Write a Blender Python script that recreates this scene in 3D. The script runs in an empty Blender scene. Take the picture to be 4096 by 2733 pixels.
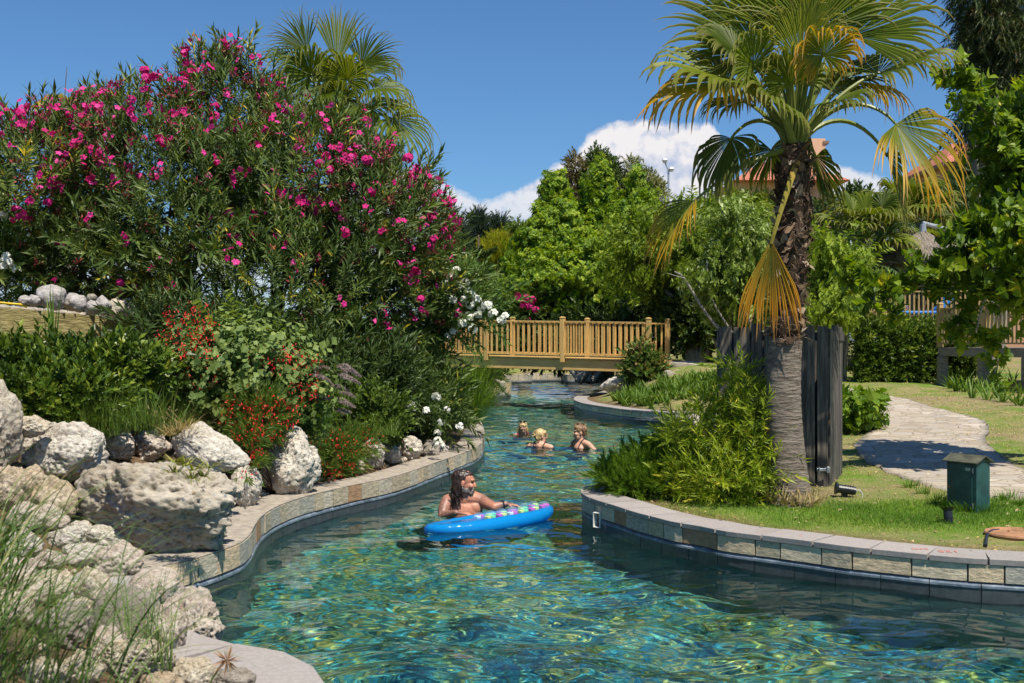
import bpy, bmesh, math
import numpy as np
from mathutils import Vector, Matrix

# ------------------------------------------------------------------ camera, sky, sun
SC = bpy.context.scene
COL = SC.collection
PI = math.pi
F, CU, CV, H = 2611.0, 1175.0, 785.0, 1.75      # photo measured on a 2350 px wide print; eye height above the water
cd = bpy.data.cameras.new('camera')
cam = bpy.data.objects.new('camera', cd)
COL.objects.link(cam)
cam.location = (0, 0, H)
cam.rotation_euler = (PI / 2, 0, 0)
cd.sensor_width = 36.0
cd.lens = 40.0
cd.clip_start = 0.05
cd.clip_end = 8000
cd.dof.use_dof = True
cd.dof.focus_distance = 14.0
cd.dof.aperture_fstop = 6.3
SC.camera = cam

SUN_EL, SUN_AZ = math.radians(62), math.radians(31)     # azimuth of the light's travel from +Y towards -X is negative of this
L = Vector((math.sin(-SUN_AZ) * math.cos(SUN_EL), math.cos(SUN_AZ) * math.cos(SUN_EL), -math.sin(SUN_EL)))  # direction light travels
ld = bpy.data.lights.new('sun', 'SUN')
ld.energy = 5.3
ld.angle = math.radians(0.53)
ld.color = (1.0, 0.935, 0.81)
ld.cycles.is_caustics_light = True
sun = bpy.data.objects.new('sun', ld)
COL.objects.link(sun)
sun.rotation_euler = L.to_track_quat('-Z', 'Y').to_euler()

wd = bpy.data.worlds.new('World')
SC.world = wd
wd.use_nodes = True
nt = wd.node_tree
N = nt.nodes
LK = nt.links.new
bg = N['Background']
sky = N.new('ShaderNodeTexSky')
sky.sky_type = 'NISHITA'
sky.sun_disc = False
sky.sun_elevation = SUN_EL
tosun = -L
sky.sun_rotation = math.atan2(tosun.x, tosun.y)
sky.altitude = 0
sky.air_density = 1.0
sky.dust_density = 0.25
sky.ozone_density = 3.2
SKY = 0.071


def wmath(op, a, b=None, c=None, clamp=False):
    n = N.new('ShaderNodeMath')
    n.operation = op
    n.use_clamp = clamp
    for i, v in enumerate((a, b, c)):
        if v is None:
            continue
        if isinstance(v, (int, float)):
            n.inputs[i].default_value = v
        else:
            LK(v, n.inputs[i])
    return n.outputs[0]


def wnoise(vec, scale, detail, rough, off=(0, 0, 0), dist=0.0):
    m = N.new('ShaderNodeMapping')
    m.inputs['Location'].default_value = off
    LK(vec, m.inputs['Vector'])
    t = N.new('ShaderNodeTexNoise')
    t.inputs['Scale'].default_value = scale
    t.inputs['Detail'].default_value = detail
    t.inputs['Roughness'].default_value = rough
    t.inputs['Distortion'].default_value = dist
    LK(m.outputs[0], t.inputs['Vector'])
    return t.outputs['Fac']


tc = N.new('ShaderNodeTexCoord')
sx = N.new('ShaderNodeSeparateXYZ')
LK(tc.outputs['Generated'], sx.inputs[0])
az = wmath('ARCTAN2', sx.outputs[0], sx.outputs[1])
el = wmath('ARCSINE', sx.outputs[2])
cv = N.new('ShaderNodeCombineXYZ')
LK(az, cv.inputs[0]); LK(el, cv.inputs[1])
# height of the cloud tops against azimuth
fc = N.new('ShaderNodeFloatCurve')
cu = fc.mapping.curves[0]
prof = [(-0.60, .10), (-0.47, .115), (-0.43, .12), (-0.40, .09), (-0.2, .10), (-0.078, .150), (-0.05, .132), (-0.02, .128), (0.02, .146), (0.045, .156),
        (0.058, .168), (0.075, .183), (0.10, .190), (0.14, .190), (0.170, .186), (0.184, .172), (0.19, .14), (0.22, .160), (0.25, .157), (0.30, .142), (0.36, .13), (0.6, .12)]
def px(a): return (a + 0.7) / 1.4
while len(cu.points) > 2:
    cu.points.remove(cu.points[-1])
cu.points[0].location = (0, .1); cu.points[1].location = (1, .1)
for a, e in prof:
    cu.points.new(px(a), e * 4)
fc.mapping.update()
LK(wmath('DIVIDE', wmath('ADD', az, 0.7), 1.4), fc.inputs['Value'])
top = wmath('DIVIDE', fc.outputs[0], 4.0)
n1 = wnoise(cv.outputs[0], 30, 9, .56, (3.1, 1.7, 0.0))
n1b = wnoise(cv.outputs[0], 30, 9, .56, (3.1 + .0045, 1.7 - .007, 0.0))
n2 = wnoise(cv.outputs[0], 9, 4, .5, (7.3, 2.2, 0.0))
cov = wmath('ADD', wmath('SUBTRACT', top, el), wmath('MULTIPLY', wmath('SUBTRACT', n1, .5), .030))
alpha = wmath('DIVIDE', cov, .006, clamp=True)
lowfade = wmath('DIVIDE', wmath('SUBTRACT', el, .03), .10, clamp=True)
alpha = wmath('MULTIPLY', alpha, wmath('ADD', .55, wmath('MULTIPLY', lowfade, .40)))
main = N.new('ShaderNodeMapRange')                      # the towering cloud is denser than the bank beside it
main.inputs['From Min'].default_value = 0.11
main.inputs['From Max'].default_value = 0.05
LK(wmath('ABSOLUTE', wmath('SUBTRACT', az, .115)), main.inputs['Value'])
dens = wmath('ADD', .80, wmath('MULTIPLY', main.outputs[0], .20))
alpha = wmath('MULTIPLY', alpha, dens)
depth = wmath('DIVIDE', wmath('SUBTRACT', top, el), .075, clamp=True)
relief = wmath('MULTIPLY', wmath('SUBTRACT', n1, n1b), wmath('SUBTRACT', 6.0, wmath('MULTIPLY', depth, 4.0)))
lit = wmath('ADD', relief, wmath('SUBTRACT', 1.08, wmath('MULTIPLY', depth, .72)))
lit = wmath('ADD', lit, wmath('MULTIPLY', wmath('SUBTRACT', n2, .5), wmath('SUBTRACT', 1.3, depth)), clamp=True)
mixc = N.new('ShaderNodeMix'); mixc.data_type = 'RGBA'
mixc.inputs[6].default_value = (.34, .41, .56, 1)
mixc.inputs[7].default_value = (.72, .69, .69, 1)
LK(lit, mixc.inputs[0])
vm = N.new('ShaderNodeVectorMath'); vm.operation = 'SCALE'
vm.inputs['Scale'].default_value = 1 / SKY
LK(mixc.outputs[2], vm.inputs[0])
tint = N.new('ShaderNodeMix'); tint.data_type = 'RGBA'; tint.blend_type = 'MULTIPLY'
tint.inputs[0].default_value = 1.0
tint.inputs[7].default_value = (.66, .98, 1.26, 1)
LK(sky.outputs[0], tint.inputs[6])
fin = N.new('ShaderNodeMix'); fin.data_type = 'RGBA'
LK(alpha, fin.inputs[0])
LK(tint.outputs[2], fin.inputs[6])
LK(vm.outputs[0], fin.inputs[7])
LK(fin.outputs[2], bg.inputs[0])
bg.inputs[1].default_value = SKY

SC.view_settings.view_transform = 'Standard'
SC.view_settings.look = 'None'
SC.view_settings.exposure = 0.38
SC.view_settings.gamma = 1.0
cy = SC.cycles
cy.use_denoising = True
cy.max_bounces = 10
cy.diffuse_bounces = 3
cy.glossy_bounces = 3
cy.transmission_bounces = 8
cy.transparent_max_bounces = 12
cy.sample_clamp_indirect = 4.0
cy.caustics_reflective = False
cy.caustics_refractive = True
cy.blur_glossy = 0.5
cy.use_adaptive_sampling = True
cy.adaptive_threshold = 0.015


# ------------------------------------------------------------------ helpers
def G(u, v, z=0.0):
    """World point where the sight line of print pixel (u, v) meets height z."""
    d = F * (H - z) / (v - CV)
    return ((u - CU) * d / F, d, z)


def D(u, v, d):
    """World point on the sight line of print pixel (u, v) at distance d."""
    return ((u - CU) * d / F, d, H - (v - CV) * d / F)


def unit(a):
    return a / (np.linalg.norm(a, axis=-1, keepdims=True) + 1e-12)


def A(*x):
    return np.array(x, float)


_perm = np.random.default_rng(7).permutation(4096)
_grad = unit(np.random.default_rng(8).normal(size=(4096, 3)))


def perlin(P):
    P = np.asarray(P, float)
    i = np.floor(P).astype(int)
    f = P - i
    w = f * f * f * (f * (f * 6 - 15) + 10)
    out = 0
    for dx in (0, 1):
        for dy in (0, 1):
            for dz in (0, 1):
                h = _perm[(_perm[(_perm[(i[..., 0] + dx) & 4095] + i[..., 1] + dy) & 4095] + i[..., 2] + dz) & 4095]
                g = _grad[h]
                d = f - (dx, dy, dz)
                wt = (w[..., 0] if dx else 1 - w[..., 0]) * (w[..., 1] if dy else 1 - w[..., 1]) * (w[..., 2] if dz else 1 - w[..., 2])
                out = out + wt * (g * d).sum(-1)
    return out * 1.6


def fbm(P, o=4, lac=2.05, gain=.5):
    s, a = 0, 1.0
    for k in range(o):
        s = s + a * perlin(P * lac ** k + 17.3 * k)
        a *= gain
    return s


class MB:
    """Collects vertices and faces and links them as ONE mesh object."""
    def __init__(s):
        s.v, s.f3, s.f4, s.n, s.r, s.t = [], [], [], 0, [], []
        s.m3, s.m4 = [], []

    def add(s, V, Fc, rnd=0.0, tip=0.0, mat=0):
        V = np.asarray(V, float).reshape(-1, 3)
        Fc = np.asarray(Fc, int)
        s.v.append(V)
        (s.f3 if Fc.shape[1] == 3 else s.f4).append(Fc + s.n)
        (s.m3 if Fc.shape[1] == 3 else s.m4).append(np.full(len(Fc), mat))
        s.r.append(np.broadcast_to(np.asarray(rnd, float), (len(V),)))
        s.t.append(np.broadcast_to(np.asarray(tip, float), (len(V),)))
        s.n += len(V)
        return s

    def more(s, Fc, base, mat=0):
        Fc = np.asarray(Fc, int)
        (s.f3 if Fc.shape[1] == 3 else s.f4).append(Fc + base)
        (s.m3 if Fc.shape[1] == 3 else s.m4).append(np.full(len(Fc), mat))

    def build(s, name, mats, parent=None, smooth=False, origin=None):
        V = np.concatenate(s.v)
        R = np.concatenate(s.r)
        T = np.concatenate(s.t)
        if origin is not None:
            V = V - np.asarray(origin)
        F3 = np.concatenate(s.f3) if s.f3 else np.zeros((0, 3), int)
        F4 = np.concatenate(s.f4) if s.f4 else np.zeros((0, 4), int)
        me = bpy.data.meshes.new(name)
        me.vertices.add(len(V))
        me.vertices.foreach_set('co', V.ravel())
        li = np.concatenate([F3.ravel(), F4.ravel()])
        me.loops.add(len(li))
        me.loops.foreach_set('vertex_index', li.astype(np.int32))
        me.polygons.add(len(F3) + len(F4))
        ls = np.concatenate([np.arange(len(F3)) * 3, len(F3) * 3 + np.arange(len(F4)) * 4])
        me.polygons.foreach_set('loop_start', ls.astype(np.int32))
        mi = np.concatenate((s.m3 or [np.zeros(0, int)]) + (s.m4 or [np.zeros(0, int)]))
        if mi.any():
            me.polygons.foreach_set('material_index', mi.astype(np.int32))
        for nm, val in (('rnd', R), ('tip', T)):
            at = me.attributes.new(nm, 'FLOAT', 'POINT')
            at.data.foreach_set('value', val.astype(np.float32))
        me.update(calc_edges=True)
        me.polygons.foreach_set('use_smooth', np.full(len(me.polygons), smooth))
        me.validate()
        for m in (mats if isinstance(mats, (list, tuple)) else [mats]):
            me.materials.append(m)
        return link(name, me, parent, origin)


def link(name, me, parent=None, origin=None):
    o = bpy.data.objects.new(name, me)
    COL.objects.link(o)
    if origin is not None:
        o.location = origin
    if parent is not None:
        o.parent = parent
        o.matrix_parent_inverse = Matrix.Translation(parent.location).inverted() if origin is None else Matrix.Identity(4)
        if origin is None:
            o.matrix_parent_inverse = Matrix.Translation(-parent.location)
        else:
            o.matrix_parent_inverse = Matrix.Translation(-parent.location)
    return o


def thing(name, loc, label, cat, group=None):
    o = bpy.data.objects.new(name, None)
    COL.objects.link(o)
    o.location = loc
    return tag(o, label, cat, group)


def tag(o, label, cat, group=None, kind=None):
    o['label'] = label
    o['category'] = cat
    if group:
        o['group'] = group
    if kind:
        o['kind'] = kind
    return o


def struct(o, label=None):
    o['kind'] = 'structure'
    if label:
        o['label'] = label
    return o


def stamp(mb, TV, TF, M, loc, rnd, tip=None, mat=0, tr=None):
    """Repeat a template (TV, TF) with matrices M (n,3,3) at loc (n,3)."""
    n, m = len(loc), len(TV)
    V = np.einsum('nij,mj->nmi', M, TV) + np.asarray(loc)[:, None, :]
    Fc = (TF[None] + (np.arange(n) * m)[:, None, None]).reshape(-1, TF.shape[1])
    r = np.repeat(np.broadcast_to(np.asarray(rnd, float), (n,)), m)
    if tr is not None:
        r = np.clip(r + np.tile(tr, n), 0, 1)
    t = np.tile(tip, n) if tip is not None else 0.0
    mb.add(V.reshape(-1, 3), Fc, r, t, mat)


def frames(ax, nrm, s):
    """Matrices whose x column follows ax and whose z column leans to nrm, scaled by s."""
    ax = unit(ax)
    z = unit(nrm - (nrm * ax).sum(-1, keepdims=True) * ax)
    y = np.cross(z, ax)
    s = np.broadcast_to(np.asarray(s, float), (len(ax),))[:, None, None]
    return np.stack([ax, y, z], -1) * s


def tube(mb, P, R, seg=8, rnd=0.0, cap=True, mat=0, tip=None):
    P = np.asarray(P, float)
    n = len(P)
    R = np.broadcast_to(np.asarray(R, float), (n,))
    T = unit(np.gradient(P, axis=0))
    up = A(0, 0, 1.0) if abs(T[0][2]) < .9 else A(1.0, 0, 0)
    rings = []
    for k in range(n):
        a = np.cross(T[k], up)
        if np.linalg.norm(a) < 1e-6:
            a = np.cross(T[k], A(.3, 1, 0))
        a = unit(a)
        b = np.cross(T[k], a)
        up = unit(up - T[k] * (up @ T[k])) if abs(up @ T[k]) < .98 else b
        th = np.linspace(0, 2 * PI, seg, endpoint=False)
        rings.append(P[k] + R[k] * (np.cos(th)[:, None] * a + np.sin(th)[:, None] * b))
    V = np.concatenate(rings)
    Fc = []
    for k in range(n - 1):
        i = np.arange(seg)
        j = (i + 1) % seg
        Fc.append(np.stack([k * seg + i, k * seg + j, (k + 1) * seg + j, (k + 1) * seg + i], -1))
    base = mb.n
    tp = 0.0 if tip is None else np.repeat(tip, seg)
    mb.add(V, np.concatenate(Fc), rnd, tp, mat)
    if cap:
        for k in (0, n - 1):
            mb.add(np.vstack([V[k * seg:(k + 1) * seg], P[k]]), np.array([(q, (q + 1) % seg, seg) for q in range(seg)]), rnd, 0.0 if tip is None else tip[k], mat)
    return mb


_BF = np.array([(0, 3, 2, 1), (4, 5, 6, 7), (0, 1, 5, 4), (1, 2, 6, 5), (2, 3, 7, 6), (3, 0, 4, 7)])


def box(mb, c, s, rz=0.0, rnd=0.0, mat=0, M=None, taper=1.0, bev=0.0):
    """Box centred at c with full sizes s; top face scaled by taper."""
    x, y, z = np.asarray(s, float) / 2
    if bev:
        b = min(bev, x * .9, y * .9, z * .9)
        V, Fc = [], []
        lv = [(-z, b), (-z + b, 0), (z - b, 0), (z, b)]
        for zz, q in lv:
            for sx_, sy_, o1, o2 in ((-1, -1, q + b, q), (1, -1, q + b, q)):
                pass
            X, Y = x - q, y - q
            c8 = b * .8
            ring = [(-X + c8, -Y), (X - c8, -Y), (X, -Y + c8), (X, Y - c8), (X - c8, Y), (-X + c8, Y), (-X, Y - c8), (-X, -Y + c8)]
            V += [(p[0], p[1], zz) for p in ring]
        V = np.array(V, float)
        V[:, :2] *= np.where(V[:, 2:3] > 0, taper, 1.0)
        F4 = [(k * 8 + i, k * 8 + (i + 1) % 8, (k + 1) * 8 + (i + 1) % 8, (k + 1) * 8 + i) for k in range(3) for i in range(8)]
        for k0, rev in ((0, True), (24, False)):
            a = [(0, 1, 2, 3), (0, 3, 4, 7), (4, 5, 6, 7)]
            for q in a:
                q = [k0 + i for i in q]
                F4.append(tuple(reversed(q)) if rev else tuple(q))
        Fc = np.array(F4)
    else:
        V = np.array([(-x, -y, -z), (x, -y, -z), (x, y, -z), (-x, y, -z), (-x * taper, -y * taper, z), (x * taper, -y * taper, z), (x * taper, y * taper, z), (-x * taper, y * taper, z)])
        Fc = _BF
    if M is None:
        cz, sz = math.cos(rz), math.sin(rz)
        M = np.array([(cz, -sz, 0), (sz, cz, 0), (0, 0, 1)])
    V = V @ np.asarray(M).T + np.asarray(c, float)
    mb.add(V, Fc, rnd, 0.0, mat)
    return mb


def bar(mb, p, q, w, h, rnd=0.0, mat=0, bev=0.0, up=(0, 0, 1)):
    """Beam of section w (sideways) by h (upwards) from p to q."""
    p, q = np.asarray(p, float), np.asarray(q, float)
    t = q - p
    ln = np.linalg.norm(t)
    t = t / ln
    s = np.cross(A(*up), t)
    s = s / np.linalg.norm(s)
    u = np.cross(t, s)
    return box(mb, (p + q) / 2, (ln, w, h), rnd=rnd, mat=mat, M=np.stack([t, s, u], -1), bev=bev)


def catmull(P, step):
    P = np.asarray(P, float)
    Q = np.vstack([2 * P[0] - P[1], P, 2 * P[-1] - P[-2]])
    out = []
    for i in range(1, len(Q) - 2):
        p0, p1, p2, p3 = Q[i - 1], Q[i], Q[i + 1], Q[i + 2]
        n = max(2, int(np.linalg.norm(p2 - p1) / step))
        t = np.linspace(0, 1, n, endpoint=False)[:, None]
        out.append(.5 * ((2 * p1) + (-p0 + p2) * t + (2 * p0 - 5 * p1 + 4 * p2 - p3) * t ** 2 + (-p0 + 3 * p1 - 3 * p2 + p3) * t ** 3))
    out.append(P[-1:])
    return np.concatenate(out)


# ------------------------------------------------------------------ materials
def mat(name):
    m = bpy.data.materials.new(name)
    m.use_nodes = True
    return m, m.node_tree, m.node_tree.nodes['Principled BSDF']


def nd(t, typ, **kw):
    n = t.nodes.new(typ)
    for k, v in kw.items():
        if k in n.inputs:
            n.inputs[k].default_value = v
        else:
            setattr(n, k, v)
    return n


def ramp(t, fac, stops, interp='LINEAR'):
    r = t.nodes.new('ShaderNodeValToRGB')
    r.color_ramp.interpolation = interp
    e = r.color_ramp.elements
    while len(e) < len(stops):
        e.new(.5)
    for k, (p, c) in enumerate(stops):
        e[k].position = p
        e[k].color = (*c, 1) if len(c) == 3 else c
    t.links.new(fac, r.inputs[0])
    return r.outputs[0]


def mixrgb(t, fac, a, b, mode='MIX'):
    n = t.nodes.new('ShaderNodeMix')
    n.data_type = 'RGBA'
    n.blend_type = mode
    for v, i in ((fac, 0), (a, 6), (b, 7)):
        if isinstance(v, (int, float)):
            n.inputs[i].default_value = v
        elif isinstance(v, tuple):
            n.inputs[i].default_value = (*v, 1) if len(v) == 3 else v
        else:
            t.links.new(v, n.inputs[i])
    return n.outputs[2]


def tmath(t, op, a, b=0.0, clamp=False):
    n = t.nodes.new('ShaderNodeMath')
    n.operation = op
    n.use_clamp = clamp
    for i, v in enumerate((a, b)):
        if isinstance(v, (int, float)):
            n.inputs[i].default_value = v
        else:
            t.links.new(v, n.inputs[i])
    return n.outputs[0]


def tnoise(t, scale, detail=4, rough=.55, vec=None, dist=0.0, coord='Object', stretch=None):
    if vec is None:
        c = t.nodes.new('ShaderNodeTexCoord')
        vec = c.outputs[coord]
    if stretch:
        m = t.nodes.new('ShaderNodeMapping')
        m.inputs['Scale'].default_value = stretch
        t.links.new(vec, m.inputs['Vector'])
        vec = m.outputs[0]
    n = nd(t, 'ShaderNodeTexNoise', Scale=scale, Detail=detail, Roughness=rough, Distortion=dist)
    t.links.new(vec, n.inputs['Vector'])
    return n.outputs['Fac']


def tvor(t, scale, feature='F1', vec=None, rand=1.0, out='Distance', stretch=None):
    if vec is None:
        vec = t.nodes.new('ShaderNodeTexCoord').outputs['Object']
    if stretch:
        m = t.nodes.new('ShaderNodeMapping')
        m.inputs['Scale'].default_value = stretch
        t.links.new(vec, m.inputs['Vector'])
        vec = m.outputs[0]
    n = t.nodes.new('ShaderNodeTexVoronoi')
    n.feature = feature
    n.inputs['Scale'].default_value = scale
    n.inputs['Randomness'].default_value = rand
    t.links.new(vec, n.inputs['Vector'])
    return n.outputs[out]


def bump(t, b, height, strength=.5, dist=.01, prev=None):
    n = nd(t, 'ShaderNodeBump', Strength=strength, Distance=dist)
    t.links.new(height, n.inputs['Height'])
    if prev is not None:
        t.links.new(prev, n.inputs['Normal'])
    if b is not None:
        t.links.new(n.outputs[0], b.inputs['Normal'])
    return n.outputs[0]


def attr(t, name):
    n = t.nodes.new('ShaderNodeAttribute')
    n.attribute_name = name
    return n.outputs['Fac']


def leafmat(name, stops, tips=None, trans=.35, rough=.42, spec=.32, tcol=(1.25, 1.25, .45)):
    """Leaf: colour by the leaf's own random number, optional tip colours, light passing through."""
    m, t, b = mat(name)
    c = ramp(t, attr(t, 'rnd'), stops)
    if tips:
        ta = attr(t, 'tip')
        f = ramp(t, ta, [(tips[0], (0, 0, 0)), (tips[1], (1, 1, 1))])
        c = mixrgb(t, f, c, tips[2])
        if len(tips) > 3:
            c = mixrgb(t, ramp(t, ta, [(tips[1], (0, 0, 0)), (1.0, (1, 1, 1))]), c, tips[3])
    t.links.new(c, b.inputs['Base Color'])
    b.inputs['Roughness'].default_value = rough + .08
    b.inputs['Specular IOR Level'].default_value = spec
    if trans > 0:
        tr = t.nodes.new('ShaderNodeBsdfTranslucent')
        tc_ = mixrgb(t, 1.0, c, tcol, 'MULTIPLY')
        t.links.new(tc_, tr.inputs['Color'])
        mx = t.nodes.new('ShaderNodeMixShader')
        mx.inputs[0].default_value = trans
        t.links.new(b.outputs[0], mx.inputs[1])
        t.links.new(tr.outputs[0], mx.inputs[2])
        t.links.new(mx.outputs[0], t.nodes['Material Output'].inputs['Surface'])
    return m


def plain(name, col, rough=.6, metal=0.0, spec=.5, var=.12, scale=8.0, bmp=0.0, stretch=None):
    m, t, b = mat(name)
    n = tnoise(t, scale, 5, .6, stretch=stretch)
    c = ramp(t, n, [(.3, tuple(x * (1 - var) for x in col)), (.7, tuple(min(1, x * (1 + var)) for x in col))])
    t.links.new(c, b.inputs['Base Color'])
    b.inputs['Roughness'].default_value = rough
    b.inputs['Metallic'].default_value = metal
    b.inputs['Specular IOR Level'].default_value = spec
    if bmp:
        bump(t, b, n, bmp, .01)
    return m
# ------------------------------------------------------------------ pool outline (water edge), ground, water
ZC = 0.285
gp = lambda L_: [G(u, v, ZC)[:2] for u, v in L_]
near_right = gp([(2750, 1303), (2500, 1295), (2350, 1286), (2234, 1280), (2135, 1272), (2045, 1263), (1955, 1254), (1879, 1244), (1801, 1234), (1725, 1225),
                 (1662, 1217), (1603, 1205), (1550, 1197), (1507, 1186), (1471, 1177), (1438, 1167), (1407, 1157), (1377, 1149), (1352, 1139), (1339, 1130), (1342, 1121), (1365, 1115)])
bay = [(1.05, 11.75), (1.45, 12.4), (1.95, 13.4), (2.35, 15), (2.8, 17), (3.4, 19.5), (4.0, 21.8)]
far_right = gp([(1606, 948), (1547, 947), (1491, 944), (1437, 940), (1391, 934), (1357, 929), (1333, 924), (1319, 917), (1325, 910), (1350, 906)]) + [(2.55, 33.0), (3.0, 35.0), (3.5, 38), (3.9, 42)]
far_end = [(4.4, 45.6), (3.6, 46.6), (2.5, 46.9), (2.2, 47.3), (2.1, 48.4), (0.9, 48.6), (.8, 47.4), (.4, 46.9), (-.5, 46.4), (-.9, 44), (-.7, 40), (-.35, 37), (-.08, 35.8)]
far_left = [(-.06, 35.4), (-.25, 34.8), (-1.6, 33.7), (-3.0, 31.2), (-3.3, 28.2), (-2.2, 25.0), (-1.25, 23.2)]
left = gp([(1085, 955), (1100, 966), (1108, 985), (1108, 1006), (1094, 1026), (1050, 1045), (1000, 1062), (950, 1080), (890, 1098), (820, 1112), (740, 1130), (680, 1146), (630, 1165), (598, 1186),
           (582, 1206), (572, 1225), (551, 1245), (510, 1262), (460, 1278), (410, 1291), (350, 1303), (322, 1325), (345, 1395), (430, 1450), (510, 1478), (600, 1489), (680, 1513), (713, 1540), (729, 1568), (736, 1640)])
under = [(-1.0, 3.2), (-1.4, 1.2), (-1.2, .2), (3.5, .2), (6.0, 2.0), (7.0, 5.0)]
chain = near_right + bay + far_right + far_end + far_left + left + under
outline = catmull(np.array([(x, y, 0) for x, y in chain]), .09)[:, :2]
OUT = np.vstack([outline, outline[:1]])
OUT3 = np.vstack([outline[::3], outline[:1]])


def seg_dist(P, Q):
    """Distance from points P (n,2) to the closed polyline Q (m,2)."""
    P = P.astype(np.float32)
    best = np.full(len(P), 1e9, np.float32)
    Qs = Q[::2] if len(Q) > 500 else Q
    Qs = np.vstack([Qs, Q[-1:]]).astype(np.float32)
    for k in range(0, len(P), 4000):
        p = P[k:k + 4000, None]
        a, b = Qs[None, :-1], Qs[None, 1:]
        ab = b - a
        tt = np.clip(((p - a) * ab).sum(-1) / np.maximum((ab ** 2).sum(-1), 1e-12), 0, 1)
        d = (p - a - tt[..., None] * ab)
        best[k:k + 4000] = np.sqrt((d ** 2).sum(-1).min(1))
    return best


def inside(P, Q):
    x, y = P[:, 0], P[:, 1]
    c = np.zeros(len(P), bool)
    for (x0, y0), (x1, y1) in zip(Q[:-1], Q[1:]):
        if y0 == y1:
            continue
        m = ((y0 > y) != (y1 > y)) & (x < (x1 - x0) * (y - y0) / (y1 - y0) + x0)
        c ^= m
    return c


sm = lambda a, b, x: (lambda t_: t_ * t_ * (3 - 2 * t_))(np.clip((np.asarray(x, float) - a) / (b - a), 0, 1))


def ground_z(P, dist=None):
    P = np.atleast_2d(np.asarray(P, float))
    if dist is None:
        dist = seg_dist(P, OUT)
    x, y = P[:, 0], P[:, 1]
    right = sm(-.5, 1.5, x)
    rise_r = np.clip(.0325 * (y - 10), 0, .95) * sm(.2, 2.6, dist)
    rise_l = (.62 + .2 * sm(8, 11, y)) * sm(.15, 2.2, dist)
    far = sm(24, 32, y)
    rise_l = rise_l * (1 - far) + (.55 * sm(.2, 2.5, dist)) * far
    z = .245 + right * rise_r + (1 - right) * rise_l
    # embankment that carries the stone ramp to the bridge
    q = np.exp(-(((x - 5.2) / 1.3) ** 2 + ((y - 29.8) / 1.5) ** 2)) * .33
    z = z + q * sm(.1, 1.0, dist)
    nz = fbm(np.stack([x * .55, y * .55, 0 * x], -1), 3) * .035 * sm(.3, 1.5, dist)
    fine = fbm(np.stack([x * 3.1, y * 3.1, 0 * x + 5], -1), 2) * .008 * sm(.3, .8, dist)
    return z + nz + fine


def spaced(lo, hi, fine, lo_o, hi_o):
    mid = np.arange(lo, hi + 1e-6, fine)
    a, b, st = [], [], fine
    p = lo
    while p > lo_o:
        st *= 1.35
        p -= st
        a.append(p)
    st, p = fine, hi
    while p < hi_o:
        st *= 1.35
        p += st
        b.append(p)
    return np.array(a[::-1] + list(mid) + b)


xs = spaced(-8, 9.5, .1, -1500, 1500)
ys = np.concatenate([spaced(.4, 26, .1, -300, 26)[:-1], spaced(26, 52, .2, 26, 4000)])
X, Y = np.meshgrid(xs, ys)
P2 = np.stack([X.ravel(), Y.ravel()], -1)
DIST = np.full(len(P2), 50.0)
box_m = (np.abs(P2[:, 0]) < 14) & (P2[:, 1] < 56) & (P2[:, 1] > -4)
DIST[box_m] = seg_dist(P2[box_m], OUT)
Z = ground_z(P2, DIST)
nx, ny = len(xs), len(ys)
i0 = (np.arange(ny - 1)[:, None] * nx + np.arange(nx - 1)[None]).ravel()
quads = np.stack([i0, i0 + 1, i0 + 1 + nx, i0 + nx], -1)
ins = inside(P2, OUT)
sd = np.where(ins, -DIST, DIST)          # signed distance to the water edge, + on land
keep = sd[quads].min(1) > .05
mb = MB()
near_left = (1 - sm(-1.5, 0, P2[:, 0])) * (1 - sm(9.5, 11.5, P2[:, 1]))
shaded_earth = np.clip(near_left + (1 - sm(.45, .8, DIST)) * .9 + (1 - sm(-2.5, -.5, P2[:, 0])) * (P2[:, 1] < 26) * .8, 0, 1)
green = 1.1 * np.exp(-(((P2[:, 0] - 3.6) / 2.3) ** 2 + ((P2[:, 1] - 9.8) / 1.0) ** 4)) + .05 * sm(10.5, 13, P2[:, 1]) * (1 - sm(15, 19, P2[:, 1]))
mb.add(np.column_stack([P2, Z]), quads[keep], shaded_earth, np.clip(green, 0, 1))

# ground: dry earth, straw and worn lawn mixed by world position
m_ground, t, b = mat('ground_earth_and_worn_lawn')
n_big = tnoise(t, .55, 5, .6)
n_mid = tnoise(t, 3.2, 6, .65)
n_fin = tnoise(t, 38, 5, .7)
lawn = ramp(t, n_fin, [(.25, (.05, .10, .01)), (.5, (.11, .20, .02)), (.75, (.20, .28, .04))])
dirt = ramp(t, tnoise(t, 22, 6, .7), [(.25, (.13, .088, .05)), (.5, (.27, .19, .12)), (.75, (.42, .32, .21))])
straw = ramp(t, tnoise(t, 60, 4, .7, stretch=(1, .35, 1)), [(.3, (.16, .12, .05)), (.7, (.42, .34, .17))])
gf = ramp(t, tmath(t, 'ADD', tmath(t, 'MULTIPLY', n_big, .6), tmath(t, 'MULTIPLY', n_mid, .4)), [(.40, (0, 0, 0)), (.56, (1, 1, 1))])
c1 = mixrgb(t, gf, dirt, lawn)
sf = ramp(t, tnoise(t, 1.9, 6, .7), [(.45, (0, 0, 0)), (.62, (.9, .9, .9))])
c2 = mixrgb(t, sf, c1, straw)
c2 = mixrgb(t, tmath(t, 'MULTIPLY', attr(t, 'tip'), .8), c2, lawn)
c2 = mixrgb(t, attr(t, 'rnd'), c2, mixrgb(t, 1.0, dirt, (.55, .5, .45), 'MULTIPLY'))  # bare earth, darkened to paint in the shade of gaps between the rocks
t.links.new(c2, b.inputs['Base Color'])
b.inputs['Roughness'].default_value = .95
b.inputs['Specular IOR Level'].default_value = .15
bump(t, b, n_fin, .8, .03)
ground = mb.build('ground', m_ground, smooth=True)
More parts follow.
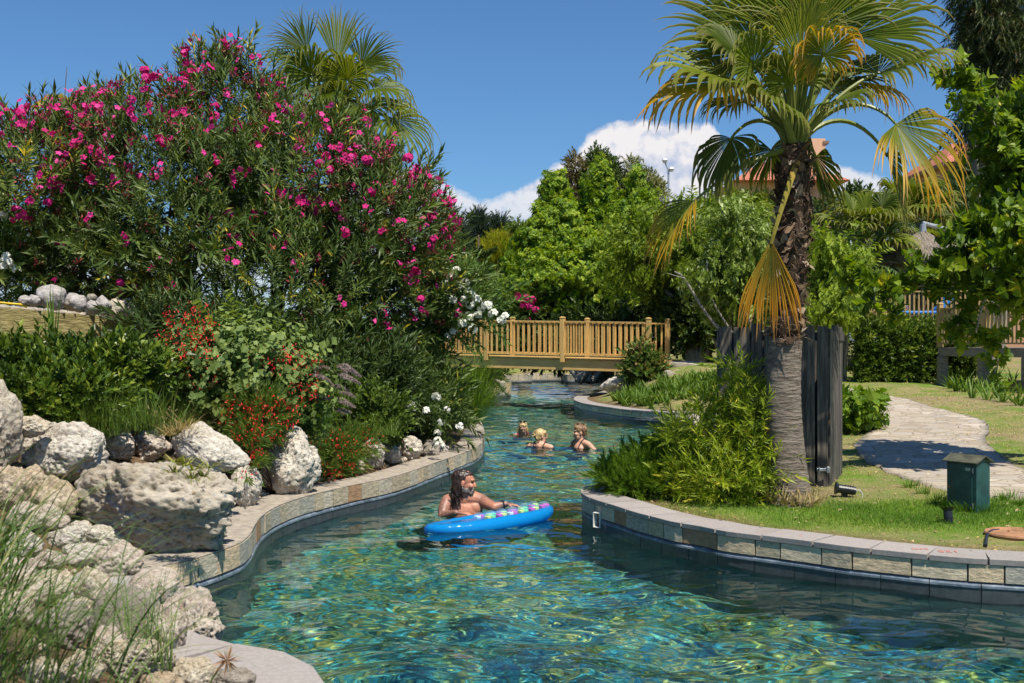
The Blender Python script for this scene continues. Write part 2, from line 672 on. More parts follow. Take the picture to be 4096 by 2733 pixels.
struct(ground, 'dry earth and worn lawn around the pool')

# ---- pool floor of small mosaic tiles and the water with real ripples
m_floor, t, b = mat('mosaic_floor')
co = t.nodes.new('ShaderNodeTexCoord').outputs['Object']
vc = nd(t, 'ShaderNodeTexVoronoi', Scale=24.0, Randomness=.9)
vc.distance = 'CHEBYCHEV'
t.links.new(co, vc.inputs['Vector'])
sp = t.nodes.new('ShaderNodeSeparateColor')
t.links.new(vc.outputs['Color'], sp.inputs[0])
patch = tnoise(t, 1.9, 6, .66)
pick = tmath(t, 'ADD', tmath(t, 'MULTIPLY', sp.outputs[0], .40), tmath(t, 'MULTIPLY', patch, .80))
fc_ = ramp(t, pick, [(.16, (.016, .065, .055)), (.34, (.02, .15, .16)), (.45, (.02, .25, .36)), (.55, (.05, .31, .32)), (.64, (.09, .29, .18)), (.74, (.24, .34, .11)), (.86, (.48, .52, .18)), (.98, (.62, .66, .40))])
grd = ramp(t, vc.outputs['Distance'], [(.40, (1, 1, 1)), (.50, (.45, .45, .42))])
fc_ = mixrgb(t, 1.0, fc_, grd, 'MULTIPLY')
t.links.new(fc_, b.inputs['Base Color'])
b.inputs['Roughness'].default_value = .6
mb = MB()
mb.add([(-8, 0, -1.25), (12, 0, -1.25), (12, 52, -1.25), (-8, 52, -1.25)], [(0, 1, 2, 3)])
floor_o = struct(mb.build('pool_floor', m_floor), 'mosaic tiled floor of the winding pool')
floor_o.cycles.is_caustics_receiver = True

rngw = np.random.default_rng(11)
waves = []
for k in range(80):
    lam = .085 * (1.6 / .085) ** (rngw.random() ** 1.1)
    th = rngw.normal(PI / 2 * .95, .62)
    waves.append((math.cos(th), math.sin(th), 2 * PI / lam, rngw.uniform(0, 2 * PI), .0185 * min(1.2, (lam / .30) ** .30) / (2 * PI / lam)))


def water_z(X, Y):
    Zw = 0 * X
    wx = X + .16 * np.sin(Y * 1.7 + 1.1 * np.sin(X * 1.3)) + .06 * np.sin(Y * 5.1 + X * 3.3)
    wy = Y + .14 * np.sin(X * 2.1 + 1.3 * np.sin(Y * .9)) + .05 * np.sin(X * 6.2 - Y * 2.7)
    for cx_, sy_, k_, ph, am in waves:
        Zw = Zw + am * np.sin(k_ * (wx * cx_ + wy * sy_) + ph)
    mod = .75 + .5 * np.sin(X * .7 + 2) * np.sin(Y * .45)
    return Zw * mod


def wgrid(mbx, x0, x1, y0, y1, st, sty):
    gx = np.linspace(x0, x1, int(round((x1 - x0) / st)) + 1)
    gy = np.linspace(y0, y1, int(round((y1 - y0) / sty)) + 1)
    X, Y = np.meshgrid(gx, gy)
    V = np.stack([X.ravel(), Y.ravel(), water_z(X, Y).ravel()], -1)
    n_ = len(gx)
    i = (np.arange(len(gy) - 1)[:, None] * n_ + np.arange(n_ - 1)[None]).ravel()
    q = np.stack([i, i + 1, i + 1 + n_, i + n_], -1)
    cen = V[q].mean(1)[:, :2]
    land = ~inside(cen, OUT3) & (seg_dist(cen, OUT) > .25)
    q = q[~land]
    mbx.add(V, q)


mb = MB()
wgrid(mb, -5.6, 7.2, .1, 14.0, .022, .022)
wgrid(mb, -5.6, 7.2, 14.0, 49.5, .05, .035)
m_water, t, b = mat('clear_rippled_water')
b.inputs['Base Color'].default_value = (.86, 1.0, .97, 1)
b.inputs['Transmission Weight'].default_value = 1.0
b.inputs['Roughness'].default_value = 0.0
b.inputs['IOR'].default_value = 1.333
water = mb.build('water', m_water, smooth=True)
struct(water, 'rippling turquoise water of the winding pool')
water.cycles.is_caustics_caster = True

# ---- walls round the pool: body, slate facing, blue tile strip, coping slabs
m_body = plain('grey_wall_render', (.16, .17, .17), .8, bmp=.3)
m_ubody = plain('submerged_wall_tile', (.06, .14, .15), .6, bmp=.2)
m_slate, t, b = mat('split_slate_facing')
r = attr(t, 'rnd')
nz_ = tnoise(t, 14, 7, .7, stretch=(1, 1, 2.2))
c = ramp(t, r, [(0, (.44, .38, .28)), (.18, (.56, .45, .31)), (.34, (.38, .37, .32)), (.5, (.48, .44, .36)), (.66, (.36, .22, .13)), (.76, (.46, .42, .34)), (.88, (.58, .50, .37))], 'CONSTANT')
c = mixrgb(t, .75, c, ramp(t, nz_, [(.25, (.45, .42, .40)), (.5, (1.0, .96, .9)), (.75, (1.6, 1.5, 1.35))]), 'MULTIPLY')
t.links.new(c, b.inputs['Base Color'])
b.inputs['Roughness'].default_value = .62
bump(t, b, nz_, .9, .02)
m_cope, t, b = mat('grey_coping_slab')
nz_ = tnoise(t, 35, 6, .7)
c = ramp(t, nz_, [(.3, (.25, .225, .21)), (.7, (.355, .32, .30))])
c = mixrgb(t, .6, c, ramp(t, attr(t, 'rnd'), [(0, (.85, .85, .86)), (1, (1.12, 1.1, 1.08))]), 'MULTIPLY')
c = mixrgb(t, ramp(t, tnoise(t, 2.3, 5, .65), [(.5, (0, 0, 0)), (.75, (.45, .45, .45))]), c, (.2, .165, .13))
t.links.new(c, b.inputs['Base Color'])
b.inputs['Roughness'].default_value = .85
bump(t, b, nz_, .35, .004)
m_strip, t, b = mat('blue_bullnose_tile')
nz_ = tnoise(t, 9, 6, .7)
t.links.new(ramp(t, nz_, [(.35, (.07, .09, .11)), (.55, (.15, .19, .235)), (.75, (.34, .38, .40))]), b.inputs['Base Color'])
b.inputs['Roughness'].default_value = .3
m_wet = plain('dark_wet_tile', (.055, .062, .068), .3, var=.35, scale=14)
m_cap = plain('pale_mortar_top', (.31, .265, .215), .9, var=.35, scale=14, bmp=.4)


def offsetp(P, d):
    T = np.gradient(P, axis=0)
    n_ = unit(np.stack([-T[:, 1], T[:, 0]], -1))
    return P + n_ * np.asarray(d).reshape(-1, 1) if np.ndim(d) else P + n_ * d


# which side is land? (outline runs with the land on the side where this sign points)
_t = outline[5] - outline[4]
_n = np.array([-_t[1], _t[0]]) / np.linalg.norm(_t)
LAND = -1.0 if inside((outline[4] + _n * .1)[None], OUT)[0] else 1.0


def ribbon(mb, P, prof, rnd=0.0, close=True, ends=True):
    """Sweep a closed profile [(offset to land, z)] along plan polyline P."""
    rows = [np.column_stack([offsetp(P, LAND * o), np.full(len(P), z)]) for o, z in prof]
    m, n_ = len(prof), len(P)
    V = np.concatenate(rows)
    Fc = []
    for a in range(m if close else m - 1):
        bb = (a + 1) % m
        i = np.arange(n_ - 1)
        Fc.append(np.stack([a * n_ + i, bb * n_ + i, bb * n_ + i + 1, a * n_ + i + 1], -1))
    mb.add(V, np.concatenate(Fc), rnd)
    if ends and m == 4:
        for e in (0, n_ - 1):
            mb.more([(e, n_ + e, 2 * n_ + e, 3 * n_ + e)], mb.n - len(V))


def arclen(P):
    return np.concatenate([[0], np.cumsum(np.linalg.norm(np.diff(P, axis=0), axis=1))])


def resample(P, s0, s1, n_, S=None):
    S = arclen(P) if S is None else S
    q = np.linspace(s0, s1, n_)
    return np.stack([np.interp(q, S, P[:, 0]), np.interp(q, S, P[:, 1])], -1)


def pool_wall(P, label, style, top=ZC, depth=.32, seed=0, slab=(.34, .46)):
    rg = np.random.default_rng(seed)
    S = arclen(P)
    o = thing('pool_wall', (float(P[len(P) // 2][0]), float(P[len(P) // 2][1]), 0), label, 'wall')
    coped = style == 'slabs'
    zt = top - .042 if coped else top - .004
    mb = MB(); ribbon(mb, P, [(.012, 0.02), (.012, zt), (depth - .03, zt), (depth - .03, 0.02)])
    mb.build('wall_core', m_body, o)
    mb = MB(); ribbon(mb, P, [(.0, -1.26), (.0, .018), (depth - .03, .018), (depth - .03, -1.26)])
    w_ = mb.build('wall_below_water', m_ubody, o)
    w_.cycles.is_caustics_receiver = True
    # slate stones
    mb = MB()
    s = .0
    z0 = .116
    while s < S[-1] - .08:
        w = rg.uniform(.2, .42) if coped else rg.uniform(.16, .34)
        e = min(s + w, S[-1])
        Q = resample(P, s + .006, e - .006, 4, S)
        off = -.008 - rg.uniform(0, .012)
        ribbon(mb, Q, [(.02, z0 + .004), (off, z0 + .006), (off + rg.uniform(-.004, .004), zt - .004), (.02, zt - .002)], rnd=rg.random())
        s = e
    mb.build('slate_facing', m_slate, o)
    mb, mb2 = MB(), MB()
    s = 0
    while s < S[-1] - .05:
        e = min(s + .33, S[-1])
        Q = resample(P, s + .003, e - .003, 4, S)
        ribbon(mb, Q, [(.02, -.06), (-.014, -.06), (-.014, .080), (.02, .080)], rnd=rg.random())
        ribbon(mb2, Q, [(.02, .0805), (-.020, .0805), (-.019, .096), (-.002, .112)], rnd=rg.random())
        s = e
    mb.build('waterline_tile', m_wet, o)
    mb2.build('tile_strip', m_strip, o)
    mb = MB()
    if coped:
        s = 0
        while s < S[-1] - .05:
            e = min(s + rg.uniform(*slab), S[-1])
            Q = resample(P, s + .007, e - .007, 5, S)
            dz = rg.uniform(-.002, .002)
            ribbon(mb, Q, [(-.024, zt + .001), (-.026, top - .004 + dz), (-.021, top + dz), (depth, top + dz + .002), (depth, zt + .001)], rnd=rg.random())
            for k, e_ in ((0, 0), (4, 4)):
                pass
            n5 = 5
            base = mb.n - 25
            for e_ in (0, 4):
                mb.more([(e_, n5 + e_, 2 * n5 + e_, 3 * n5 + e_)], base)
                mb.more([(e_, 3 * n5 + e_, 4 * n5 + e_)], base)
            s = e
        cp = mb.build('coping', m_cope, o)
    else:
        ribbon(mb, P, [(-.012, top - .003), (-.012, top + .004), (depth, top + .012), (depth, top - .003)])
        cp = mb.build('mortar_top', m_cap, o)
    return o, cp


def piece(a, b):
    """Outline points from chain point a to chain point b."""
    ia = int(np.argmin(((outline - np.array(a)) ** 2).sum(1)))
    ib = int(np.argmin(((outline - np.array(b)) ** 2).sum(1)))
    return outline[ia:ib + 1]


w_near, cope_near = pool_wall(piece(near_right[0], near_right[-1]), 'curved pool wall with slate facing and grey coping slabs below the palm lawn', 'slabs', seed=1, slab=(.36, .46))
pool_wall(piece(near_right[-1], bay[-1])[:-1], 'coped pool wall of the small bay hidden behind the bamboo', 'slabs', seed=2)
pool_wall(piece(bay[-1], far_right[-1])[:-1], 'slate faced wall of the planted point before the bridge', 'slabs', seed=3)
pool_wall(piece(far_right[-1], far_end[8])[:-1], 'wavy slate wall closing the pool beyond the bridge', 'mortar', top=.37, seed=4)
pool_wall(piece(far_end[8], far_left[4])[:-1], 'short slate wall corner at the bridge\'s far bank with a plant on it', 'mortar', top=.48, seed=5)
pool_wall(piece(far_left[4], left[20]), 'long winding slate wall below the white rocks and oleanders', 'mortar', seed=6)
Pb = piece(left[20], left[-1])
pool_wall(Pb, 'rounded grey coping corner at the foot of the pitted rocks', 'slabs', seed=7, depth=.42, slab=(.9, 1.2))

# red depth marking painted upside down on the coping
m_red = plain('faded_red_paint', (.62, .16, .10), .8, var=.25, scale=60)
def marking(txt, u, v, size, du=(1, 0)):
    p = G(u, v, ZC + .004)
    cu_ = bpy.data.curves.new('depth_marking', 'FONT')
    cu_.body = txt
    cu_.size = size
    cu_.align_x = 'CENTER'
    cu_.align_y = 'CENTER'
    ob = bpy.data.objects.new('depth_marking', cu_)
    COL.objects.link(ob)
    ob.location = p
    ob.rotation_euler = (0, 0, PI + math.radians(-7))
    ob.data.materials.append(m_red)
    ob.parent = cope_near
    return ob
marking('125', 2176, 1266, .10)
marking('cm', 2112, 1261, .10)
mk = marking('x', 1837, 1231, .05)

# ---- crazy paving path
def plate_path(name, left_e, right_e, label):
    mb = MB()
    nrow = len(left_e)
    Lp, Rp = catmull([(x, y, 0) for x, y in left_e], .2), catmull([(x, y, 0) for x, y in right_e], .2)
    n_ = 90
    Lq, Rq = resample(Lp[:, :2], 0, arclen(Lp[:, :2])[-1], n_), resample(Rp[:, :2], 0, arclen(Rp[:, :2])[-1], n_)
    k = np.linspace(0, 1, 15)[None, :, None]
    V = Lq[:, None] * (1 - k) + Rq[:, None] * k
    jit = .05 * fbm(np.dstack([V * 2.2, 0 * V[..., :1]]), 2)[..., None]
    V[:, [0, -1]] += jit[:, [0, -1]]
    W = V.reshape(-1, 2)
    z = ground_z(W) + .03
    i = (np.arange(n_ - 1)[:, None] * 15 + np.arange(14)[None]).ravel()
    mb.add(np.column_stack([W, z - .012]), np.stack([i, i + 1, i + 16, i + 15], -1))
    a = np.arange(n_ - 1) * 15
    W3 = np.column_stack([W, z - .10])
    nv = len(W)
    mb.add(W3, np.stack([a, a + 1, a + 16, a + 15], -1)[:1])
    for e_ in (0, 14):
        mb.more(np.stack([a + e_, a + 15 + e_, a + 15 + e_ + nv, a + e_ + nv], -1), 0)
    return mb.build(name, m_path, smooth=True), W


m_path, t, b = mat('crazy_paving')
co = t.nodes.new('ShaderNodeTexCoord').outputs['Object']
edge = tvor(t, 3.6, 'DISTANCE_TO_EDGE', stretch=(.8, 1.15, 0))
cell = nd(t, 'ShaderNodeTexVoronoi', Scale=3.6)
mp = t.nodes.new('ShaderNodeMapping'); mp.inputs['Scale'].default_value = (.8, 1.15, 0)
t.links.new(co, mp.inputs['Vector']); t.links.new(mp.outputs[0], cell.inputs['Vector'])
sp = t.nodes.new('ShaderNodeSeparateColor'); t.links.new(cell.outputs['Color'], sp.inputs[0])
c = ramp(t, sp.outputs[0], [(0, (.30, .25, .19)), (.4, (.40, .34, .265)), (.7, (.34, .305, .26)), (1, (.50, .44, .36))])
c = mixrgb(t, .5, c, ramp(t, tnoise(t, 18, 6, .65), [(.3, (.75, .73, .7)), (.7, (1.15, 1.12, 1.1))]), 'MULTIPLY')
c = mixrgb(t, ramp(t, edge, [(.018, (1, 1, 1)), (.04, (0, 0, 0))]), c, (.27, .21, .15))
t.links.new(c, b.inputs['Base Color'])
b.inputs['Roughness'].default_value = .85
hgt = tmath(t, 'ADD', ramp(t, edge, [(.01, (0, 0, 0)), (.06, (1, 1, 1))]), tmath(t, 'MULTIPLY', tnoise(t, 25, 5, .6), .3))
bump(t, b, hgt, .8, .012)


def gg(u, v):
    """Point of the rising right-hand ground under print pixel (u, v)."""
    z = .3
    for _ in range(12):
        p = G(u, v, z)
        z = float(ground_z([p[:2]])[0])
        z = min(z, 1.3)
    return p[:2] if False else G(u, v, z)[:2]


pl = [gg(1930, 903), gg(1965, 922), gg(2018, 955), gg(2012, 985), gg(1975, 1010), gg(1963, 1030), gg(1985, 1060), gg(2060, 1095), gg(2160, 1125), gg(2330, 1150), gg(2500, 1165)]
pr = [gg(1990, 903), gg(2060, 915), gg(2140, 937), gg(2215, 955), gg(2258, 972), gg(2270, 995), gg(2262, 1015), gg(2290, 1045), gg(2350, 1080), gg(2430, 1100), gg(2560, 1110)]
path_o, PATHW = plate_path('path', pl, pr, '')
struct(path_o, 'winding path of pale crazy paving')
# ------------------------------------------------------------------ rocks
_ico = {}


def ico(n):
    if n not in _ico:
        bm = bmesh.new()
        bmesh.ops.create_icosphere(bm, subdivisions=n, radius=1)
        V = np.array([v.co[:] for v in bm.verts])
        Fc = np.array([[v.index for v in f.verts] for f in bm.faces])
        bm.free()
        _ico[n] = (unit(V), Fc)
    return _ico[n]


def rockmat(name, stops, pit=1.0, fleck=None, sc=9.0):
    m, t, b = mat(name)
    n1_ = tnoise(t, sc * .35, 6, .65)
    n2_ = tnoise(t, sc * 2.6, 8, .7)
    f = tmath(t, 'ADD', tmath(t, 'MULTIPLY', n1_, .6), tmath(t, 'MULTIPLY', n2_, .4))
    c = ramp(t, f, stops)
    if fleck:
        vd = nd(t, 'ShaderNodeTexVoronoi', Scale=sc * 2.4)
        t.links.new(t.nodes.new('ShaderNodeTexCoord').outputs['Object'], vd.inputs['Vector'])
        sp_ = t.nodes.new('ShaderNodeSeparateColor')
        t.links.new(vd.outputs['Color'], sp_.inputs[0])
        sel = tmath(t, 'MULTIPLY', ramp(t, sp_.outputs[0], [(.80, (0, 0, 0)), (.82, (1, 1, 1))]), ramp(t, vd.outputs['Distance'], [(.25, (1, 1, 1)), (.32, (0, 0, 0))]))
        c = mixrgb(t, sel, c, ramp(t, sp_.outputs[1], fleck))
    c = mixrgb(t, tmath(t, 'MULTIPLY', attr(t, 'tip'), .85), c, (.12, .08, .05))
    t.links.new(c, b.inputs['Base Color'])
    b.inputs['Roughness'].default_value = .92
    b.inputs['Specular IOR Level'].default_value = .2
    pv = tvor(t, sc * 3.2, 'F1')
    p1_ = bump(t, None, ramp(t, pv, [(.05, (0, 0, 0)), (.35, (1, 1, 1))]), .35 * pit, .02)
    p2_ = bump(t, None, tnoise(t, sc * 6, 6, .75), .8, .012, prev=p1_)
    bump(t, b, n2_, 1.0, .03, prev=p2_)
    return m


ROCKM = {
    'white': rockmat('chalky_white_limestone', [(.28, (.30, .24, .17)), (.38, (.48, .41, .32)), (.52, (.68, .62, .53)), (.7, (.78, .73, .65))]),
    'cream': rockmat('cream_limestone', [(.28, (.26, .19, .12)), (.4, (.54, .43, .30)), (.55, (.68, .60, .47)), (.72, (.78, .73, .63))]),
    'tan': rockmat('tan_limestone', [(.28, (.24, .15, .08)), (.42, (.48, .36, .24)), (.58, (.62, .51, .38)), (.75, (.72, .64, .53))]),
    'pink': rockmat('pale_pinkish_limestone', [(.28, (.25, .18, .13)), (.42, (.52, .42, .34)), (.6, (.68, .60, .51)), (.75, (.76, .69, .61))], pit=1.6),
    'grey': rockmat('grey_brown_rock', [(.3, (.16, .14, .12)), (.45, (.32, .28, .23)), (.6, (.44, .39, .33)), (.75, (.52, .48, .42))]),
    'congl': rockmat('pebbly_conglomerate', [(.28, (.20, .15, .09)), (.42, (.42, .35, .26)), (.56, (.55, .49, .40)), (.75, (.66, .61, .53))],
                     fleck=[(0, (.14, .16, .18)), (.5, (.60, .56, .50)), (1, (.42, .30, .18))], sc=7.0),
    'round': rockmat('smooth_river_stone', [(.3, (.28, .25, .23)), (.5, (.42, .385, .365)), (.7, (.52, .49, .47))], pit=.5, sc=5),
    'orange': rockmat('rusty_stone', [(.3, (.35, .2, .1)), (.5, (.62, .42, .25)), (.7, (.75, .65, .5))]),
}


def rock(u, v, hu, hv, d, m, label, seed, dep=.8, cuts=9, rough=1.0, pits=1.0, tilt=0.0, sub=5, name='rock', group=None, sq=1.0):
    """A boulder whose outline fills about 2hu x 2hv print pixels at distance d."""
    rg = np.random.default_rng(seed + 500)
    Dv, Fc = ico(sub)
    rx, rz = hu * d / F, hv * d / F
    ry = (rx + rz) / 2 * dep
    r = np.ones(len(Dv))
    # flat fracture planes
    Nn = unit(rg.normal(size=(cuts, 3)))
    for q in Nn:
        h_ = rg.uniform(.72, .95)
        dt = Dv @ q
        lim = np.where(dt > .05, h_ / np.maximum(dt, .05), 9)
        r = -np.log(np.exp(-r * 14) + np.exp(-np.minimum(lim, 3) * 14)) / 14
    off = rg.uniform(0, 50, 3)
    r = r * (1 + .20 * rough * fbm(Dv * 1.15 + off, 2))
    sfq = .34 / max(.12, (rx + rz) / 2)
    K = 1.0 / max(.35, min(1.0, sfq))
    r += .085 * rough * fbm(Dv * 2.7 * K + off + 9, 4, gain=.6)
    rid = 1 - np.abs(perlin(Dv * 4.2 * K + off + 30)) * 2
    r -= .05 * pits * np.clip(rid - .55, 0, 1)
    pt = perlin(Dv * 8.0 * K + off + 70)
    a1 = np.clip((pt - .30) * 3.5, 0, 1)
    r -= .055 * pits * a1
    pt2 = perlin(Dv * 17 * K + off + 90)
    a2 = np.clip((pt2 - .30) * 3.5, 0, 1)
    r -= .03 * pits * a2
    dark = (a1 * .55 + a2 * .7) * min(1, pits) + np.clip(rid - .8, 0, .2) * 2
    r += .014 * rough * perlin(Dv * 30 * K + off + 5)
    r /= np.percentile(r, 90)
    V = Dv * r[:, None]
    if sq != 1.0:
        V[:, :] = np.sign(V) * np.abs(V) ** sq
    V = V * (rx, ry, rz)
    if tilt:
        c_, s_ = math.cos(tilt), math.sin(tilt)
        V = V @ np.array([(c_, 0, -s_), (0, 1, 0), (s_, 0, c_)])
    # fit the outline to the wanted size
    ex = (V[:, 0].max() - V[:, 0].min()) / 2
    ez = (V[:, 2].max() - V[:, 2].min()) / 2
    V[:, 0] = (V[:, 0] - (V[:, 0].max() + V[:, 0].min()) / 2) * rx / ex
    V[:, 2] = (V[:, 2] - (V[:, 2].max() + V[:, 2].min()) / 2) * rz / ez
    c = np.array(D(u, v, d))
    mbx = MB()
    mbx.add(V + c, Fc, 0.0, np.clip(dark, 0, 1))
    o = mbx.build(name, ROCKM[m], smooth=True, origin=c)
    tag(o, label, 'rock' if name == 'rock' else 'stone', group)
    return o


GR = 'limestone boulders along the left pool wall'
R_ = [
    # u, v, hu, hv, d, material, label, options
    (-18, 972, 74, 112, 7.9, 'congl', 'pebbly brown boulder at the left edge beside the hedge', dict(sub=6)),
    (78, 980, 40, 27, 8.5, 'cream', 'small cream rock with a hole lying on top of the large white craggy rock', dict(pits=1.6)),
    (146, 1040, 100, 72, 8.7, 'white', 'large white craggy rock below the hedge with a small rock on its top', dict(sub=6, pits=1.4, tilt=.05)),
    (272, 1026, 36, 34, 9.6, 'pink', 'small pinkish pitted rock between the white craggy rock and the rough brown one', dict(pits=1.4)),
    (345, 1024, 44, 36, 9.5, 'pink', 'rough brownish rock with dark hollows above the giant boulder', dict(pits=2.0, rough=1.3)),
    (430, 1040, 30, 22, 9.7, 'grey', 'dark pitted rock tucked beside the smooth white boulder', dict(pits=1.8)),
    (484, 1032, 92, 64, 9.4, 'white', 'smooth bright white boulder overhanging the giant boulder', dict(sub=6, pits=.5, tilt=.52, cuts=12)),
    (664, 1060, 74, 84, 11.0, 'white', 'tall white boulder with red flowers hanging over its top', dict(sub=6, pits=.9, cuts=12)),
    (566, 1118, 36, 52, 10.1, 'white', 'shaded white rock wedged under the overhanging smooth boulder', dict(pits=1.2)),
    (812, 1070, 27, 24, 12.5, 'pink', 'low rock half hidden by red trailing flowers', {}),
    (858, 1042, 27, 37, 13.0, 'white', 'upright white rock right of the red trailing flowers', dict(pits=1.4)),
    (901, 1044, 21, 21, 13.5, 'white', 'small white rock between two upright ones on the wall', {}),
    (943, 1031, 28, 31, 14.1, 'white', 'rounded lumpy white rock with a small stone at its foot', dict(rough=1.4)),
    (923, 1058, 12, 10, 13.6, 'cream', 'tiny cream stone at the foot of the lumpy white rock', dict(sub=4)),
    (986, 1034, 24, 24, 14.6, 'grey', 'grey shaded rock below the low white oleander', {}),
    (1013, 1034, 18, 20, 15.2, 'white', 'white rock next to the rusty stone at the end of the row', dict(sub=4)),
    (1032, 1023, 11, 17, 15.6, 'orange', 'rusty orange stone ending the row of rocks', dict(sub=4)),
    (357, 1172, 196, 118, 8.0, 'congl', 'giant grey conglomerate boulder resting on the pool wall', dict(sub=6, rough=1.1, pits=1.2, tilt=.08, dep=.75, cuts=12)),
    (22, 1126, 46, 50, 7.3, 'tan', 'tan rock at the left edge under the pebbly boulder', {}),
    (82, 1100, 32, 30, 7.9, 'tan', 'brown tan rock directly under the large white craggy rock', {}),
    (130, 1148, 52, 52, 7.5, 'tan', 'orange tan rock left of the giant boulder', dict(rough=1.2)),
    (112, 1190, 46, 30, 6.8, 'pink', 'pale flat rock behind the blurred grass', {}),
    (188, 1214, 26, 18, 7.2, 'white', 'little white stone under the left end of the giant boulder', dict(sub=4)),
    (240, 1234, 42, 26, 7.1, 'white', 'white rock under the lower left of the giant boulder', {}),
    (276, 1292, 56, 46, 6.9, 'pink', 'pale pinkish rock with dark hollows at the pool wall\'s near end', dict(pits=1.6)),
    (186, 1278, 44, 27, 6.4, 'white', 'bright flat topped white rock among the grass tips', dict(pits=.5)),
    (48, 1248, 48, 30, 6.2, 'white', 'broad white rock at the left edge in the grass', {}),
    (116, 1290, 36, 26, 6.0, 'pink', 'dull pink rock among the grass below the broad white one', {}),
    (212, 1350, 38, 46, 5.9, 'cream', 'cracked cream rock standing in the grass', dict(pits=1.3)),
    (96, 1350, 66, 38, 5.5, 'cream', 'wide cream rock overgrown by the grass', {}),
    (20, 1400, 50, 40, 5.0, 'cream', 'cream rock low at the left edge of the grass', {}),
    (292, 1415, 68, 68, 5.9, 'grey', 'flat grey slab leaning upright behind the grass blades', dict(pits=.3, rough=.5, sq=.8)),
    (358, 1354, 56, 47, 6.3, 'pink', 'smooth rounded pale rock above the pitted rock at the water', dict(pits=.45, rough=.7)),
    (326, 1372, 40, 44, 6.2, 'pink', 'knobbly rock under the smooth rounded pale one', dict(pits=1.6)),
    (436, 1430, 82, 82, 5.9, 'pink', 'deeply pitted tan rock at the water\'s edge', dict(sub=6, pits=2.4, rough=1.2)),
    (380, 1448, 44, 60, 5.8, 'pink', 'shaded pitted rock behind the deeply pitted one', dict(pits=2.0)),
    (312, 1518, 78, 54, 5.15, 'cream', 'pale lumpy rock at the bottom edge below the leaning slab', dict(sub=6, pits=1.3)),
    (444, 1556, 52, 42, 5.0, 'cream', 'rough cream rock at the bottom edge beside the grey coping', dict(pits=1.5)),
    (536, 1560, 46, 26, 4.95, 'grey', 'grey rubble block inside the curve of the grey coping', dict(pits=.8)),
    (190, 1540, 46, 38, 4.8, 'cream', 'cream rock at the bottom edge beneath the grass', {}),
    (98, 1545, 52, 36, 4.6, 'cream', 'pinkish cream rock in the bottom left corner', {}),
    (372, 1580, 46, 34, 4.8, 'tan', 'tan rock cut by the bottom edge of the photo', {}),
    (140, 1440, 60, 50, 5.2, 'grey', 'dark shaded rock deep in the grass', {}),
    (60, 1188, 46, 32, 6.9, 'pink', 'pale rock below the tan rocks at the left edge', {}),
    (150, 1236, 40, 26, 6.6, 'white', 'broken white rock beside the little white stone under the giant boulder', {}),
    (256, 1388, 46, 40, 5.9, 'pink', 'pitted rock wedged between the leaning slab and the cracked cream rock', dict(pits=1.6)),
    (28, 1318, 52, 34, 5.7, 'pink', 'low pale rock behind the grass at the left edge', {}),
    (168, 1412, 46, 36, 5.4, 'cream', 'cream rock left of the leaning grey slab', dict(pits=1.5)),
    (252, 1474, 46, 34, 5.3, 'pink', 'small pale rock below the leaning grey slab', dict(pits=1.4)),
]
def sit(u, v, hv, d):
    """Distance at which a rock seen at (u, v) settles on the sloping bank."""
    ds = np.linspace(4.2, 10.5, 130)
    pts = np.array([D(u, v + .92 * hv, q) for q in ds])
    gz = ground_z(pts[:, :2])
    w = np.where(pts[:, 2] < gz)[0]
    return float(ds[w[0]]) if len(w) else d


for k, (u, v, hu, hv, d, m_, lab, kw) in enumerate(R_):
    if u < 560 and k not in (1, 6, 8, 17, 34) and d < 9.9:
        d = sit(u, v, hv, d)
        if k > 17 or k == 3 or k == 4:
            hu, hv = hu * 1.14, hv * 1.14
            kw = {**kw, 'pits': kw.get('pits', 1.0) * 1.35}
    rock(u, v, hu, hv, d, m_, lab, k, group=GR, **kw)

G2 = 'white rocks around the planted point by the bridge'
for k, (u, v, hu, hv, d, m_, lab) in enumerate([
    (1418, 886, 42, 24, 29.3, 'white', 'big white rock at the tip of the planted point before the bridge'),
    (1482, 884, 26, 20, 29.0, 'white', 'white rock under the small bush by the bridge'),
    (1536, 866, 17, 16, 28.6, 'grey', 'grey rock between the bush and the stone ramp'),
    (1556, 858, 16, 10, 29.2, 'white', 'small white rock on the edge of the stone ramp'),
    (1560, 880, 22, 12, 27.8, 'white', 'low white rock among the strap leaved plants'),
    (1606, 872, 24, 13, 28.0, 'white', 'white rock at the foot of the stone ramp'),
    (1652, 880, 24, 12, 27.0, 'cream', 'cream rock beside the wooden enclosure\'s top left'),
    (1594, 974, 19, 24, 18.4, 'white', 'round white stone seen through the bamboo tips'),
    (1625, 1004, 16, 14, 17.2, 'white', 'flat white stone low behind the bamboo'),
]):
    rock(u, v, hu, hv, d, m_, lab, 80 + k, group=G2, sub=4)

# ------------------------------------------------------------------ yellow garden wall with round stones on top
m_ochre, t, b = mat('ochre_trowelled_plaster')
nz_ = tnoise(t, 5, 7, .65, stretch=(1, 1, 7))
t.links.new(ramp(t, nz_, [(.3, (.16, .13, .05)), (.5, (.36, .30, .12)), (.7, (.48, .42, .20))]), b.inputs['Base Color'])
b.inputs['Roughness'].default_value = .85
bump(t, b, nz_, .9, .03)
wa, wb = np.array(D(-60, 700, 12.2)), np.array(D(292, 733, 14.6))
gw = thing('garden_wall', (float(wb[0]), float(wb[1]), .9), 'low ochre plastered wall topped with round stones behind the hedge', 'wall')
mb = MB()
dirw = unit(wb[:2] - wa[:2]); nrm = np.array([-dirw[1], dirw[0]])
n_ = 40
kk = np.linspace(0, 1, n_)
base = wa[None] * (1 - kk[:, None]) + wb[None] * kk[:, None]
rows = []
wob = .02 * fbm(np.column_stack([kk * 9, 0 * kk, 0 * kk]), 2)
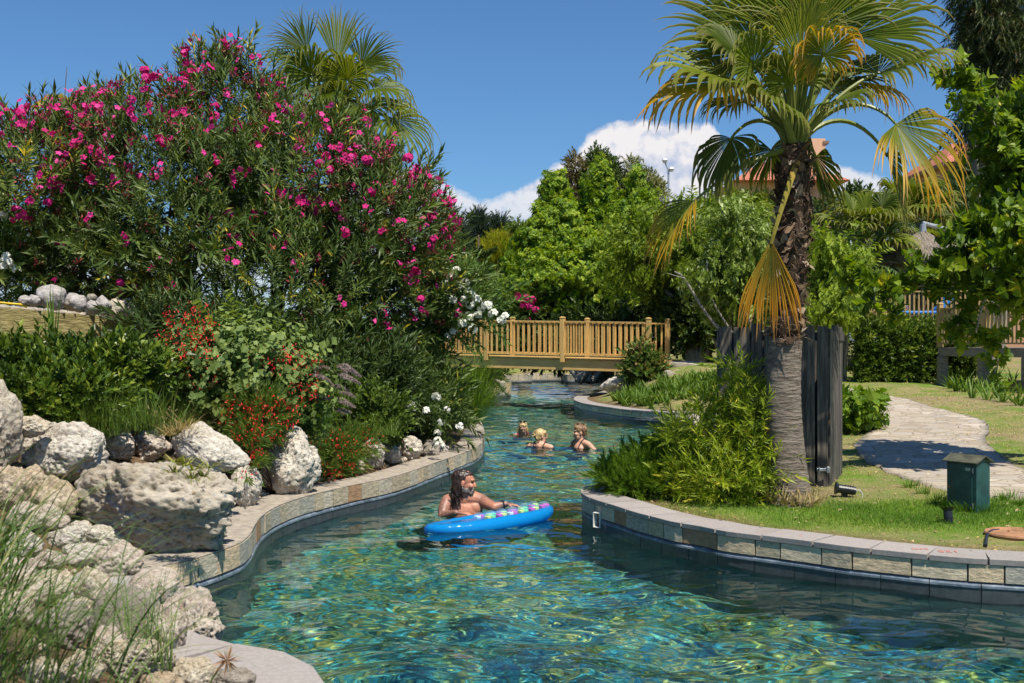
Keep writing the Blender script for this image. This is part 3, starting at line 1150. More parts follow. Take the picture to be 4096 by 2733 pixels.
for o_, z_ in ((0, .7), (0, None), (.34, None), (.34, .7)):
    r_ = base.copy()
    r_[:, :2] += nrm * (o_ + .01) + (nrm * 0)
    r_[:, 2] = z_ if z_ is not None else base[:, 2] + wob
    rows.append(r_)
V = np.concatenate(rows)
i = np.arange(n_ - 1)
Fc = np.concatenate([np.stack([a * n_ + i, bb * n_ + i, bb * n_ + i + 1, a * n_ + i + 1], -1) for a, bb in ((0, 1), (1, 2), (2, 3), (3, 0))])
mb.add(V, Fc); mb.more([(0, n_, 2 * n_, 3 * n_), (n_ - 1, 2 * n_ - 1, 3 * n_ - 1, 4 * n_ - 1)], 0)
mb.build('plastered_body', m_ochre, gw)
mb = MB()
P_ = base[:, :] + np.column_stack([np.tile(nrm * .18, (n_, 1)), np.full(n_, .0)])
for q, rr in zip(P_[::1], np.random.default_rng(3).uniform(.05, .09, n_)):
    Vs, Fs = ico(2)
    mb.add(Vs * (rr * 2.0, rr * 1.6, rr * .55) * (1 + .2 * fbm(Vs * 2 + q[0], 2))[:, None] + q, Fs)
mb.build('mortar_bed', m_cap, gw, smooth=True)
m_yel = plain('yellow_rope', (.75, .5, .03), .6)
mb = MB(); tube(mb, [D(-60, 693, 12.0), D(-20, 694, 12.1), (np.array(D(20, 698, 12.3))), D(46, 700, 12.4), D(62, 706, 12.45)], .014, 6)
tag(mb.build('rope', m_yel), 'yellow rope lying along the top of the ochre wall at the left edge', 'rope')
GS = 'round stones on the ochre wall'
for k, (u, v, hu, hv, d, m_, lab) in enumerate([
    (57, 690, 15, 12, 12.45, 'round', 'small pale stone first from the left on the ochre wall'),
    (80, 692, 13, 15, 12.6, 'round', 'small round stone touching the tallest stone\'s left side on the ochre wall'),
    (118, 684, 32, 31, 12.75, 'round', 'tallest grey stone on the ochre wall'),
    (172, 696, 28, 23, 13.0, 'round', 'wide flat topped stone right of the tallest one on the ochre wall'),
    (211, 685, 13, 10, 13.9, 'grey', 'dark stone peeping from behind the row on the ochre wall'),
    (214, 708, 17, 18, 13.3, 'round', 'smooth low stone in the middle of the row on the ochre wall'),
    (237, 702, 20, 24, 13.5, 'round', 'round stone with a dark dent on the ochre wall'),
    (268, 708, 18, 26, 13.8, 'cream', 'cream elongated stone second from the wall\'s end'),
    (272, 688, 11, 10, 14.5, 'round', 'small stone peeping behind the two last ones on the ochre wall'),
    (296, 709, 18, 25, 14.2, 'round', 'pale rough stone at the right end of the ochre wall'),
]):
    rock(u, v, hu, hv, d, m_, lab, 120 + k, group=GS, sub=4, rough=.8, pits=.4, cuts=5, name='stone', dep=1.0)
# ------------------------------------------------------------------ plants: leaf shapes
def t_diamond(w=.16, fold=.08, drop=.06):
    V = np.array([(0, 0, 0), (.42, w, fold), (.42, -w, fold), (1, 0, -drop), (.5, 0, 0)])
    return V, np.array([(0, 4, 1), (4, 3, 1), (0, 2, 4), (2, 3, 4)])


def t_thin(w=.06, drop=.1):
    V = np.array([(0, 0, 0), (.45, w, .02), (.45, -w, .02), (1, 0, -drop)])
    return V, np.array([(0, 2, 1), (1, 2, 3)])


def t_heart(w=.42):
    """Broad pointed leaf of seven edge points, folded along its midrib."""
    e = [(.02, 0, 0), (-.04, .22, .05), (.18, w, .09), (.48, w * .88, .07), (.78, w * .42, -.01), (1.06, 0, -.12)]
    V = e + [(x, -y, z) for x, y, z in e[1:-1]] + [(.45, 0, -.01)]
    c = len(V) - 1
    r = list(range(6)) + [9, 8, 7, 6]
    return np.array(V, float), np.array([(c, r[k], r[(k + 1) % 10]) for k in range(10)])


def sprig(nw, per, leaf, llen, elev, stem=1.0, rg=None, start=.15, top=True, stemw=.006, sag=0.0, flat=False):
    """Leafy twig along +X, length 1: nw whorls of per leaves."""
    rg = rg or np.random.default_rng(0)
    LV, LF = leaf
    Vs, Fs, rs = [], [], []
    n = 0
    for k in range(nw):
        x = start + (1 - start) * (k / max(1, nw - 1)) * stem
        zc = -sag * x * x
        ph = rg.uniform(0, 2 * PI)
        e = elev * (1.15 - .75 * k / nw) if top else elev
        for j in range(per):
            if flat:
                a = PI / 2 if (j + k) % 2 else -PI / 2
                a += rg.normal(0, .15)
            else:
                a = ph + 2 * PI * j / per + rg.normal(0, .15)
            ee = e + rg.normal(0, .12)
            ax = np.array([math.cos(ee), math.sin(ee) * math.cos(a), math.sin(ee) * math.sin(a)])
            up = np.array([math.sin(ee), -math.cos(ee) * math.cos(a), -math.cos(ee) * math.sin(a)]) if not flat else A(0, 0, 1.)
            M = frames(ax[None], up[None] + rg.normal(0, .15, 3), llen * rg.uniform(.75, 1.15) * (1 if k else .8))[0]
            Vs.append(LV @ M.T + (x, 0, zc))
            Fs.append(LF + n)
            n += len(LV)
            rs.append(np.full(len(LV), rg.normal(0, .16)))
    # twig
    p = np.array([(0, 0, 0), (.5, 0, -.25 * sag), (1, 0, -sag)]) * (stem, 1, 1)
    for o_ in ((0, stemw, 0), (0, 0, stemw)):
        o_ = np.array(o_)
        V = np.concatenate([p - o_, p + o_])
        Vs.append(V)
        Fs.append(np.array([(0, 1, 4), (0, 4, 3), (1, 2, 5), (1, 5, 4)]) + n)
        rs.append(np.full(6, -.3))
        n += 6
    return np.concatenate(Vs), np.concatenate(Fs), np.concatenate(rs)


def blob(u, v, ru, rv, d, dep=None):
    """Ellipsoid covering 2ru x 2rv print pixels at distance d, dep metres deep (half)."""
    s = d / F
    return np.array([*D(u, v, d), ru * s, dep if dep else min(ru, rv) * s, rv * s])


def scatter(blobs, n, rg, inner=.22, lump=.22, shell=.10, cam_bias=True, rej=.72, grow=0.0):
    B = np.array(blobs, float)
    B[:, 3:] = np.maximum(B[:, 3:] * .4, B[:, 3:] - grow)
    area = (B[:, 3] * B[:, 5] + B[:, 3] * B[:, 4] + B[:, 4] * B[:, 5])
    pts, outs = [], []
    got = 0
    while got < n:
        k = rg.choice(len(B), size=n, p=area / area.sum())
        d = unit(rg.normal(size=(n, 3)))
        if cam_bias:        # the side turned away from the garden path gets fewer leaves
            far = d[:, 1] > .35
            ok = ~far | (rg.random(n) < .35)
            k, d = k[ok], d[ok]
        m = len(k)
        rr = 1 + lump * perlin(d * 2.3 + k[:, None] * 7.7) + rg.normal(0, shell, m)
        inn = rg.random(m) < inner
        rr = np.where(inn, rg.uniform(.35, .95, m), rr)
        p = B[k, :3] + d * B[k, 3:] * rr[:, None]
        ok = np.ones(m, bool)
        for j in range(len(B)):
            q = (((p - B[j, :3]) / B[j, 3:]) ** 2).sum(1)
            ok &= (q > rej ** 2) | (k == j) | inn
        o = unit(d / B[k, 3:] * B[k, 3:].mean(1, keepdims=True))
        pts.append(p[ok]); outs.append(o[ok])
        got += int(ok.sum())
    return np.concatenate(pts)[:n], np.concatenate(outs)[:n]


def leafy(mb, P, O, tpls, size, rg, up=.55, jit=.45, rnd=(.5, .2), droop=0.0, svar=.25, clump=1.2):
    """Stamp sprigs at P growing along O bent upwards (or down by droop)."""
    n = len(P)
    ax = unit(O + rg.normal(0, jit, (n, 3)) + A(0, 0, up) - A(0, 0, droop))
    nrm = rg.normal(0, .35, (n, 3)) + A(0, 0, 1.0)
    s = size * np.exp(rg.normal(0, svar, n))
    tone = np.clip(rnd[0] + rnd[1] * (.7 * rg.normal(size=n) + 1.1 * perlin(P * clump + 3.3)), 0, 1)
    which = rg.integers(0, len(tpls), n)
    for w in range(len(tpls)):
        m = which == w
        if m.any():
            TV, TF, TR = tpls[w]
            stamp(mb, TV, TF, frames(ax[m], nrm[m], s[m]), P[m], tone[m], tr=TR)


m_bark = plain('brown_bark', (.14, .10, .07), .9, var=.4, scale=25, bmp=.6, stretch=(1, 1, .25))
m_barkg = plain('grey_bark', (.22, .20, .17), .9, var=.35, scale=20, bmp=.6, stretch=(1, 1, .25))


def limbs(mb, base, blobs, r0, rg, n_extra=2, wig=.12):
    base = np.array(base, float)
    for B in blobs:
        for q in range(1 + n_extra):
            tgt = B[:3] + (rg.normal(0, .35, 3) * B[3:] if q else 0)
            n = 8
            k = np.linspace(0, 1, n)[:, None]
            st = base + rg.normal(0, r0 * .8, 3) * (1, 1, 0)
            mid = st * (1 - k) + tgt * k
            mid[:, 2] += (np.sin(k[:, 0] * PI)) * .08 * np.linalg.norm(tgt - st)
            mid[1:-1] += rg.normal(0, wig * .3 * np.linalg.norm(tgt - st) / 4, (n - 2, 3))
            tube(mb, mid, r0 * np.linspace(1, .22, n) * (1 if q == 0 else .6), 6, cap=False)


def trimmed(P, O, line, margin):
    """Keep twigs below a crown outline given in print pixels."""
    line = np.array(line, float)
    u = CU + P[:, 0] * F / P[:, 1]
    v = CV - (P[:, 2] - H) * F / P[:, 1]
    ok = v > np.interp(u, line[:, 0], line[:, 1]) + margin * F / P[:, 1]
    return P[ok], O[ok]


def plant(name, label, cat, base, blobs, tpls, n, size, material, seed, trunk=.05, bark=None, stems=1, group=None, part='foliage', sc=None, trim=None, **kw):
    rg = np.random.default_rng(seed)
    P, O = scatter(blobs, n, rg, **{**dict(grow=.55 * size), **(sc or {})})
    if trim:
        P, O = trimmed(P, O, trim, .7 * size)
    o = thing(name, base, label, cat, group)
    mb = MB()
    leafy(mb, P, O, tpls, size, rg, **kw)
    f = mb.build(part, material, o)
    if trunk:
        mb = MB()
        limbs(mb, base, blobs, trunk, rg, stems)
        mb.build('trunk' if part == 'crown' else 'stems', bark or m_bark, o, smooth=True)
    return o, P, O


def gbase(u, v_or_d, d=None):
    """Ground point under print column u at distance d."""
    x = (u - CU) * v_or_d / F
    return (x, v_or_d, float(ground_z([(x, v_or_d)])[0]))


RT = np.random.default_rng
T_lance = [sprig(8, 3, t_diamond(.095, .03, .10), .30, .95, rg=RT(k)) for k in range(5)]
T_small = [sprig(6, 2, t_diamond(.24, .08, .05), .34, .9, rg=RT(10 + k)) for k in range(4)]
T_maple = [sprig(4, 3, t_diamond(.40, .12, .18), .55, 1.15, rg=RT(20 + k), top=False) for k in range(4)]
T_heart = [sprig(5, 2, t_heart(), .42, 1.0, rg=RT(30 + k), top=False, flat=k % 2 == 0, stemw=.008) for k in range(5)]
T_fern = [sprig(15, 2, t_thin(.17, .05), .21, 1.25, rg=RT(40 + k), top=False, flat=True, sag=.25) for k in range(3)]
T_tuft = [sprig(7, 4, t_thin(.055, .02), .42, .55, rg=RT(50 + k)) for k in range(4)]
T_droop = [sprig(8, 2, t_thin(.07, .15), .34, .5, rg=RT(60 + k)) for k in range(4)]
T_bamboo = [sprig(5, 2, t_diamond(.075, .02, .12), .55, .75, rg=RT(70 + k)) for k in range(4)]

M_ole = leafmat('oleander_leaves', [(0, (.045, .075, .018)), (.35, (.07, .115, .024)), (.65, (.125, .18, .036)), (.86, (.22, .26, .06)), (.94, (.48, .38, .03)), (1, (.62, .46, .03))], rough=.38, trans=.22)
M_olew = leafmat('white_oleander_leaves', [(0, (.05, .10, .02)), (.4, (.09, .17, .035)), (.8, (.17, .25, .06)), (1, (.32, .34, .10))], rough=.38, trans=.25)
M_maple = leafmat('bright_green_maple_leaves', [(0, (.06, .13, .008)), (.4, (.15, .25, .012)), (.75, (.25, .35, .018)), (1, (.37, .44, .035))], rough=.45, trans=.40)
M_feather = leafmat('feathery_mid_green_leaves', [(0, (.08, .13, .010)), (.5, (.17, .25, .018)), (1, (.29, .37, .03))], rough=.5, trans=.38)
M_darkc = leafmat('dark_conifer_needles', [(0, (.012, .028, .014)), (.5, (.026, .052, .024)), (1, (.05, .08, .032))], rough=.6, trans=.1)
M_thuja = leafmat('golden_conifer_needles', [(0, (.10, .13, .01)), (.5, (.28, .30, .012)), (1, (.50, .46, .02))], rough=.5, trans=.3)
M_mid = leafmat('mid_green_leaves', [(0, (.04, .07, .012)), (.5, (.09, .145, .022)), (1, (.17, .24, .035))], rough=.42, trans=.3)
M_darkg = leafmat('dark_green_leaves', [(0, (.022, .045, .010)), (.5, (.055, .095, .016)), (1, (.12, .17, .03))], rough=.42, trans=.22)
M_silver = leafmat('silvery_green_leaves', [(0, (.10, .15, .02)), (.5, (.20, .28, .04)), (.85, (.30, .38, .10)), (1, (.52, .56, .34))], rough=.55, trans=.25)
M_cream = leafmat('cream_flowering_leaves', [(0, (.05, .08, .02)), (.45, (.12, .15, .04)), (.7, (.40, .38, .16)), (1, (.62, .58, .32))], rough=.5, trans=.25)
M_rust = leafmat('thin_rusty_leaves', [(0, (.10, .08, .03)), (.5, (.16, .14, .05)), (1, (.28, .20, .09))], rough=.5, trans=.25)
M_euc = leafmat('drooping_gum_leaves', [(0, (.03, .05, .02)), (.5, (.07, .10, .035)), (.85, (.13, .15, .06)), (1, (.22, .14, .08))], rough=.4, trans=.2)
M_mul = leafmat('glossy_mulberry_leaves', [(0, (.06, .12, .008)), (.45, (.14, .23, .013)), (.82, (.25, .34, .02)), (.97, (.36, .40, .03)), (1, (.60, .48, .02))], rough=.42, spec=.35, trans=.42)
M_hedge = leafmat('glossy_hedge_leaves', [(0, (.03, .058, .008)), (.5, (.075, .13, .014)), (.85, (.17, .23, .025)), (1, (.28, .32, .04))], rough=.28, trans=.25)
M_bam = leafmat('yellow_green_bamboo_leaves', [(0, (.10, .16, .012)), (.45, (.23, .32, .02)), (.85, (.40, .46, .035)), (1, (.66, .56, .06))], rough=.4, trans=.40)
M_grass = leafmat('green_grass_blades', [(0, (.05, .10, .012)), (.5, (.11, .19, .025)), (.85, (.20, .27, .05)), (1, (.42, .38, .12))], rough=.45, trans=.35)
M_dry = leafmat('dry_straw', [(0, (.22, .15, .06)), (.5, (.42, .31, .14)), (1, (.60, .48, .25))], rough=.7, trans=.25)
M_red = leafmat('scarlet_petals', [(0, (.55, .01, .02)), (.5, (.80, .03, .03)), (1, (.90, .10, .06))], rough=.5, trans=.3, tcol=(1, .6, .6))
M_pink = leafmat('magenta_petals', [(0, (.42, .004, .10)), (.5, (.68, .012, .23)), (1, (.84, .09, .38))], rough=.55, trans=.3, tcol=(1, .7, .9))
M_white = leafmat('white_petals', [(0, (.78, .78, .66)), (1, (.90, .90, .86))], rough=.6, trans=.3, tcol=(1, 1, .9))
M_bud = leafmat('dark_red_buds', [(0, (.12, .012, .02)), (.6, (.26, .025, .045)), (1, (.40, .10, .07))], rough=.6, trans=.1)
M_plume = leafmat('purplish_grass_plume', [(0, (.26, .19, .18)), (1, (.50, .40, .37))], rough=.8, trans=.2, tcol=(1, .9, .9))

# ------------------------------------------------------------------ flowers
def floret(rg, petals=5, r=1.0):
    Vs, Fs, n = [], [], 0
    ph = rg.uniform(0, 6)
    for k in range(petals):
        a = ph + 2 * PI * k / petals
        c, s = math.cos(a), math.sin(a)
        R_ = np.array([(c, -s, 0), (s, c, 0), (0, 0, 1)])
        V = np.array([(0, 0, 0), (.55, .42, .18), (1.0, .30, .12), (1.05, -.1, .02), (.6, -.38, .2)]) * r
        Vs.append(V @ R_.T); Fs.append(np.array([(0, 1, 4), (1, 2, 4), (2, 3, 4)]) + n); n += 5
    return np.concatenate(Vs), np.concatenate(Fs)


def cluster_mesh(name, material, n, r, fr, seed):
    rg = np.random.default_rng(seed)
    mb = MB()
    for k in range(n):
        V, Fc = floret(rg)
        d = unit(rg.normal(size=3) + A(0, -.3, .4))
        M = frames(np.cross(d, rg.normal(size=3))[None], d[None], fr * rg.uniform(.8, 1.2))
        stamp(mb, V, Fc, M, (d * r * rg.uniform(.5, 1.0))[None], rg.random())
    o = mb.build(name, material)
    me = o.data
    bpy.data.objects.remove(o)
    return me


def put(me, name, parent, P, s=1.0, rz=0.0, tilt=0.0):
    o = bpy.data.objects.new(name, me)
    COL.objects.link(o)
    o.parent = parent
    o.matrix_parent_inverse = Matrix.Translation(-parent.location)
    o.location = P
    o.scale = (s, s, s)
    o.rotation_euler = (tilt, 0, rz)
    return o


# ------------------------------------------------------------------ the great pink oleander
rg = RT(100)
OB = [blob(120, 460, 150, 170, 15.2, 1.2), blob(330, 410, 200, 165, 16.2, 1.4), blob(520, 345, 140, 140, 16.8, 1.2), blob(420, 540, 250, 210, 15.6, 1.5),
      blob(690, 445, 180, 150, 16.2, 1.4), blob(850, 550, 160, 150, 16.0, 1.2), blob(640, 680, 260, 170, 15.4, 1.4), blob(880, 700, 150, 180, 16.4, 1.2),
      blob(250, 620, 170, 100, 15.0, .9), blob(960, 570, 70, 130, 17.3, .9), blob(800, 890, 150, 110, 15.6, .8), blob(600, 880, 150, 90, 14.6, .7), blob(30, 560, 70, 110, 15.4, .7), blob(930, 850, 80, 110, 17.2, .6)]
obase = gbase(560, 16.4)
ole = thing('oleander', obase, 'huge oleander with magenta flowers filling the left bank', 'shrub')
P, O = scatter(OB, 6400, rg, inner=.16, lump=.30, shell=.09, grow=.2)
# looser shoots rising from the crown
shoots = [(150, 190, 60, 60, 15), (205, 215, 50, 40, 15), (70, 245, 60, 45, 15), (20, 350, 60, 50, 15.2), (530, 115, 28, 45, 16.8), (475, 160, 40, 45, 16.8), (575, 170, 45, 55, 16.8), (400, 175, 40, 45, 16.8),
          (340, 190, 45, 30, 16.4), (640, 260, 50, 40, 16.6), (820, 340, 55, 40, 16.6), (920, 390, 45, 40, 16.8), (1010, 430, 45, 40, 17.4), (1025, 500, 30, 60, 17.5), (1040, 620, 25, 70, 17.6), (745, 285, 50, 30, 16.5), (455, 200, 70, 50, 16.8), (620, 215, 40, 40, 16.8)]
for u, v, ru, rv, d in shoots:
    p, o = scatter([blob(u, v, ru, rv, d)], 46, rg, inner=.6)
    P = np.vstack([P, p]); O = np.vstack([O, unit(o * .6 + A(0, 0, .7))])
OLT = [(-200, 320), (0, 295), (70, 250), (110, 222), (150, 180), (205, 195), (250, 205), (310, 185), (370, 150), (450, 118), (520, 88), (560, 100), (600, 145), (640, 205), (700, 225), (780, 238), (850, 290), (920, 350), (985, 405), (1008, 425), (1018, 450), (1028, 640), (1060, 900), (1090, 1200)]
P, O = trimmed(P, O, OLT, .36)
mb = MB()
leafy(mb, P, O, T_lance, .40, rg, up=.6, jit=.35, rnd=(.42, .20), clump=.9)
mb.build('foliage', M_ole, ole)
mb = MB()
limbs(mb, np.array(obase) - (1.4, 0, .1), OB[:4], .06, rg, 4)
limbs(mb, np.array(obase) + (.3, -.3, -.1), OB[4:9], .055, rg, 5)
limbs(mb, np.array(obase) - (3.0, .3, .1), OB[:2], .05, rg, 3)
for u, v, ru, rv, d in shoots:
    B = blob(u, v, ru, rv, d)
    tube(mb, [B[:3] - (0, 0, B[5] * 2.6), B[:3] - (.02, 0, B[5]), B[:3] + (.02, 0, B[5] * .6)], [.014, .009, .004], 5, cap=False)
mb.build('stems', m_bark, ole, smooth=True)
PK = [cluster_mesh('blossom', M_pink, n_, .07, .042, 200 + k) for k, n_ in enumerate((14, 10, 7, 4))]
# flower heads sit on outer twigs; more of them along the sunny upper left and the right-hand edge
uu = CU + P[:, 0] * F / P[:, 1]
vv = CV - (P[:, 2] - H) * F / P[:, 1]
front = (O[:, 1] < .25)
dens = .10 + 1.3 * np.exp(-(((uu - 210) / 150) ** 2 + ((vv - 350) / 90) ** 2)) + .8 * np.exp(-(((uu - 480) / 140) ** 2 + ((vv - 210) / 90) ** 2)) + 1.2 * np.exp(-(((uu - 1000) / 70) ** 2 + ((vv - 470) / 110) ** 2)) \
    + .75 * np.exp(-(((uu - 790) / 110) ** 2 + ((vv - 380) / 90) ** 2)) + .5 * np.exp(-(((uu - 60) / 80) ** 2 + ((vv - 450) / 120) ** 2)) + .25 * np.exp(-(((uu - 700) / 200) ** 2 + ((vv - 520) / 100) ** 2)) + .35 * np.exp(-(((uu - 960) / 60) ** 2 + ((vv - 640) / 90) ** 2))
dens = dens * front * (vv < 760)
sel = rg.choice(len(P), 100, replace=False, p=dens / dens.sum())
for k in sel:
    put(PK[int(rg.choice(4, p=(.3, .3, .25, .15)))], 'blossom', ole, P[k] + O[k] * .34 + A(0, -.16, .16), rg.uniform(.62, 1.1), rg.uniform(0, 6))
mb = MB()
rest = rg.choice(len(P), 620, replace=False, p=dens / dens.sum())
for k in rest:
    for q in range(int(rg.integers(2, 5))):
        V, Fc = floret(rg)
        stamp(mb, V, Fc, frames(rg.normal(size=(1, 3)), (unit(O[k] + rg.normal(0, .4, 3)))[None], .042), (P[k] + O[k] * .34 + A(0, -.14, .14) + rg.normal(0, .045, 3))[None], rg.random())
bl = mb.build('blossom', M_pink, ole)
bl['kind'] = 'stuff'
# dark red bud sprays
mb = MB()
LV, LF = t_thin(.16, .0)
bsel = rg.choice(len(P), 900, p=(dens + .13 * front) / (dens + .13 * front).sum())
cen = P[bsel] + O[bsel] * .30 + A(0, -.08, .12)
for q in range(15):
    dd = unit(rg.normal(size=(900, 3)) + A(0, -.1, .9))
    stamp(mb, LV, LF, frames(dd, rg.normal(size=(900, 3)), .05 * rg.uniform(.6, 1.3, 900)), cen + dd * rg.uniform(.0, .07, (900, 1)), rg.random(900))
bd = mb.build('buds', M_bud, ole)
bd['kind'] = 'stuff'

# white oleanders
WK = [cluster_mesh('blossom', M_white, n_, .055, .036, 220 + k) for k, n_ in enumerate((10, 7, 4))]


def flowering(name, label, base, blobs, n, size, mt, spots, kinds, seed, group=None, tp=None, trunk=.03, ks=1.0):
    o, P, O = plant(name, label, 'shrub', base, blobs, tp or T_lance, n, size, mt, seed, trunk=trunk, group=group)
    rg = RT(seed + 1)
    for (u, v, d) in spots:
        put(kinds[int(rg.integers(len(kinds)))], 'blossom', o, D(u, v, d), rg.uniform(.8, 1.25) * ks, rg.uniform(0, 6))
    return o


GWO = 'white flowering oleanders on the left bank'
flowering('oleander', 'white oleander leaning out over the water towards the bridge', gbase(960, 19.0), [blob(1062, 692, 52, 62, 16.4, .5), blob(1025, 740, 45, 55, 16.4, .5), blob(1110, 718, 36, 22, 16.5, .3), blob(1048, 645, 26, 36, 16.4, .3)], 330, .36, M_olew,
          [(1066, 688, 15.9), (1080, 700, 15.9), (1094, 690, 15.9), (1078, 676, 15.9), (1040, 640, 15.9), (1046, 622, 15.9), (1102, 712, 15.9), (1118, 704, 15.9), (1130, 722, 15.9), (1160, 728, 15.9), (1152, 733, 15.9), (1040, 762, 15.9), (1028, 772, 15.9), (1062, 745, 15.9), (1075, 730, 15.9), (1050, 718, 15.9), (1024, 655, 15.9), (1096, 726, 15.9), (1058, 660, 15.9), (1070, 650, 15.9), (1035, 690, 15.9), (1085, 755, 15.9)], WK, 301, GWO, ks=1.15)
flowering('oleander', 'low white oleander overhanging the row of rocks on the pool wall', gbase(960, 16.6), [blob(985, 945, 80, 60, 15.4, .4), blob(930, 930, 60, 50, 15.4, .4), blob(1000, 985, 34, 34, 15.0, .25)], 330, .36, M_ole,
          [(941, 931, 14.0), (1001, 914, 14.0), (946, 938, 14.0), (1055, 978, 14.0), (1005, 995, 14.0), (1003, 1012, 14.0), (1012, 968, 14.0), (978, 945, 14.0), (1026, 940, 14.0), (1007, 1024, 14.0)], WK, 303, GWO)
flowering('oleander', 'white flowering oleander at the photo\'s left edge behind the ochre wall', gbase(20, 15), [blob(10, 620, 70, 60, 14.6, .5), blob(60, 660, 80, 45, 14.8, .5), blob(-40, 560, 60, 60, 14.6, .5)], 330, .36, M_olew,
          [(8, 596, 14.1), (18, 604, 14.1), (2, 612, 14.1), (30, 612, 14.1), (5, 500, 14.1), (38, 622, 14.1), (14, 590, 14.1)], WK, 305, GWO)
flowering('oleander', 'far magenta flowering bush seen beyond the bridge rail', gbase(1225, 40), [blob(1212, 690, 34, 34, 39, .6), blob(1225, 720, 20, 40, 39, .5)], 160, .5, M_mid,
          [(1193, 690, 38.2), (1206, 684, 38.2), (1222, 690, 38.2), (1214, 704, 38.2), (1229, 712, 38.2), (1200, 700, 38.2), (1212, 736, 38.2), (1190, 682, 38.2)], PK[:3], 307, ks=1.7)
# ------------------------------------------------------------------ timber, metal and the like
def woodmat(name, stops, grain=(1, 1, 1), rough=.7, knots=True, sc=6):
    m, t, b = mat(name)
    g_ = tnoise(t, sc, 7, .65, stretch=grain)
    c = ramp(t, g_, stops)
    c = mixrgb(t, .55, c, ramp(t, attr(t, 'rnd'), [(0, (.72, .72, .74)), (1, (1.22, 1.18, 1.1))]), 'MULTIPLY')
    if knots:
        kn = tvor(t, 3.0)
        c = mixrgb(t, ramp(t, kn, [(.035, (.8, .8, .8)), (.06, (0, 0, 0))]), c, (.18, .09, .03))
    t.links.new(c, b.inputs['Base Color'])
    b.inputs['Roughness'].default_value = rough
    bump(t, b, g_, .4, .006)
    return m


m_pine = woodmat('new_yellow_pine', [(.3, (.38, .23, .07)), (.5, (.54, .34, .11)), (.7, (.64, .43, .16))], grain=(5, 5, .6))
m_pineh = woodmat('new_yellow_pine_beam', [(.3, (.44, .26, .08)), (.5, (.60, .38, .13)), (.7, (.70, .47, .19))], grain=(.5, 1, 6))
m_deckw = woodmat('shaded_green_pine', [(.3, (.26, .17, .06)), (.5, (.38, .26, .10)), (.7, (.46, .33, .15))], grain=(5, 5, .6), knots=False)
m_old = woodmat('weathered_dark_timber', [(.3, (.025, .021, .018)), (.5, (.075, .066, .058)), (.7, (.20, .17, .14))], grain=(9, 9, .5), knots=True, sc=4)
m_oldb = woodmat('weathered_grey_beam', [(.3, (.10, .085, .07)), (.5, (.19, .16, .135)), (.7, (.28, .25, .21))], grain=(1, 1, 7), knots=False)
m_steel = plain('galvanised_steel', (.42, .45, .48), .4, metal=.6)
m_black = plain('black_plastic', (.012, .014, .018), .4)


def post(mb, p, z0, z1, w, rnd, cap=True):
    box(mb, (p[0], p[1], (z0 + z1 - (.05 if cap else 0)) / 2), (w, w, z1 - z0 - (.05 if cap else 0)), rz=post.rz, rnd=rnd, bev=.006)
    if cap:
        box(mb, (p[0], p[1], z1 - .036), (w * 1.13, w * 1.13, .026), rz=post.rz, rnd=rnd, bev=.004)
        box(mb, (p[0], p[1], z1 - .011), (w * 1.06, w * 1.06, .022), rz=post.rz, rnd=rnd, taper=.35)
post.rz = 0.0


def railing(root, a, b, za, zb, h, posts, nb, rg, wood, pw=.12, ends=True, low=0.06, over=0.0):
    """Rail with posts (fractions along a-b), balusters and two rails, as parts of root."""
    a, b = np.array(a, float), np.array(b, float)
    dv = b - a
    ang = math.atan2(dv[1], dv[0])
    post.rz = ang
    at = lambda f: (a[0] + dv[0] * f, a[1] + dv[1] * f)
    zz = lambda f: za + (zb - za) * f
    for f in posts:
        mb = MB(); post(mb, at(f), zz(f) - over, zz(f) + h, pw, rg.random()); mb.build('post', wood, root)
    ps = sorted(posts)
    for f0, f1 in zip(ps[:-1], ps[1:]):
        ln = np.linalg.norm(dv) * (f1 - f0)
        e = pw * .5 / np.linalg.norm(dv)
        p0, p1 = at(f0 + e), at(f1 - e)
        mb = MB(); bar(mb, (*p0, zz(f0) + h - .14), (*p1, zz(f1) + h - .14), .085, .036, rnd=rg.random(), bev=.004); mb.build('top_rail', wood, root)
        mb = MB(); bar(mb, (*p0, zz(f0) + low + .03), (*p1, zz(f1) + low + .03), .07, .036, rnd=rg.random(), bev=.004); mb.build('bottom_rail', wood, root)
        n = max(2, int(round(ln / nb)))
        for k in range(1, n):
            f = f0 + (f1 - f0) * k / n
            x, y = at(f)
            mb = MB()
            box(mb, (x, y, zz(f) + (low + .048 + h - .158) / 2), (.042, .03, h - .158 - low - .048), rz=ang, rnd=rg.random())
            mb.build('baluster', wood, root)


# ---- footbridge
rg = RT(400)
N1, N3 = np.array([-.67, 31.6]), np.array([3.61, 29.8])
dN = unit(N3 - N1); wv = np.array([.66, 1.57])
N0 = N1 - dN * 2.35
zd = lambda p: 1.335 - .0185 * float((np.asarray(p)[:2] - N1) @ dN)
br = thing('footbridge', (1.4, 30.7, .3), 'new pine footbridge with square baluster rails crossing the pool', 'bridge')
for off, nm in ((0, 0), (1, 1)):
    s0, s1 = N0 + wv * off, N3 + dN * .55 + wv * off
    mb = MB()
    kk = np.linspace(0, 1, 5)
    bar(mb, (*s0, zd(s0) - .17), (*s1, zd(s1) - .17), .09, .29, rnd=.5, bev=.008)
    mb.build('beam', m_pineh, br)
mb = MB()
tot = np.linalg.norm(N3 - N0) + .5
n = int(tot / .145)
for k in range(n):
    p = N0 + dN * (.07 + k * .145) + wv * .5
    box(mb, (*p, zd(p) - .005), (.138, 1.86, .034), rz=math.atan2(dN[1], dN[0]), rnd=rg.random())
mb.build('deck_boards', m_pine, br)
o_ = -unit(wv) * .11
e0, e3 = N0 + o_, N3 + o_
Lr = np.linalg.norm(e3 - e0)
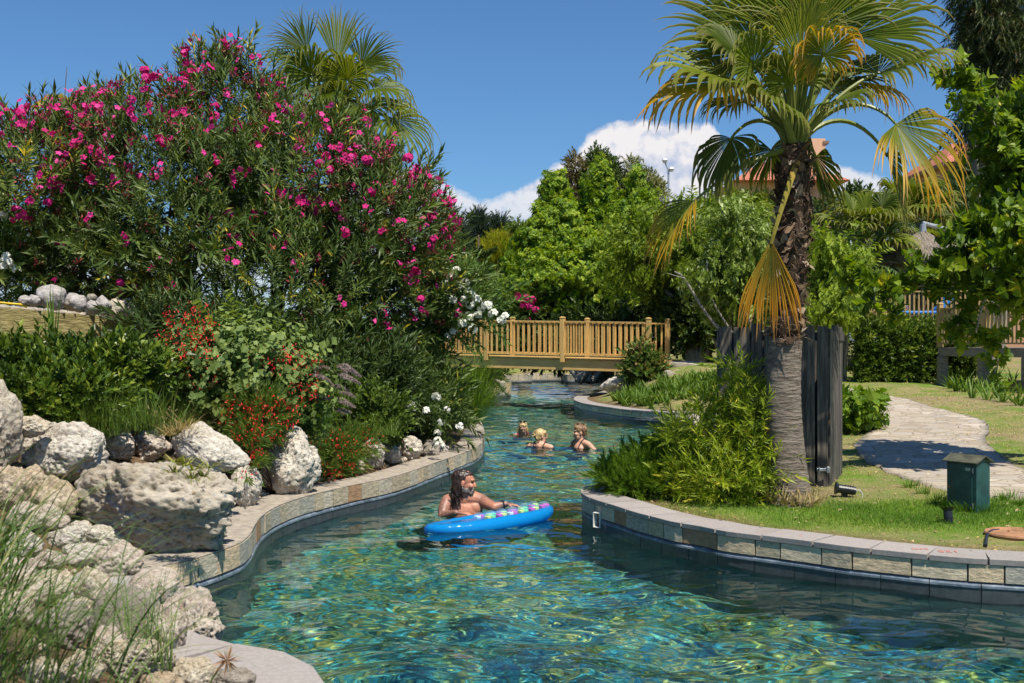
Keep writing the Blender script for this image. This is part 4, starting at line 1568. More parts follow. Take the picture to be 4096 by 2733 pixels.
railing(br, e0, e3, zd(e0), zd(e3), 1.13, [0, np.linalg.norm(N1 - N0) / Lr, (np.linalg.norm(N1 - N0) + 2.25) / Lr, 1], .163, rg, m_pine, over=.10)
f0, f3 = N0 + wv + dN * .05, N3 + wv + dN * .02
railing(br, f0, f3 - dN * .0, zd(f0) + .01, zd(f3) + .01, 1.12, [0, .335, .665, 1], .163, rg, m_pine)
# stone ramp from the bridge to the lawn
m_flag = plain('pale_flagstone', (.50, .44, .35), .85, var=.2, scale=5, bmp=.4)
mb = MB()
e = N3 + dN * .5
ctr = [(*(e + wv * .5), 1.22), (*(e + dN * .9 + wv * .45), 1.15), (*(e + dN * 1.8 + wv * .4), 1.0), (*(e + dN * 3.0 + wv * .3), .86), (*(e + dN * 4.4 + wv * .1), .76)]
C_ = catmull(ctr, .15)
for sgn in (1,):
    n = len(C_)
    T_ = unit(np.gradient(C_[:, :2], axis=0)); nn = np.stack([-T_[:, 1], T_[:, 0]], -1)
    jitt = .06 * fbm(np.column_stack([C_[:, :2] * 2, 0 * C_[:, 0]]), 2)[:, None]
    A_ = np.column_stack([C_[:, :2] + nn * (.85 + jitt), C_[:, 2] + .0]); B_ = np.column_stack([C_[:, :2] - nn * (.85 + jitt), C_[:, 2]])
    lo = lambda Q, z: np.column_stack([Q[:, :2], np.full(n, z)])
    V = np.concatenate([A_, B_, B_ - (0, 0, .07), lo(B_ + np.column_stack([nn * .1, 0 * jitt]), .2), lo(A_, .2)])
    i = np.arange(n - 1)
    mb.add(V, np.concatenate([np.stack([a * n + i, a2 * n + i, a2 * n + i + 1, a * n + i + 1], -1) for a, a2 in ((0, 1), (1, 2), (2, 3), (4, 0))]))
    mb.more([(0, n, 3 * n, 4 * n)], 0)
rp = mb.build('stone_ramp', m_flag)
tag(rp, 'pale stone ramp leading down from the right end of the footbridge', 'ramp')

# ---- weathered board enclosure round the palm trunk
enc = thing('board_enclosure', (2.7, 11.8, .3), 'dark weathered upright boards forming an enclosure behind the palm trunk', 'enclosure')
rg = RT(410)
pa, pb = np.array([2.12, 11.7]), np.array([3.18, 11.45])
dv = unit(pb - pa); ang = math.atan2(dv[1], dv[0])
x = 0.0; tot = np.linalg.norm(pb - pa)
while x < tot - .03:
    w = min(rg.uniform(.10, .19), tot - x)
    p = pa + dv * (x + w / 2)
    top = 1.95 - .05 * (x / tot) + rg.choice([0, 0, -.03, .015, -.05])
    g0 = float(ground_z([p])[0]) - .05
    mb = MB(); box(mb, (p[0], p[1] + rg.normal(0, .006), (top + g0) / 2), (w - .008, .032, top - g0), rz=ang + rg.normal(0, .02), rnd=rg.random(), bev=.004)
    mb.build('board', m_old, enc)
    x += w + rg.choice([0, .004, .012])
pc = np.array([3.52, 12.15])
dv2 = unit(pc - pb); a2 = math.atan2(dv2[1], dv2[0])
x = .03
for w, tp in ((.15, 1.88), (.12, 1.80), (.16, 1.92), (.14, 1.78), (.13, 1.9)):
    p = pb + dv2 * (x + w / 2)
    g0 = float(ground_z([p])[0]) - .05
    mb = MB(); box(mb, (*p, (tp + g0) / 2), (w - .012, .03, tp - g0), rz=a2 + rg.normal(0, .05), rnd=rg.random(), bev=.004)
    mb.build('board', m_old, enc)
    x += w
pd_ = pa + np.array([.25, 1.0])
for q0, q1 in ((pa, pd_), (pd_, pc)):
    d_ = unit(q1 - q0)
    L_ = np.linalg.norm(q1 - q0)
    for k in range(int(L_ / .16)):
        p = q0 + d_ * (.08 + .16 * k)
        g0 = float(ground_z([p])[0]) - .05
        mb = MB(); box(mb, (*p, (1.86 + g0) / 2), (.152, .03, 1.86 - g0), rz=math.atan2(d_[1], d_[0]), rnd=rg.random(), bev=.004)
        mb.build('board', m_old, enc)
mb = MB(); bar(mb, (*(pb + (0, .05)), 1.82), (*pc, 1.80), .06, .09); bar(mb, (*(pa + (0, .05)), 1.80), (*(pb + (0, .05)), 1.80), .05, .08); mb.build('cross_batten', m_old, enc)
mb = MB(); hp = np.array(D(1888, 1079, 11.38)); box(mb, hp, (.12, .015, .03), bev=.004); box(mb, hp + (.05, -.012, 0), (.03, .02, .06), bev=.004); tube(mb, [hp + (-.04, -.02, -.03), hp + (-.04, -.02, .03)], .008, 8); mb.build('hasp', m_steel, enc)

# ---- green steel cabinet
m_gr = mat('weathered_green_paint')
m_green, t, b = m_gr
nz_ = tnoise(t, 7, 7, .7)
c = ramp(t, nz_, [(.3, (.008, .040, .045)), (.55, (.018, .075, .078)), (.75, (.05, .13, .12))])
c = mixrgb(t, ramp(t, tnoise(t, 4, 8, .75, stretch=(3, 3, .6)), [(.58, (0, 0, 0)), (.72, (.8, .8, .8))]), c, (.13, .085, .045))
t.links.new(c, b.inputs['Base Color']); b.inputs['Roughness'].default_value = .38
bump(t, b, nz_, .15, .004)
cz = .32
cp = np.array(G(2222, 1152, cz)); cp[2] = float(ground_z([cp[:2]])[0]) - .01
cb = thing('electrical_cabinet', cp, 'dark green metal cabinet with a pitched lid standing on the lawn', 'cabinet')
ra = math.radians(-56)
Rz = np.array([(math.cos(ra), -math.sin(ra), 0), (math.sin(ra), math.cos(ra), 0), (0, 0, 1)])
W_, D_, H_ = .30, .20, .44
loc = lambda *p: Rz @ np.array(p) + cp
mb = MB(); box(mb, loc(0, 0, H_ / 2), (W_, D_, H_), rz=ra, bev=.005)
V = np.array([(-W_ / 2, -D_ / 2, H_), (-W_ / 2, D_ / 2, H_), (W_ / 2, -D_ / 2, H_), (W_ / 2, D_ / 2, H_), (-W_ / 2, 0, H_ + .055), (W_ / 2, 0, H_ + .055)]) @ Rz.T + cp
mb.add(V, [(0, 4, 1), (2, 3, 5)]); mb.build('body', m_green, cb)
mb = MB()
for s_ in (-1, 1):
    p0, p1 = A(0, 0, H_ + .062), A(0, s_ * (D_ / 2 + .03), H_ + .002)
    for dz in (0,):
        V = np.array([(-W_ / 2 - .025, *p0[1:]), (W_ / 2 + .025, *p0[1:]), (W_ / 2 + .025, *p1[1:]), (-W_ / 2 - .025, *p1[1:])])
        V = np.vstack([V, V - (0, 0, .008)]) @ Rz.T + cp
        mb.add(V, [(0, 1, 2, 3), (4, 7, 6, 5), (0, 4, 5, 1), (1, 5, 6, 2), (2, 6, 7, 3), (3, 7, 4, 0)])
mb.build('lid', plain('rusty_green_lid', (.085, .085, .055), .5, var=.5, scale=12), cb)
mb = MB(); box(mb, loc(-.015, -D_ / 2 - .004, H_ / 2), (W_ - .05, .008, H_ - .04), rz=ra, bev=.002); dr = mb.build('door', m_green, cb)
mb = MB()
for z_ in (.06, H_ - .07):
    tube(mb, [loc(W_ / 2 - .03, -D_ / 2 - .010, z_ - .022), loc(W_ / 2 - .03, -D_ / 2 - .010, z_ + .022)], .006, 8)
mb.build('hinge', m_steel, cb)
mb = MB(); box(mb, loc(-W_ / 2 + .03, -D_ / 2 - .014, H_ * .48), (.03, .014, .022), rz=ra, bev=.003); mb.build('latch', plain('rusty_latch', (.25, .10, .05), .5), cb)
mb = MB(); box(mb, loc(W_ / 2 - .08, -D_ / 2 - .0095, H_ - .06), (.05, .002, .026), rz=ra); mb.build('plate', plain('pale_label', (.35, .4, .36), .4), cb)

# ---- garden spotlights, manhole, pipe, hose
def spotlight(p, az_, el_, s, label, cable=True):
    o = thing('garden_spotlight', p, label, 'lamp', 'spotlights on the lawn')
    a = A(math.cos(az_) * math.cos(el_), math.sin(az_) * math.cos(el_), math.sin(el_))
    q = np.array(p) + (0, 0, .055 * s)
    mb = MB(); tube(mb, [q - a * .09 * s, q - a * .02 * s, q + a * .05 * s], [.033 * s, .036 * s, .036 * s], 16); 
    for k in range(4):
        tube(mb, [q - a * (.07 - .02 * k) * s, q - a * (.064 - .02 * k) * s], .041 * s, 16)
    mb.build('housing', m_black, o)
    mb = MB(); tube(mb, [q + a * .05 * s, q + a * .075 * s], [.04 * s, .055 * s], 16); mb.build('front_ring', m_black, o)
    mb = MB(); tube(mb, [q, np.array(p) - (0, 0, .06)], .010 * s, 8); box(mb, np.array(p) + (0, 0, .01), (.05 * s, .02, .05 * s)); mb.build('stake', m_black, o)
    if cable:
        mb = MB(); tube(mb, catmull([q - a * .09 * s, q - a * .12 * s + (0, 0, .015), q - a * .145 * s - (0, 0, .03), q - a * .13 * s - (0, 0, .09)], .02), .006, 6); mb.build('cable', plain('grey_cable', (.5, .5, .5), .5), o)
    return o
p = gg(1938, 1142); spotlight((*p, float(ground_z([p])[0]) + .01), math.radians(172), math.radians(8), 1.15, 'black spotlight lying on the grass near the wooden enclosure')
p = gg(2176, 1202); spotlight((*p, float(ground_z([p])[0]) + .0), math.radians(90), math.radians(80), 1.0, 'black upright spotlight in front of the green cabinet', cable=False)

m_rust = plain('rusty_iron_cover', (.32, .16, .08), .8, var=.35, scale=10, bmp=.4)
p = gg(2338, 1228); pz = float(ground_z([p])[0])
mh = thing('manhole_cover', (*p, pz), 'rusty round manhole cover cut by the right edge', 'manhole cover')
mb = MB(); tube(mb, [(*p, pz - .01), (*p, pz + .012)], .22, 40); mb.build('cover', m_rust, mh)
mb = MB()
th = np.linspace(0, 2 * PI, 41)
tube(mb, np.column_stack([p[0] + .24 * np.cos(th), p[1] + .24 * np.sin(th), np.full(41, pz + .008)]), .014, 6, cap=False); mb.build('rim', m_rust, mh)
mb = MB(); hs = [gg(2262, 1258), gg(2264, 1240), gg(2272, 1226), gg(2292, 1222)]
tube(mb, catmull([(x, y, float(ground_z([(x, y)])[0]) + .015) for x, y in hs], .02), .013, 8)
tag(mb.build('hose', m_black), 'short black hose on bare earth beside the manhole cover', 'hose')
m_pvc = plain('white_plastic', (.72, .71, .66), .4, var=.05)
q = np.array(G(1384, 1208, .04)); q[1] -= .0
dd_ = A(-.62, -.78, 0)
tt_ = A(.78, -.62, 0)
mb = MB()
for sx_, sz_, w_, h_ in ((-.036, 0, .008, .14), (.036, 0, .008, .14), (0, .066, .064, .008), (0, -.066, .064, .008)):
    c_ = q + tt_ * sx_ + A(0, 0, .065 + sz_) + dd_ * .03
    box(mb, c_, (h_ if False else .16, w_, h_), rz=math.atan2(dd_[1], dd_[0]), bev=.002)
tag(mb.build('overflow_pipe', m_pvc), 'white rectangular overflow pipe sticking out of the pool wall', 'pipe')

# ---- sun decks on the right
def deck(name, label, pts, z, h, posts, legs, rg, beam=.19):
    o = thing(name, (*pts[0], z), label, 'deck')
    for a, b in zip(pts[:-1], pts[1:]):
        a, b = np.array(a), np.array(b)
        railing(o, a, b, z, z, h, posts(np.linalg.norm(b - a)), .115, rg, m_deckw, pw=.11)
        mb = MB(); bar(mb, (*a, z - beam / 2 - .01), (*b, z - beam / 2 - .01), .12, beam, bev=.008, rnd=rg.random()); mb.build('edge_beam', m_oldb, o)
    for (x, y) in legs:
        g0 = float(ground_z([(x, y)])[0]) - .1
        mb = MB(); box(mb, (x, y, (g0 + z - beam - .01) / 2), (.2, .2, z - beam - .01 - g0), rnd=rg.random(), bev=.015); mb.build('leg', m_oldb, o)
    return o
rg = RT(420)
q0, q1 = np.array([9.78, 26.0]), np.array([11.6, 20.6])
dk = deck('sun_deck', 'raised timber deck on posts under the mulberry tree', [q0, q1], 1.62, 1.02, lambda L_: list(np.linspace(0, 1, 5)), [q0 + (q1 - q0) * f for f in (.015, .245, .47, .66, .86)], rg)
mb = MB()
a_, b_ = q0, q1
nrm2 = np.array([(b_ - a_)[1], -(b_ - a_)[0]]); nrm2 = -nrm2 / np.linalg.norm(nrm2)
for k in range(26):
    s_ = .12 + k * .15
    pA, pB = a_ + nrm2 * s_, b_ + nrm2 * s_
    bar(mb, (*pA, 1.60), (*pB, 1.60), .14, .03, rnd=rg.random())
mb.build('deck_boards', m_oldb, dk)
q2, q3, q4 = np.array([9.55, 37.0]), np.array([10.0, 30.0]), np.array([12.4, 29.6])
dk2 = deck('sun_deck', 'higher timber deck behind the clipped hedge', [q2, q3, q4], 2.2, 1.0, lambda L_: list(np.linspace(0, 1, 4 if L_ > 4 else 2)), [q3 + (1, .3), q3 + (0.1, 3)], rg)
mb = MB()
V = np.array([(*q2, 2.18), (*q3, 2.18), (*q4, 2.18), (14, 37, 2.18)])
mb.add(np.vstack([V, V - (0, 0, .05)]), [(0, 1, 2, 3), (4, 7, 6, 5), (0, 4, 5, 1), (1, 5, 6, 2), (2, 6, 7, 3), (3, 7, 4, 0)])
mb.build('deck_boards', m_oldb, dk2)
# lounger, ball and bather on the higher deck
m_blue = plain('blue_vinyl', (.01, .16, .55), .45, var=.1)
sl = thing('sun_lounger', D(2096, 742, 32), 'blue sun lounger on the higher deck behind the balusters', 'sun lounger')
c = np.array(D(2096, 719, 32))
mb = MB(); box(mb, c, (1.25, .62, .09), bev=.03); mb.build('mattress', m_blue, sl)
mb = MB(); box(mb, c + (.88, 0, .28), (.62, .62, .09), M=np.array([(.70, 0, -.714), (0, 1, 0), (.714, 0, .70)]), bev=.03); mb.build('backrest', m_blue, sl)
mb = MB(); box(mb, c - (-.1, 0, .09), (1.7, .58, .06), bev=.01); mb.build('frame', m_old, sl)
for sx_ in (-.6, .8):
    for sy_ in (-.25, .25):
        mb = MB(); box(mb, c + (sx_, sy_, -.24), (.07, .07, .26)); mb.build('leg', m_old, sl)
m_tow = leafmat('striped_towel', [(0, (.05, .05, .05)), (.4, (.45, .42, .38)), (.6, (.45, .03, .04)), (1, (.05, .12, .4))], trans=0)
Vs, Fs = ico(4)
rr = 1 + .35 * fbm(Vs * 2.2, 3)
mb = MB(); mb.add(Vs * rr[:, None] * (.26, .18, .11) + c + (-.42, 0, .13), Fs, np.clip(.5 + 1.2 * perlin(Vs * 3), 0, 1)); tag(mb.build('towel', m_tow, smooth=True), 'crumpled dark and red towel on the blue sun lounger', 'towel')
m_ball, t, b = mat('rainbow_ball'); t.links.new(ramp(t, attr(t, 'rnd'), [(0, (.8, .03, .2)), (.25, (.9, .3, .02)), (.5, (.85, .75, .05)), (.75, (.02, .5, .6))], 'CONSTANT'), b.inputs['Base Color'])
mb = MB(); V_ = Vs * .17; mb.add(V_ + D(2028, 737, 31.4), Fs, (np.arctan2(Vs[:, 1], Vs[:, 0]) / (PI / 2)) % 1.0); tag(mb.build('beach_ball', m_ball, smooth=True), 'multicoloured beach ball behind the balusters of the higher deck', 'ball')

# ---- thatched umbrellas
m_thatch, t, b = mat('dry_reed_thatch')
nz_ = tnoise(t, 22, 7, .7, stretch=(1, 1, .3))
t.links.new(ramp(t, nz_, [(.3, (.09, .07, .055)), (.5, (.22, .18, .145)), (.7, (.38, .33, .28))]), b.inputs['Base Color'])
b.inputs['Roughness'].default_value = .95
bump(t, b, nz_, 1.0, .04)


def thatch(u, v, d, R_, hh, label, pipe=True, skirt=.2, seed=0):
    rg = RT(seed)
    ap = np.array(D(u, v, d))
    g0 = float(ground_z([ap[:2]])[0])
    o = thing('thatched_umbrella', (ap[0], ap[1], g0), label, 'umbrella', 'thatched sunshades')
    mb = MB()
    n, m = 60, 9
    th = np.linspace(0, 2 * PI, n, endpoint=False)
    V = []
    for k in range(m):
        f = k / (m - 1)
        r = .06 + (R_ - .06) * f
        zz_ = -hh * (f ** .92)
        rr = r * (1 + .025 * rg.normal(size=n)) 
        V.append(np.column_stack([ap[0] + rr * np.cos(th), ap[1] + rr * np.sin(th), ap[2] + zz_ + rg.normal(0, .02, n)]))
    V.append(np.column_stack([ap[0] + R_ * .93 * np.cos(th), ap[1] + R_ * .93 * np.sin(th), ap[2] - hh - skirt + rg.normal(0, .05, n)]))
    V = np.concatenate(V)
    i = np.arange(n); j = (i + 1) % n
    mb.add(V, np.concatenate([np.stack([k * n + i, k * n + j, (k + 1) * n + j, (k + 1) * n + i], -1) for k in range(m)]))
    # loose reeds
    N_ = 2600
    a = rg.uniform(0, 2 * PI, N_); f = np.sqrt(rg.uniform(.02, 1.0, N_))
    P = np.column_stack([ap[0] + R_ * f * np.cos(a), ap[1] + R_ * f * np.sin(a), ap[2] - hh * f ** .92 + .01])
    ax = np.column_stack([np.cos(a), np.sin(a), np.full(N_, -hh / R_)]) + rg.normal(0, .1, (N_, 3))
    LV, LF = t_thin(.02, .05)
    stamp(mb, LV, LF, frames(ax, rg.normal(0, .2, (N_, 3)) + A(0, 0, 1), rg.uniform(.2, .4, N_)), P, rg.random(N_))
    mb.build('thatch', m_thatch, o)
    mb = MB(); tube(mb, [(ap[0], ap[1], g0 - .1), (ap[0], ap[1], ap[2] - .05)], .06, 10); mb.build('pole', m_barkg, o)
    if pipe:
        mb = MB(); tube(mb, [ap + (0, 0, -.05), ap + (0, 0, .2)], [.11, .09], 12); mb.build('cap', m_steel, o)
        mb = MB(); tube(mb, [ap + (-.02, 0, .23), ap + (.75, .1, .05)], .07, 12); mb.build('cross_pipe', m_steel, o)
    return o
thatch(2118, 531, 34, 1.5, .85, 'thatched umbrella with a steel cap nearest the clipped hedge', seed=1)
thatch(2262, 509, 33, 1.5, .85, 'thatched umbrella half buried in the mulberry leaves', seed=2)
thatch(2185, 540, 38, 1.5, .8, 'thatched umbrella in the back between the other two', pipe=False, seed=5)
thatch(1130, 668, 44, .9, .5, 'shaggy thatched umbrella beyond the white oleander and the bridge', pipe=False, skirt=.8, seed=3)
thatch(1056, 622, 50, 1.5, .4, 'thatched roof peeping out behind the pink oleander', pipe=False, seed=4)

# ---- street lamp
lp = np.array(D(1534, 400, 60)); g0 = 0.5
sl_ = thing('lamp_post', (lp[0], lp[1], g0), 'tall steel lamp post with two floodlights above the trees', 'lamp post')
k_ = 60 / F
top = np.array(D(1534, 392, 60))
mb = MB(); tube(mb, [(top[0], top[1], g0), top], [.10, .05], 10); mb.build('pole', m_steel, sl_)
mb = MB(); tube(mb, [top, top + (-10 * k_, 0, 22 * k_)], .035, 8); mb.build('arm', m_steel, sl_)
m_lampb = plain('lamp_housing', (.45, .47, .5), .35)
for (u, v, w) in ((1526, 368, 12), (1541, 388, 12)):
    c = np.array(D(u, v, 60)); mb = MB(); box(mb, c, (w * k_, .35, 7 * k_), bev=.04, taper=.8); box(mb, c - (0, 0, 5 * k_), (w * k_ * .8, .3, 3 * k_), bev=.03, mat=0); mb.build('floodlight', m_lampb, sl_)

# ---- buildings with tiled roofs
m_roof, t, b = mat('terracotta_tiles')
co = t.nodes.new('ShaderNodeTexCoord').outputs['Object']
w_ = nd(t, 'ShaderNodeTexWave', Scale=1.6, Distortion=.4)
w_.bands_direction = 'X'
t.links.new(co, w_.inputs['Vector'])
w2 = nd(t, 'ShaderNodeTexWave', Scale=1.3, Distortion=.6); w2.bands_direction = 'Z'; w2.wave_profile = 'SAW'
t.links.new(co, w2.inputs['Vector'])
c = ramp(t, tnoise(t, 3, 6, .7), [(.3, (.34, .10, .055)), (.5, (.50, .17, .10)), (.7, (.60, .27, .17))])
c = mixrgb(t, .6, c, ramp(t, w_.outputs[0], [(0, (.35, .3, .3)), (.5, (1.1, 1.1, 1.1))]), 'MULTIPLY')
c = mixrgb(t, .4, c, ramp(t, w2.outputs[0], [(0, (.45, .4, .4)), (.3, (1.1, 1.1, 1.1))]), 'MULTIPLY')
t.links.new(c, b.inputs['Base Color']); b.inputs['Roughness'].default_value = .8
bump(t, b, w_.outputs[0], .8, .08)
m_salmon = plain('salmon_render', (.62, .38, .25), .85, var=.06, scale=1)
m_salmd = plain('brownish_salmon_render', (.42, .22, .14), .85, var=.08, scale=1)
m_shad = plain('dark_window_glass', (.03, .04, .05), .15)


def hip_roof(mb, x0, x1, y0, y1, z0, zr, ridge=.3):
    xm0, xm1 = x0 + (x1 - x0) * (.5 - ridge / 2), x0 + (x1 - x0) * (.5 + ridge / 2)
    ym = (y0 + y1) / 2
    V = [(x0, y0, z0), (x1, y0, z0), (x1, y1, z0), (x0, y1, z0), (xm0, ym, zr), (xm1, ym, zr)]
    mb.add(V, [(0, 1, 5, 4), (2, 3, 4, 5)]); mb.add(V, [(1, 2, 5), (3, 0, 4)])
    V = [(x0, y0, z0), (x1, y0, z0), (x1, y1, z0), (x0, y1, z0)]
    mb.add(V, [(0, 3, 2, 1)])


d = 95.0; k = d / F
zat = lambda v, dd=d: H - (v - CV) * dd / F
xat = lambda u, dd=d: (u - CU) * dd / F
bd = thing('house', (xat(1810), 100, 0), 'pink house with a terracotta hip roof and a tower behind the palm', 'house')
mb = MB(); box(mb, (xat(1800), 101, zat(412) / 2), (8.4, 11, zat(412))); mb.build('wall', m_salmon, bd)
mb = MB(); hip_roof(mb, xat(1680), xat(1945), 94, 108, zat(418), zat(336), .12); rf = mb.build('roof', m_roof, bd)
mb = MB(); box(mb, (xat(1862, 100), 100, (zat(420, 100) + zat(325, 100)) / 2), (1.75, 2.6, zat(325, 100) - zat(420, 100))); tw = mb.build('tower', m_salmon, bd)
mb = MB(); box(mb, (xat(1886, 100), 100, zat(334, 100)), (.5, 2.8, .25)); mb.build('tower_eaves', plain('brown_eaves', (.2, .12, .08), .7), bd)
mb = MB()
mb.build('x', m_roof) if False else None
for i_, (u, v) in enumerate([(1728, 376), (1741, 372), (1755, 367), (1768, 362), (1781, 357)]):
    c = np.array(D(u, v, 92)); ac = thing('air_conditioner', c - (0, 0, .2), ['first white air conditioner box from the left on the terracotta roof', 'second white air conditioner box from the left on the terracotta roof', 'middle white air conditioner box of the five on the roof', 'fourth white air conditioner box from the left on the terracotta roof', 'last air conditioner box of the row, next to the palm trunk'][i_], 'air conditioner', 'air conditioners on the roof')
    mb = MB(); box(mb, c, (.32, .3, .46), bev=.02); mb.build('casing', plain('ac_white', (.75, .76, .78), .5) if i_ == 0 else bpy.data.materials['ac_white'], ac)
    mb = MB(); tube(mb, [c + (0, -.151, 0), c + (0, -.17, 0)], .13, 16); mb.build('fan', m_black, ac)
    mb = MB(); bar(mb, c + (0, 0, -.26), c + (0, .1, -1.1), .06, .05); mb.build('bracket', m_steel, ac)
b2 = thing('house', (xat(2240, 80), 84, 0), 'terracotta roofed house at the upper right behind the gum tree', 'house')
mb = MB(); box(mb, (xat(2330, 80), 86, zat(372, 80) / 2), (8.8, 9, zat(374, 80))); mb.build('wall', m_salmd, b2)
mb = MB(); hip_roof(mb, xat(2170, 80), xat(2470, 80), 80, 92, zat(372, 80), zat(320, 84), .4); mb.build('roof', m_roof, b2)
mb = MB(); box(mb, (xat(2320, 80), 86, zat(376, 80)), (9.4, 11.6, .25)); mb.build('eaves', bpy.data.materials['brown_eaves'], b2)
mb = MB(); box(mb, (xat(2248, 81), 81.45, zat(405, 80)), (.8, .12, 1.0)); wn = mb.build('window', m_shad, b2)
mb = MB(); box(mb, (xat(2248, 81), 81.42, zat(405, 80)), (.95, .08, .06)); box(mb, (xat(2248, 81), 81.42, zat(405, 80) + .53), (.95, .1, .06)); mb.build('frame', m_pvc, wn)
# ------------------------------------------------------------------ palms
M_palm = leafmat('fan_palm_blade', [(0, (.05, .080, .008)), (.45, (.115, .165, .012)), (.8, (.22, .27, .02)), (1, (.36, .38, .04))], tips=(.60, .97, (.30, .28, .07), (.55, .42, .24)), rough=.42, trans=.5, spec=.28, tcol=(1.5, 1.3, .35))
M_palmy = leafmat('yellowing_fan_palm_blade', [(0, (.12, .16, .012)), (.5, (.25, .25, .015)), (1, (.46, .34, .02))], tips=(.35, .8, (.60, .34, .02), (.50, .30, .13)), rough=.38, trans=.42)
M_palmo = leafmat('dying_orange_palm_blade', [(0, (.09, .10, .012)), (.5, (.26, .18, .012)), (1, (.60, .30, .012))], tips=(.35, .75, (.55, .25, .015), (.32, .17, .08)), rough=.5, trans=.32)
M_petg = leafmat('green_palm_stalk', [(0, (.09, .14, .02)), (1, (.22, .24, .05))], tips=(.0, .3, (.16, .19, .04)), trans=0, rough=.35)
M_peto = leafmat('orange_palm_stalk', [(0, (.50, .25, .06)), (1, (.56, .32, .08))], tips=(.02, .45, (.24, .20, .03)), trans=0, rough=.45)


def fan(mb, hub, axis, nrm, R, rg, nseg=34, half=2.3, droop=.8, split=.52, tone=.5, K=9, cup=.25, g0=0.0, edge=0.0):
    hub = np.array(hub, float)
    axis = unit(np.array(axis, float))
    nrm = np.array(nrm, float)
    nrm = unit(nrm - axis * (nrm @ axis))
    side = np.cross(axis, nrm)
    down = A(0, 0, -1.0)
    dth = 2 * half / nseg
    for s in range(nseg):
        th = -half + dth * (s + .5)
        th += rg.normal(0, dth * .10)
        base = math.cos(th) * axis + math.sin(th) * side
        base = unit(base + nrm * cup * (abs(math.sin(th)) * .8) + rg.normal(0, .010, 3))
        Ls = R * (.70 + .30 * math.cos(th * .8)) * rg.uniform(.88, 1.08) * (1 if rg.random() > .06 else rg.uniform(.6, .85))
        wv_ = rg.normal(0, .10, 3)
        sp = split * rg.uniform(.9, 1.08)
        dr = droop * rg.uniform(.7, 1.25)
        p = hub.copy()
        V, tp = [], []
        tws = nrm
        for k in range(K + 1):
            f = k / K
            g = dr * max(0, (f - sp) / (1 - sp)) ** .85 if f > sp else 0
            g = min(.96, g + droop * .10 * f + g0 * f ** .7 * (1 - .3 * f))
            d = unit(base * (1 - g) + down * g + (wv_ * max(0, f - sp) * 2.2))
            if k:
                p = p + d * Ls / K
            if f <= sp:
                w = dth * max(.012, f) * Ls * 1.04
            else:
                w = dth * sp * Ls * (1 - ((f - sp) / (1 - sp)) ** 1.3) * .92 + .002
            sd = np.cross(nrm, d)
            l = np.linalg.norm(sd)
            sd = sd / l if l > .15 else side
            nn = unit(np.cross(d, sd))
            fold = w * .30
            V += [p - sd * w / 2, p + nn * fold, p + sd * w / 2]
            tp += [f] * 3
        Fc = []
        for k in range(K):
            a = 3 * k
            Fc += [(a, a + 1, a + 4, a + 3), (a + 1, a + 2, a + 5, a + 4)]
        mb.add(V, Fc, np.clip(tone + edge * (abs(th) / half - .4) + rg.normal(0, .10), 0, 1), tp)


def stalk(mb, P0, P1, bow, r0, r1, rg, teeth=False):
    P0, P1 = np.array(P0, float), np.array(P1, float)
    k = np.linspace(0, 1, 12)[:, None]
    P = P0 * (1 - k) + P1 * k
    P += np.asarray(bow, float) * (4 * k * (1 - k)) ** .9
    tube(mb, P, np.linspace(r0, r1, 12), 6, rnd=rg.random(), tip=np.linspace(0, 1, 12))
    if teeth:
        for q in range(40):
            f = rg.uniform(.15, .95) * 11
            i = int(f)
            c = P[i] * (1 - (f - i)) + P[i + 1] * (f - i)
            mb.add([c + (0, 0, r1 * .8), c + (rg.normal(0, .004), 0, r1 + .016), c + (.006, 0, r1 * .7)], [(0, 1, 2)], .2, .5)
    return unit(P[-1] - P[-2])


# ---- the fan palm in front
PD = 10.4
heart = np.array(D(1824, 345, PD))
pbase = gbase(1812, PD)
palm = thing('fan_palm', pbase, 'tall shaggy trunked fan palm with yellow tipped fronds in front of the dark boards', 'palm tree')
m_trunk, t, b = mat('ringed_palm_trunk')
z1_ = tnoise(t, 3.0, 6, .6, stretch=(2.5, 2.5, 14))
z2_ = tnoise(t, 18, 6, .7, stretch=(1, 1, 3.5))
c = ramp(t, tmath(t, 'ADD', tmath(t, 'MULTIPLY', z1_, .6), tmath(t, 'MULTIPLY', z2_, .4)), [(.34, (.05, .036, .028)), (.45, (.14, .11, .085)), (.58, (.23, .19, .155)), (.75, (.36, .30, .25))])
t.links.new(c, b.inputs['Base Color']); b.inputs['Roughness'].default_value = .9
bump(t, b, z1_, 1.0, .03)
cl = [(1814, 1160, 54), (1812, 1120, 46), (1806, 1060, 43), (1800, 980, 41), (1798, 900, 39), (1800, 830, 38), (1803, 780, 38)]
C_ = catmull([(*D(u, v, PD)[0:1], PD, D(u, v, PD)[2]) for u, v, r in cl], .018)
rr = np.interp(C_[:, 2], [D(u, v, PD)[2] for u, v, r in cl], [r * PD / F for u, v, r in cl])
rr = rr * (1 + .018 * np.sin(np.arange(len(C_)) * 2.1) * (np.arange(len(C_)) % 2) + .012 * perlin(C_ * 9))
mb = MB(); tube(mb, C_, rr, 28); mb.build('trunk', m_trunk, palm, smooth=True)
